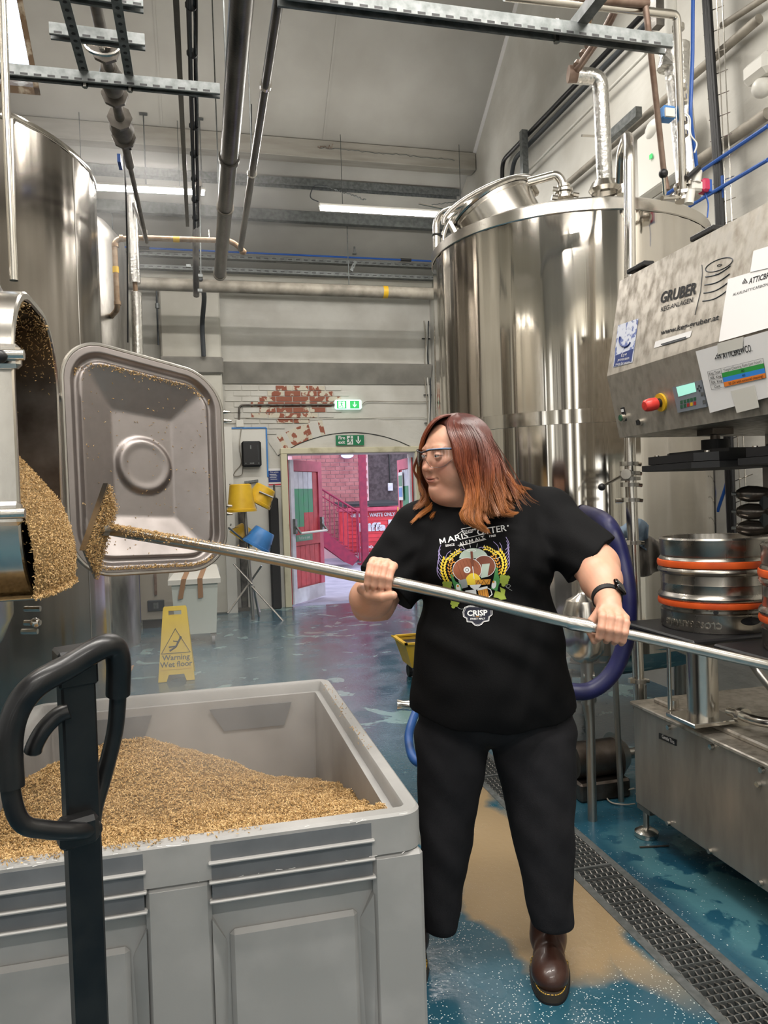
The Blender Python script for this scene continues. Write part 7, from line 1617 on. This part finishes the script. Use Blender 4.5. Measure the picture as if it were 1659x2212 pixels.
def strand_mesh(name, sets, rad, parent, m):
    Vs, Fs, Cs, off = [], [], [], 0
    for P, cc, t in sets:
        N = len(P); d = np.gradient(P, axis=1); d /= np.linalg.norm(d, axis=2, keepdims=True)+1e-9; a = np.cross(d, np.array([.2, .1, 1.0])); a /= np.linalg.norm(a, axis=2, keepdims=True)+1e-9; b_ = np.cross(d, a)
        w_ = rad*(1-.75*np.clip((t-.72)/.28, 0, 1))[..., None]; ring = [P+(a*math.cos(q)+b_*math.sin(q))*w_ for q in (0, 2*PI/3, 4*PI/3)]; V = np.stack(ring, 2).reshape(-1, 3)
        i = (np.arange(N)[:, None]*NS+np.arange(NS-1)[None])[..., None]*3; q = np.array([[0, 1, 4, 3], [1, 2, 5, 4], [2, 0, 3, 5]]); F = (i[..., None]+q[None, None]).reshape(-1, 4)
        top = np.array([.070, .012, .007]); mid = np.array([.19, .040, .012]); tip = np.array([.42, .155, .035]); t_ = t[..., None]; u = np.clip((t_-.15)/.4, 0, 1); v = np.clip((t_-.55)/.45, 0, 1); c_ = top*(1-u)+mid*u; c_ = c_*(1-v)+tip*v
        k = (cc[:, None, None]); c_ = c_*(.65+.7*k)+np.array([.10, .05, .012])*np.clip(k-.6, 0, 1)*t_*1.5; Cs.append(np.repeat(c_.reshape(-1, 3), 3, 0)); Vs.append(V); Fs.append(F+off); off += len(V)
    o = npmesh(name, c2w(np.concatenate(Vs)), np.concatenate(Fs), m, parent); vcol(o, np.concatenate(Cs)); return o
GT = [[(988, 897, 2.25), (968, 898, 2.205), (950, 903, 2.185), (934, 917, 2.19), (922, 938, 2.215), (912, 962, 2.25), (906, 990, 2.29), (904, 1020, 2.31)], [(998, 896, 2.27), (975, 896, 2.25), (952, 899, 2.25), (932, 912, 2.26), (916, 938, 2.28), (907, 970, 2.30), (903, 1010, 2.315), (906, 1050, 2.31)]]
topf = strands(gcurve(GT, NS), 1500, .0016, .004, 16, .0015, 9)
near = strands(CN, 6000, .0020, .026, 60, .013, 1); far = strands(CF, 1900, .0022, .018, 26, .013, 2)
lockm = strands(CN[:2], 700, .0016, .0, 12, .004, 7)
# wispy far-side curls past the face
GW = [[(915, 950, 2.29), (902, 985, 2.29), (892, 1012, 2.29), (903, 1030, 2.29), (905, 1048, 2.29), (914, 1070, 2.27)], [(912, 965, 2.30), (900, 998, 2.30), (896, 1022, 2.30), (908, 1042, 2.30), (912, 1060, 2.29), (918, 1078, 2.27)]]
wisp = strands(gcurve(GW, NS), 90, .0020, .0, 6, .003, 3)
GFly = [[(1060, 940, 2.2), (1100, 1000, 2.2), (1125, 1040, 2.2), (1150, 1075, 2.18), (1170, 1085, 2.17)], [(1070, 990, 2.2), (1095, 1040, 2.2), (1115, 1090, 2.16), (1125, 1105, 2.14), (1118, 1112, 2.14)]]
fly = strands(gcurve(GFly, NS), 26, .003, 0, 8, .002, 4)
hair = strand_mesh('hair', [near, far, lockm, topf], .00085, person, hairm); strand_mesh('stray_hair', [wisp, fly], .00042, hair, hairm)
# solid under-layer so that no light shows through: scalp cap plus inner sheet
hairbase = mat('hair_auburn_layer', (.045, .009, .005), .55)  # dark auburn base under the strands
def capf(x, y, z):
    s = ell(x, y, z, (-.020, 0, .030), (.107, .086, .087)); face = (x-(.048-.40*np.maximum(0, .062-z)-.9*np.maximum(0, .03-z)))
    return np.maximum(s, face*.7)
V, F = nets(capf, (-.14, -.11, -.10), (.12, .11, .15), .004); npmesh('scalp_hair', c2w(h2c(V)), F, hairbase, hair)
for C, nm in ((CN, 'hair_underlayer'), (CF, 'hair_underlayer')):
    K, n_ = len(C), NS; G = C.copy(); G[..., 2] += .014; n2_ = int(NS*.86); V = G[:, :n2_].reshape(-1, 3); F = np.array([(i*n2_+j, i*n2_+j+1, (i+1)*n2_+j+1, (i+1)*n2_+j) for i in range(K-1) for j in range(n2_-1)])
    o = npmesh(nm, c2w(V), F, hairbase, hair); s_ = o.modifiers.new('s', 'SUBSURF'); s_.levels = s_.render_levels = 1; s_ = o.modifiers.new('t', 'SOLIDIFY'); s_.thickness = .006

# ================================================================ the rake
rk = thing('grain_rake', 'long steel pole rake with a flat head caked in spent grain, held across the body', 'rake', POLE[0])
pf = smoothpath(POLE[:6], 5); MB().tube(pf, .0158, 20).build('pole', pole_steel, rk, True); MB().tube(POLE[5:], .0135, 20).build('pole_extension', pole_steel, rk, True)
p, t = pole_at(1236); a = Vector(c2w([p-t*.012])[0]); c = Vector(c2w([p+t*.05])[0]); MB().tube([a, a.lerp(c, .2), a.lerp(c, .8), c], [.0165, .0185, .018, .0165], 20).build('joint_sleeve', steel_pol, rk, True)
hdc = [D(230, 1043, 2.08), D(244, 1098, 2.20), D(203, 1250, 2.16), D(177, 1188, 2.04)]
cen = sum(hdc, Vector())/4
N_ = (hdc[1]-hdc[0]).cross(hdc[3]-hdc[0]).normalized(); N_ = N_ if N_.dot(_r) > 0 else -N_
b = MB(); b.plate(hdc, N_*.006); b.build('rake_head', steel_dull, rk)
b = MB(); b.plate([hdc[0]-_r*.008, hdc[0]+_r*.006, hdc[3]+_r*.010, hdc[3]-_r*.006], -_f*.004-_u*.001); b.build('head_flange', steel_pol, rk)
MB().tube([POLE[1], cen+N_*.004], .016, 16).build('socket', steel_dull, rk, True)
g = np.random.default_rng(31); PP = []
for _ in range(2600):
    u, v = g.uniform(0, 1), g.uniform(0, 1); q = hdc[0].lerp(hdc[1], u).lerp(hdc[3].lerp(hdc[2], u), v); PP.append(q+N_*(.006+abs(g.normal(0, .006)))+Vector(g.normal(0, .002, 3)))
for _ in range(1500):
    s = abs(g.normal(0, .30)); s = min(s, .95); x = 240+s*330; pq = pole_at(x); q = Vector(c2w([pq[0]])[0]); th = g.normal(PI/2, .75); PP.append(q+_u*math.sin(th)*.0165-_f*math.cos(th)*.0165+Vector(g.normal(0, .0018, 3)))
kernels('stuck_grain', PP, rk, seed=33, bright=.95)

# ================================================================ T-shirt print, laid on the cloth
bvh = BVHTree.FromObject(tee, bpy.context.evaluated_depsgraph_get()) if False else None
_me = tee.data; _co = np.empty(len(_me.vertices)*3); _me.vertices.foreach_get('co', _co); _co = _co.reshape(-1, 3)+np.array(WORLD[tee]); _pol = [tuple(p.vertices) for p in _me.polygons]
bvh = BVHTree.FromPolygons([Vector(v) for v in _co], _pol)
def onshirt(x, y, o):
    d = ray(x, y).normalized(); h_ = bvh.ray_cast(CAM, d)
    if h_[0] is None: return D(x, y, 2.15)
    return h_[0]-d*o
def pr_poly(name, polys, m, o):
    """polys: lists of pixel points; triangulated fans from fine subdivision"""
    bm = bmesh.new()
    for P in polys:
        vs = [bm.verts.new((x, y, 0)) for x, y in P]
        try: bm.faces.new(vs)
        except Exception: pass
    bmesh.ops.triangulate(bm, faces=bm.faces[:])
    for _ in range(3):
        es = [e for e in bm.edges if e.calc_length() > 5]
        if not es: break
        bmesh.ops.subdivide_edges(bm, edges=es, cuts=1); bmesh.ops.triangulate(bm, faces=bm.faces[:])
    V = [onshirt(v.co.x, v.co.y, o) for v in bm.verts]; idx = {v: i for i, v in enumerate(bm.verts)}; F = [[idx[v] for v in f.verts] for f in bm.faces]; bm.free()
    b = MB(); b.add(V, F); return b.build(name, m, tee)
def pr_line(name, lines, w_, m, o):
    polys = []
    for L in lines:
        for (x0, y0), (x1, y1) in zip(L, L[1:]):
            dx, dy = x1-x0, y1-y0; l = math.hypot(dx, dy) or 1; nx_, ny_ = -dy/l*w_/2, dx/l*w_/2; ex, ey = dx/l*w_*.2, dy/l*w_*.2; polys.append([(x0+nx_-ex, y0+ny_-ey), (x1+nx_+ex, y1+ny_+ey), (x1-nx_+ex, y1-ny_+ey), (x0-nx_-ex, y0-ny_-ey)])
    return pr_poly(name, polys, m, o)
def pr_text(body, cx, cy, wd, ht, ang, m, o=.0016, arcb=0, bold=.02, shear=0):
    cu = bpy.data.curves.new('t', 'FONT'); cu.body = body; cu.size = 1; cu.align_x = 'CENTER'; cu.align_y = 'CENTER'; cu.offset = bold; cu.resolution_u = 2; cu.shear = shear; tmp = bpy.data.objects.new('t', cu); col.objects.link(tmp); me = bpy.data.meshes.new_from_object(tmp); col.objects.unlink(tmp); bpy.data.objects.remove(tmp)
    co = np.empty(len(me.vertices)*3); me.vertices.foreach_get('co', co); co = co.reshape(-1, 3); lo, hi = co.min(0), co.max(0); c, s = math.cos(R(ang)), math.sin(R(ang)); V = []
    for q in co:
        u = ((q[0]-lo[0])/(hi[0]-lo[0])-.5)*wd; v = ((q[1]-lo[1])/(hi[1]-lo[1])-.5)*ht; v -= arcb*(2*u/wd)**2; V.append(onshirt(cx+u*c-v*s, cy-u*s-v*c, o))
    me.calc_loop_triangles(); b = MB(); b.add(V, [list(t.vertices) for t in me.loop_triangles]); return b.build('print_lettering', m, tee)
pw = mat('print_white', 'dcdcdc', .6); plil = mat('print_lilac', '9c8fc0', .6); pyel = mat('print_yellow', 'e3c53a', .6); pgold = mat('print_gold', 'c98a2e', .6); pbr = mat('print_brown', '8f5136', .6); pbr2 = mat('print_dark_brown', '6e3a26', .6); pgrn = mat('print_green', '3f7f46', .6); plg = mat('print_leaf', '8a9a3a', .6); ppale = mat('print_pale', 'a9b8ac', .6); pgy = mat('print_grey', '8e9290', .6); pblk = mat('print_black', '101010', .7)
def pr_M(cx, cy, w_, h, ang, th, o=.0016):
    c, s = math.cos(R(ang)), math.sin(R(ang)); P = lambda u, v: (cx+u*c-v*s, cy-u*s-v*c); pr_line('print_lettering', [[P(-w_/2, -h/2), P(-w_/2, h/2)], [P(w_/2, -h/2), P(w_/2, h/2)], [P(-w_/2, h/2), P(0, -h*.25)], [P(w_/2, h/2), P(0, -h*.25)]], th, pw, o)
pr_M(956, 1168.5, 10.5, 10.5, 13, 2.6); pr_text('ARIS', 988.5, 1161, 46, 12.5, 13, pw, bold=.012); pr_text('OTTER', 1062, 1145, 64, 14, 9, pw, bold=.012); pr_text('®', 1097, 1136, 4, 4, 0, pw)
pr_text('SINCE', 972, 1177.5, 20, 5, 8, pw); pr_text('1965', 1064, 1157.5, 14, 4.5, 8, pw); pr_text('ALE', 1001, 1173.5, 19, 7.5, 16, pw, bold=.01); pr_M(1017.5, 1168.5, 7, 6.5, 16, 1.6); pr_text('ALT', 1036, 1163.5, 22, 7.5, 16, pw, bold=.01); pr_text('FINEST', 1014, 1146.5, 30, 5, 10, pw, bold=0)
pr_line('print_line', [[(986, 1156), (1000, 1146)], [(997, 1144), (1002, 1152), (1020, 1150), (1019, 1145), (1040, 1140)], [(996, 1143), (1038, 1134)], [(989, 1178), (1010, 1175), (1048, 1163)], [(992, 1180), (1050, 1165)], [(1000, 1164), (1049, 1153)]], 1.1, pw, .0014)
ray_ = []
for a in (-62, -50, -38, -22, -8, 6, 20, 34, 47, 60):
    c, s = math.sin(R(a)), math.cos(R(a)); cx, cy = 1024, 1232; r0, r1 = 50, 58; ray_.append([(cx+c*r0*1.1, cy-s*r0), (cx+c*r1*1.15, cy-s*r1)])
pr_line('print_rays', ray_, 1.0, pw, .0012)
def elp(cx, cy, rx, ry, n=28, a0=0, a1=2*PI, rot=0):
    c, s = math.cos(R(rot)), math.sin(R(rot)); return [(cx+rx*math.cos(t)*c-ry*math.sin(t)*s, cy+rx*math.cos(t)*s+ry*math.sin(t)*c) for t in np.linspace(a0, a1, n, endpoint=abs(a1-a0) < 6)]
pr_poly('print_dome', [elp(1023, 1206, 31, 22, 24, PI, 2*PI)], ppale, .0010)
pr_poly('print_barrel', [elp(1046, 1223, 24, 23)], pbr2, .0013); pr_line('print_barrel_rim', [elp(1046, 1223, 24, 23)+[elp(1046, 1223, 24, 23)[0]]], 1.1, pw, .0016)
pr_poly('print_barrel', [elp(1009, 1231, 31, 26)], pbr, .0019); pr_line('print_barrel_rim', [elp(1009, 1231, 31, 26)+[elp(1009, 1231, 31, 26)[0]]], 1.2, pw, .0022)
pr_line('print_planks', [[(986+i*7, 1214-i*1.5), (1000+i*6.4, 1252-i*5)] for i in range(6)], .7, pbr2, .0023)
pr_poly('print_hub', [elp(1009, 1231, 7.5, 7)], pw, .0025); pr_line('print_hub_ring', [elp(1009, 1231, 3.5, 3.3, 12)+[elp(1009, 1231, 3.5, 3.3, 12)[0]]], 1.0, pblk, .0028)
pr_poly('print_kettle', [elp(1022, 1258, 17, 20, 20, PI, 2*PI)+[(1039, 1264), (1005, 1264)]], pyel, .0028)
pr_poly('print_tankard', [[(990, 1254), (1007, 1250), (1011, 1268), (996, 1272)]], pgy, .0030); pr_poly('print_tankard', [[(1041, 1219), (1058, 1217), (1053, 1246), (1039, 1249)]], ppale, .0022)
pr_poly('print_paddle', [[(1016, 1191), (1021, 1191), (1024, 1224), (1019, 1224)]], pbr2, .0030); pr_line('print_paddle_tip', [[(1021, 1224), (1024, 1250)]], 1.6, pw, .0031); pr_line('print_paddle_handle', [elp(1018, 1189, 10, 2.2, 14)+[elp(1018, 1189, 10, 2.2, 14)[0]]], .9, pw, .0012)
pr_poly('print_bottle', [[(972, 1241), (976, 1240), (984, 1256), (995, 1262), (1000, 1282), (985, 1280), (978, 1258)]], pgrn, .0032); pr_poly('print_bottle', [[(1071, 1226), (1075, 1226), (1076, 1240), (1080, 1252), (1074, 1277), (1060, 1272), (1066, 1250)]], pgrn, .0032)
pr_poly('print_bottle_label', [elp(990, 1270, 5, 9, 14, rot=-15)], pw, .0035); pr_poly('print_bottle_label', [elp(1067, 1263, 5, 9, 14, rot=12)], pw, .0035); pr_poly('print_label_dot', [elp(989, 1266, 2.4, 2.4, 10), elp(1066, 1257, 2.4, 2.4, 10)], pgold, .0038)
pr_poly('print_drum', [[(1026, 1253), (1060, 1251), (1058, 1262), (1028, 1265)]], pgold, .0030); pr_line('print_drum_lines', [[(1027, 1264), (1033, 1254), (1039, 1264), (1045, 1253), (1051, 1263), (1057, 1252)]], .9, pblk, .0033)
pr_poly('print_mug', [[(1005, 1276), (1028, 1273), (1030, 1290), (1009, 1293)]], pw, .0036); pr_poly('print_mug', [[(1032, 1274), (1052, 1270), (1057, 1292), (1036, 1296)]], pgold, .0036); pr_poly('print_foam', [[(1031, 1276), (1031, 1271), (1053, 1266), (1053, 1271)]], pw, .0039)
pr_line('print_mug_lines', [[(1036+i*5, 1276-i), (1039+i*5, 1294-i)] for i in range(4)], .9, pbr2, .0039); pr_line('print_mug_handle', [[(1053, 1270), (1060, 1274), (1063, 1284), (1056, 1290)], [(1005, 1278), (998, 1281), (1000, 1288), (1008, 1290)]], 1.6, pw, .0038)
pr_poly('print_taps', [[(1014, 1264), (1040, 1262), (1036, 1268), (1030, 1266), (1029, 1274), (1025, 1274), (1024, 1267), (1017, 1269)]], pw, .0041)
def wheat(pts, m, s_, o, name='print_wheat'):
    P = []
    for i, (x, y) in enumerate(pts):
        j = min(i+1, len(pts)-1); k = max(i-1, 0); a = math.degrees(math.atan2(pts[j][1]-pts[k][1], pts[j][0]-pts[k][0]))
        for sg in (-1, 1): ar = a+sg*32; P.append(elp(x+sg*s_*.8*math.sin(R(-a)), y+sg*s_*.8*math.cos(R(a)), s_*1.05, s_*.48, 8, rot=ar))
    pr_poly(name, P, m, o)
def bez(p, n): return [tuple(v.to_2d()) for v in resample(smoothpath([Vector((x, y, 0)) for x, y in p], 6), n)]
wheat(bez([(965, 1256), (958, 1238), (957, 1222), (962, 1207)], 9), pyel, 4.2, .0016); wheat(bez([(976, 1246), (971, 1230), (973, 1216), (979, 1212)], 7), pgold, 3.3, .0014); wheat(bez([(970, 1208), (978, 1200), (988, 1193), (993, 1190)], 6), pyel, 3.3, .0018)
wheat(bez([(1086, 1238), (1090, 1222), (1087, 1204), (1078, 1190)], 9), pyel, 4.2, .0016); wheat(bez([(1076, 1238), (1077, 1222), (1072, 1208), (1064, 1200)], 7), pgold, 3.3, .0014); wheat(bez([(1072, 1196), (1062, 1189), (1052, 1184), (1047, 1184)], 6), pyel, 3.3, .0018)
aw = []
for i in range(7):
    y = 1252-i*8; x = 955-(i < 3)*2; aw.append(bez([(x, y), (x-8, y-12), (x-9+i, y-26)], 5)); x = 1092; y = 1236-i*8; aw.append(bez([(x, y), (x+8, y-13), (x+8-i*1.2, y-28)], 5))
aw += [bez([(990, 1192), (998, 1187), (1006, 1188)], 4), bez([(984, 1196), (990, 1188), (998, 1184)], 4), bez([(1050, 1184), (1040, 1182), (1034, 1184)], 4), bez([(962, 1207), (966, 1196), (974, 1190)], 5), bez([(1078, 1192), (1076, 1180), (1066, 1170)], 5), bez([(1084, 1196), (1084, 1182), (1079, 1172)], 5)]
pr_line('print_awns', aw, 1.1, plil, .0012)
def hop(cx, cy, s_, rot): 
    P = []
    for r_ in range(4):
        for k in range(3-(r_ == 3)*1-(r_ == 3)*1):
            c, s = math.cos(R(rot)), math.sin(R(rot)); u, v = (k-1)*s_*.38*(1-.15*r_) if r_ < 3 else 0, -s_*.5+r_*s_*.32; P.append(elp(cx+u*c-v*s, cy+u*s+v*c, s_*.26, s_*.24, 8))
    pr_poly('print_hop', P, plg, .0042)
hop(966, 1268, 17, 0); hop(1089, 1255, 18, 10); hop(982, 1303, 17, 20)
pr_poly('print_leaf', [[(1066, 1290), (1070, 1275), (1082, 1280), (1080, 1268), (1092, 1274), (1090, 1285), (1094, 1294), (1082, 1296), (1076, 1292)]], plg, .0020)
pr_line('print_vine', [bez([(1090, 1263), (1096, 1270), (1103, 1266), (1098, 1262), (1094, 1268), (1106, 1276)], 14), bez([(984, 1308), (996, 1316), (1008, 1312), (1022, 1306), (1034, 1310)], 12), bez([(1078, 1262), (1082, 1250), (1084, 1240)], 5), bez([(978, 1268), (972, 1256), (968, 1250)], 5)], .9, pgy, .0014)
bd_ = [(1012, 1309), (1004, 1312), (1000, 1322), (1001, 1332), (1008, 1336), (1009, 1343), (1019, 1344), (1025, 1350), (1032, 1352), (1040, 1349), (1045, 1343), (1056, 1341), (1057, 1333), (1063, 1328), (1063, 1316), (1056, 1310)]
pr_poly('print_badge', [bd_], mat('print_navy', '0c1024', .6), .0012); pr_line('print_badge_outline', [bd_+[bd_[0]]], 1.3, pw, .0016)
cxb, cyb = 1032, 1329; pr_line('print_badge_outline', [[(cxb+(x-cxb)*.92, cyb+(y-cyb)*.9) for x, y in bd_+[bd_[0]]]], .5, pw, .0016)
pr_text('CRISP', 1031, 1324, 44, 12.5, 2, pw, bold=.03, o=.0018); pr_text('THE', 1031, 1332, 7, 2.4, 0, pgold, o=.0018); pr_text('FINEST MALT', 1032, 1336.5, 32, 3.8, 1, pw, o=.0018); pr_line('print_badge_line', [[(1021, 1332), (1026, 1332)], [(1036, 1332), (1041, 1332)]], .5, pw, .0018)
# ================================================================ steam
def steam(name, label, c, sz, dens, seed, ns=2.2):
    m = bpy.data.materials.new('steam'); m.use_nodes = True; nt = m.node_tree; nt.nodes.clear(); L = nt.links.new
    o_ = nd(nt, 'ShaderNodeOutputMaterial'); v = nd(nt, 'ShaderNodeVolumePrincipled'); v.inputs['Color'].default_value = (.95, .95, .95, 1); v.inputs['Anisotropy'].default_value = .2
    tc = nd(nt, 'ShaderNodeTexCoord'); n = nd(nt, 'ShaderNodeTexNoise'); n.inputs['Scale'].default_value = ns; n.inputs['Detail'].default_value = 3; n.inputs['Distortion'].default_value = .6
    mp = nd(nt, 'ShaderNodeMapping'); mp.inputs['Location'].default_value = (seed, seed*.7, seed*1.3); L(tc.outputs['Object'], mp.inputs[0]); L(mp.outputs[0], n.inputs[0])
    r = nd(nt, 'ShaderNodeMapRange'); r.inputs[1].default_value = .40; r.inputs[2].default_value = .68; L(n.outputs[0], r.inputs[0])
    le = nd(nt, 'ShaderNodeVectorMath', operation='MULTIPLY'); le.inputs[1].default_value = (2/sz[0], 2/sz[1], 2/sz[2]); L(tc.outputs['Object'], le.inputs[0])
    ln = nd(nt, 'ShaderNodeVectorMath', operation='LENGTH'); L(le.outputs[0], ln.inputs[0]); fo = nd(nt, 'ShaderNodeMapRange'); fo.interpolation_type = 'SMOOTHSTEP'; fo.inputs[1].default_value = 1.0; fo.inputs[2].default_value = .25; L(ln.outputs[1], fo.inputs[0])
    mu = nd(nt, 'ShaderNodeMath', operation='MULTIPLY'); L(r.outputs[0], mu.inputs[0]); L(fo.outputs[0], mu.inputs[1]); m2 = nd(nt, 'ShaderNodeMath', operation='MULTIPLY'); m2.inputs[1].default_value = dens; L(mu.outputs[0], m2.inputs[0]); L(m2.outputs[0], v.inputs['Density']); L(v.outputs[0], o_.inputs['Volume'])
    b = MB().sphere((0, 0, 0), 1, 24, 14, sc_=(sz[0]/2, sz[1]/2, sz[2]/2)); o = b.build(name, m); o.location = c; tag(o, label, 'steam', kind='stuff'); return o
steam('steam', 'thin steam rising from the grain in the grey pallet box', (-.05, 2.4, .80), (1.4, 1.7, .75), .95, 1)
steam('steam', 'faint steam drifting behind the pallet box towards the wet floor sign', (-.1, 4.3, .8), (2.4, 2.6, 1.7), .06, 5, 1.2)
steam('steam', 'steam gathered under the roof around the left LED batten', (-.5, 6.9, 4.1), (3.4, 3.2, 2.2),   .24, 9, 1.0)
steam('steam', 'faint steam behind the person under the right tank', (1.45, 3.4, .75), (1.1, 1.3, 1.3), 1.5, 12, 1.6)
sc.cycles.volume_step_rate = 3; sc.cycles.volume_max_steps = 128; sc.cycles.volume_bounces = 1
sc.cycles.max_bounces = 9; sc.cycles.diffuse_bounces = 4; sc.cycles.glossy_bounces = 4; sc.cycles.transmission_bounces = 6
sc.cycles.adaptive_threshold = .02
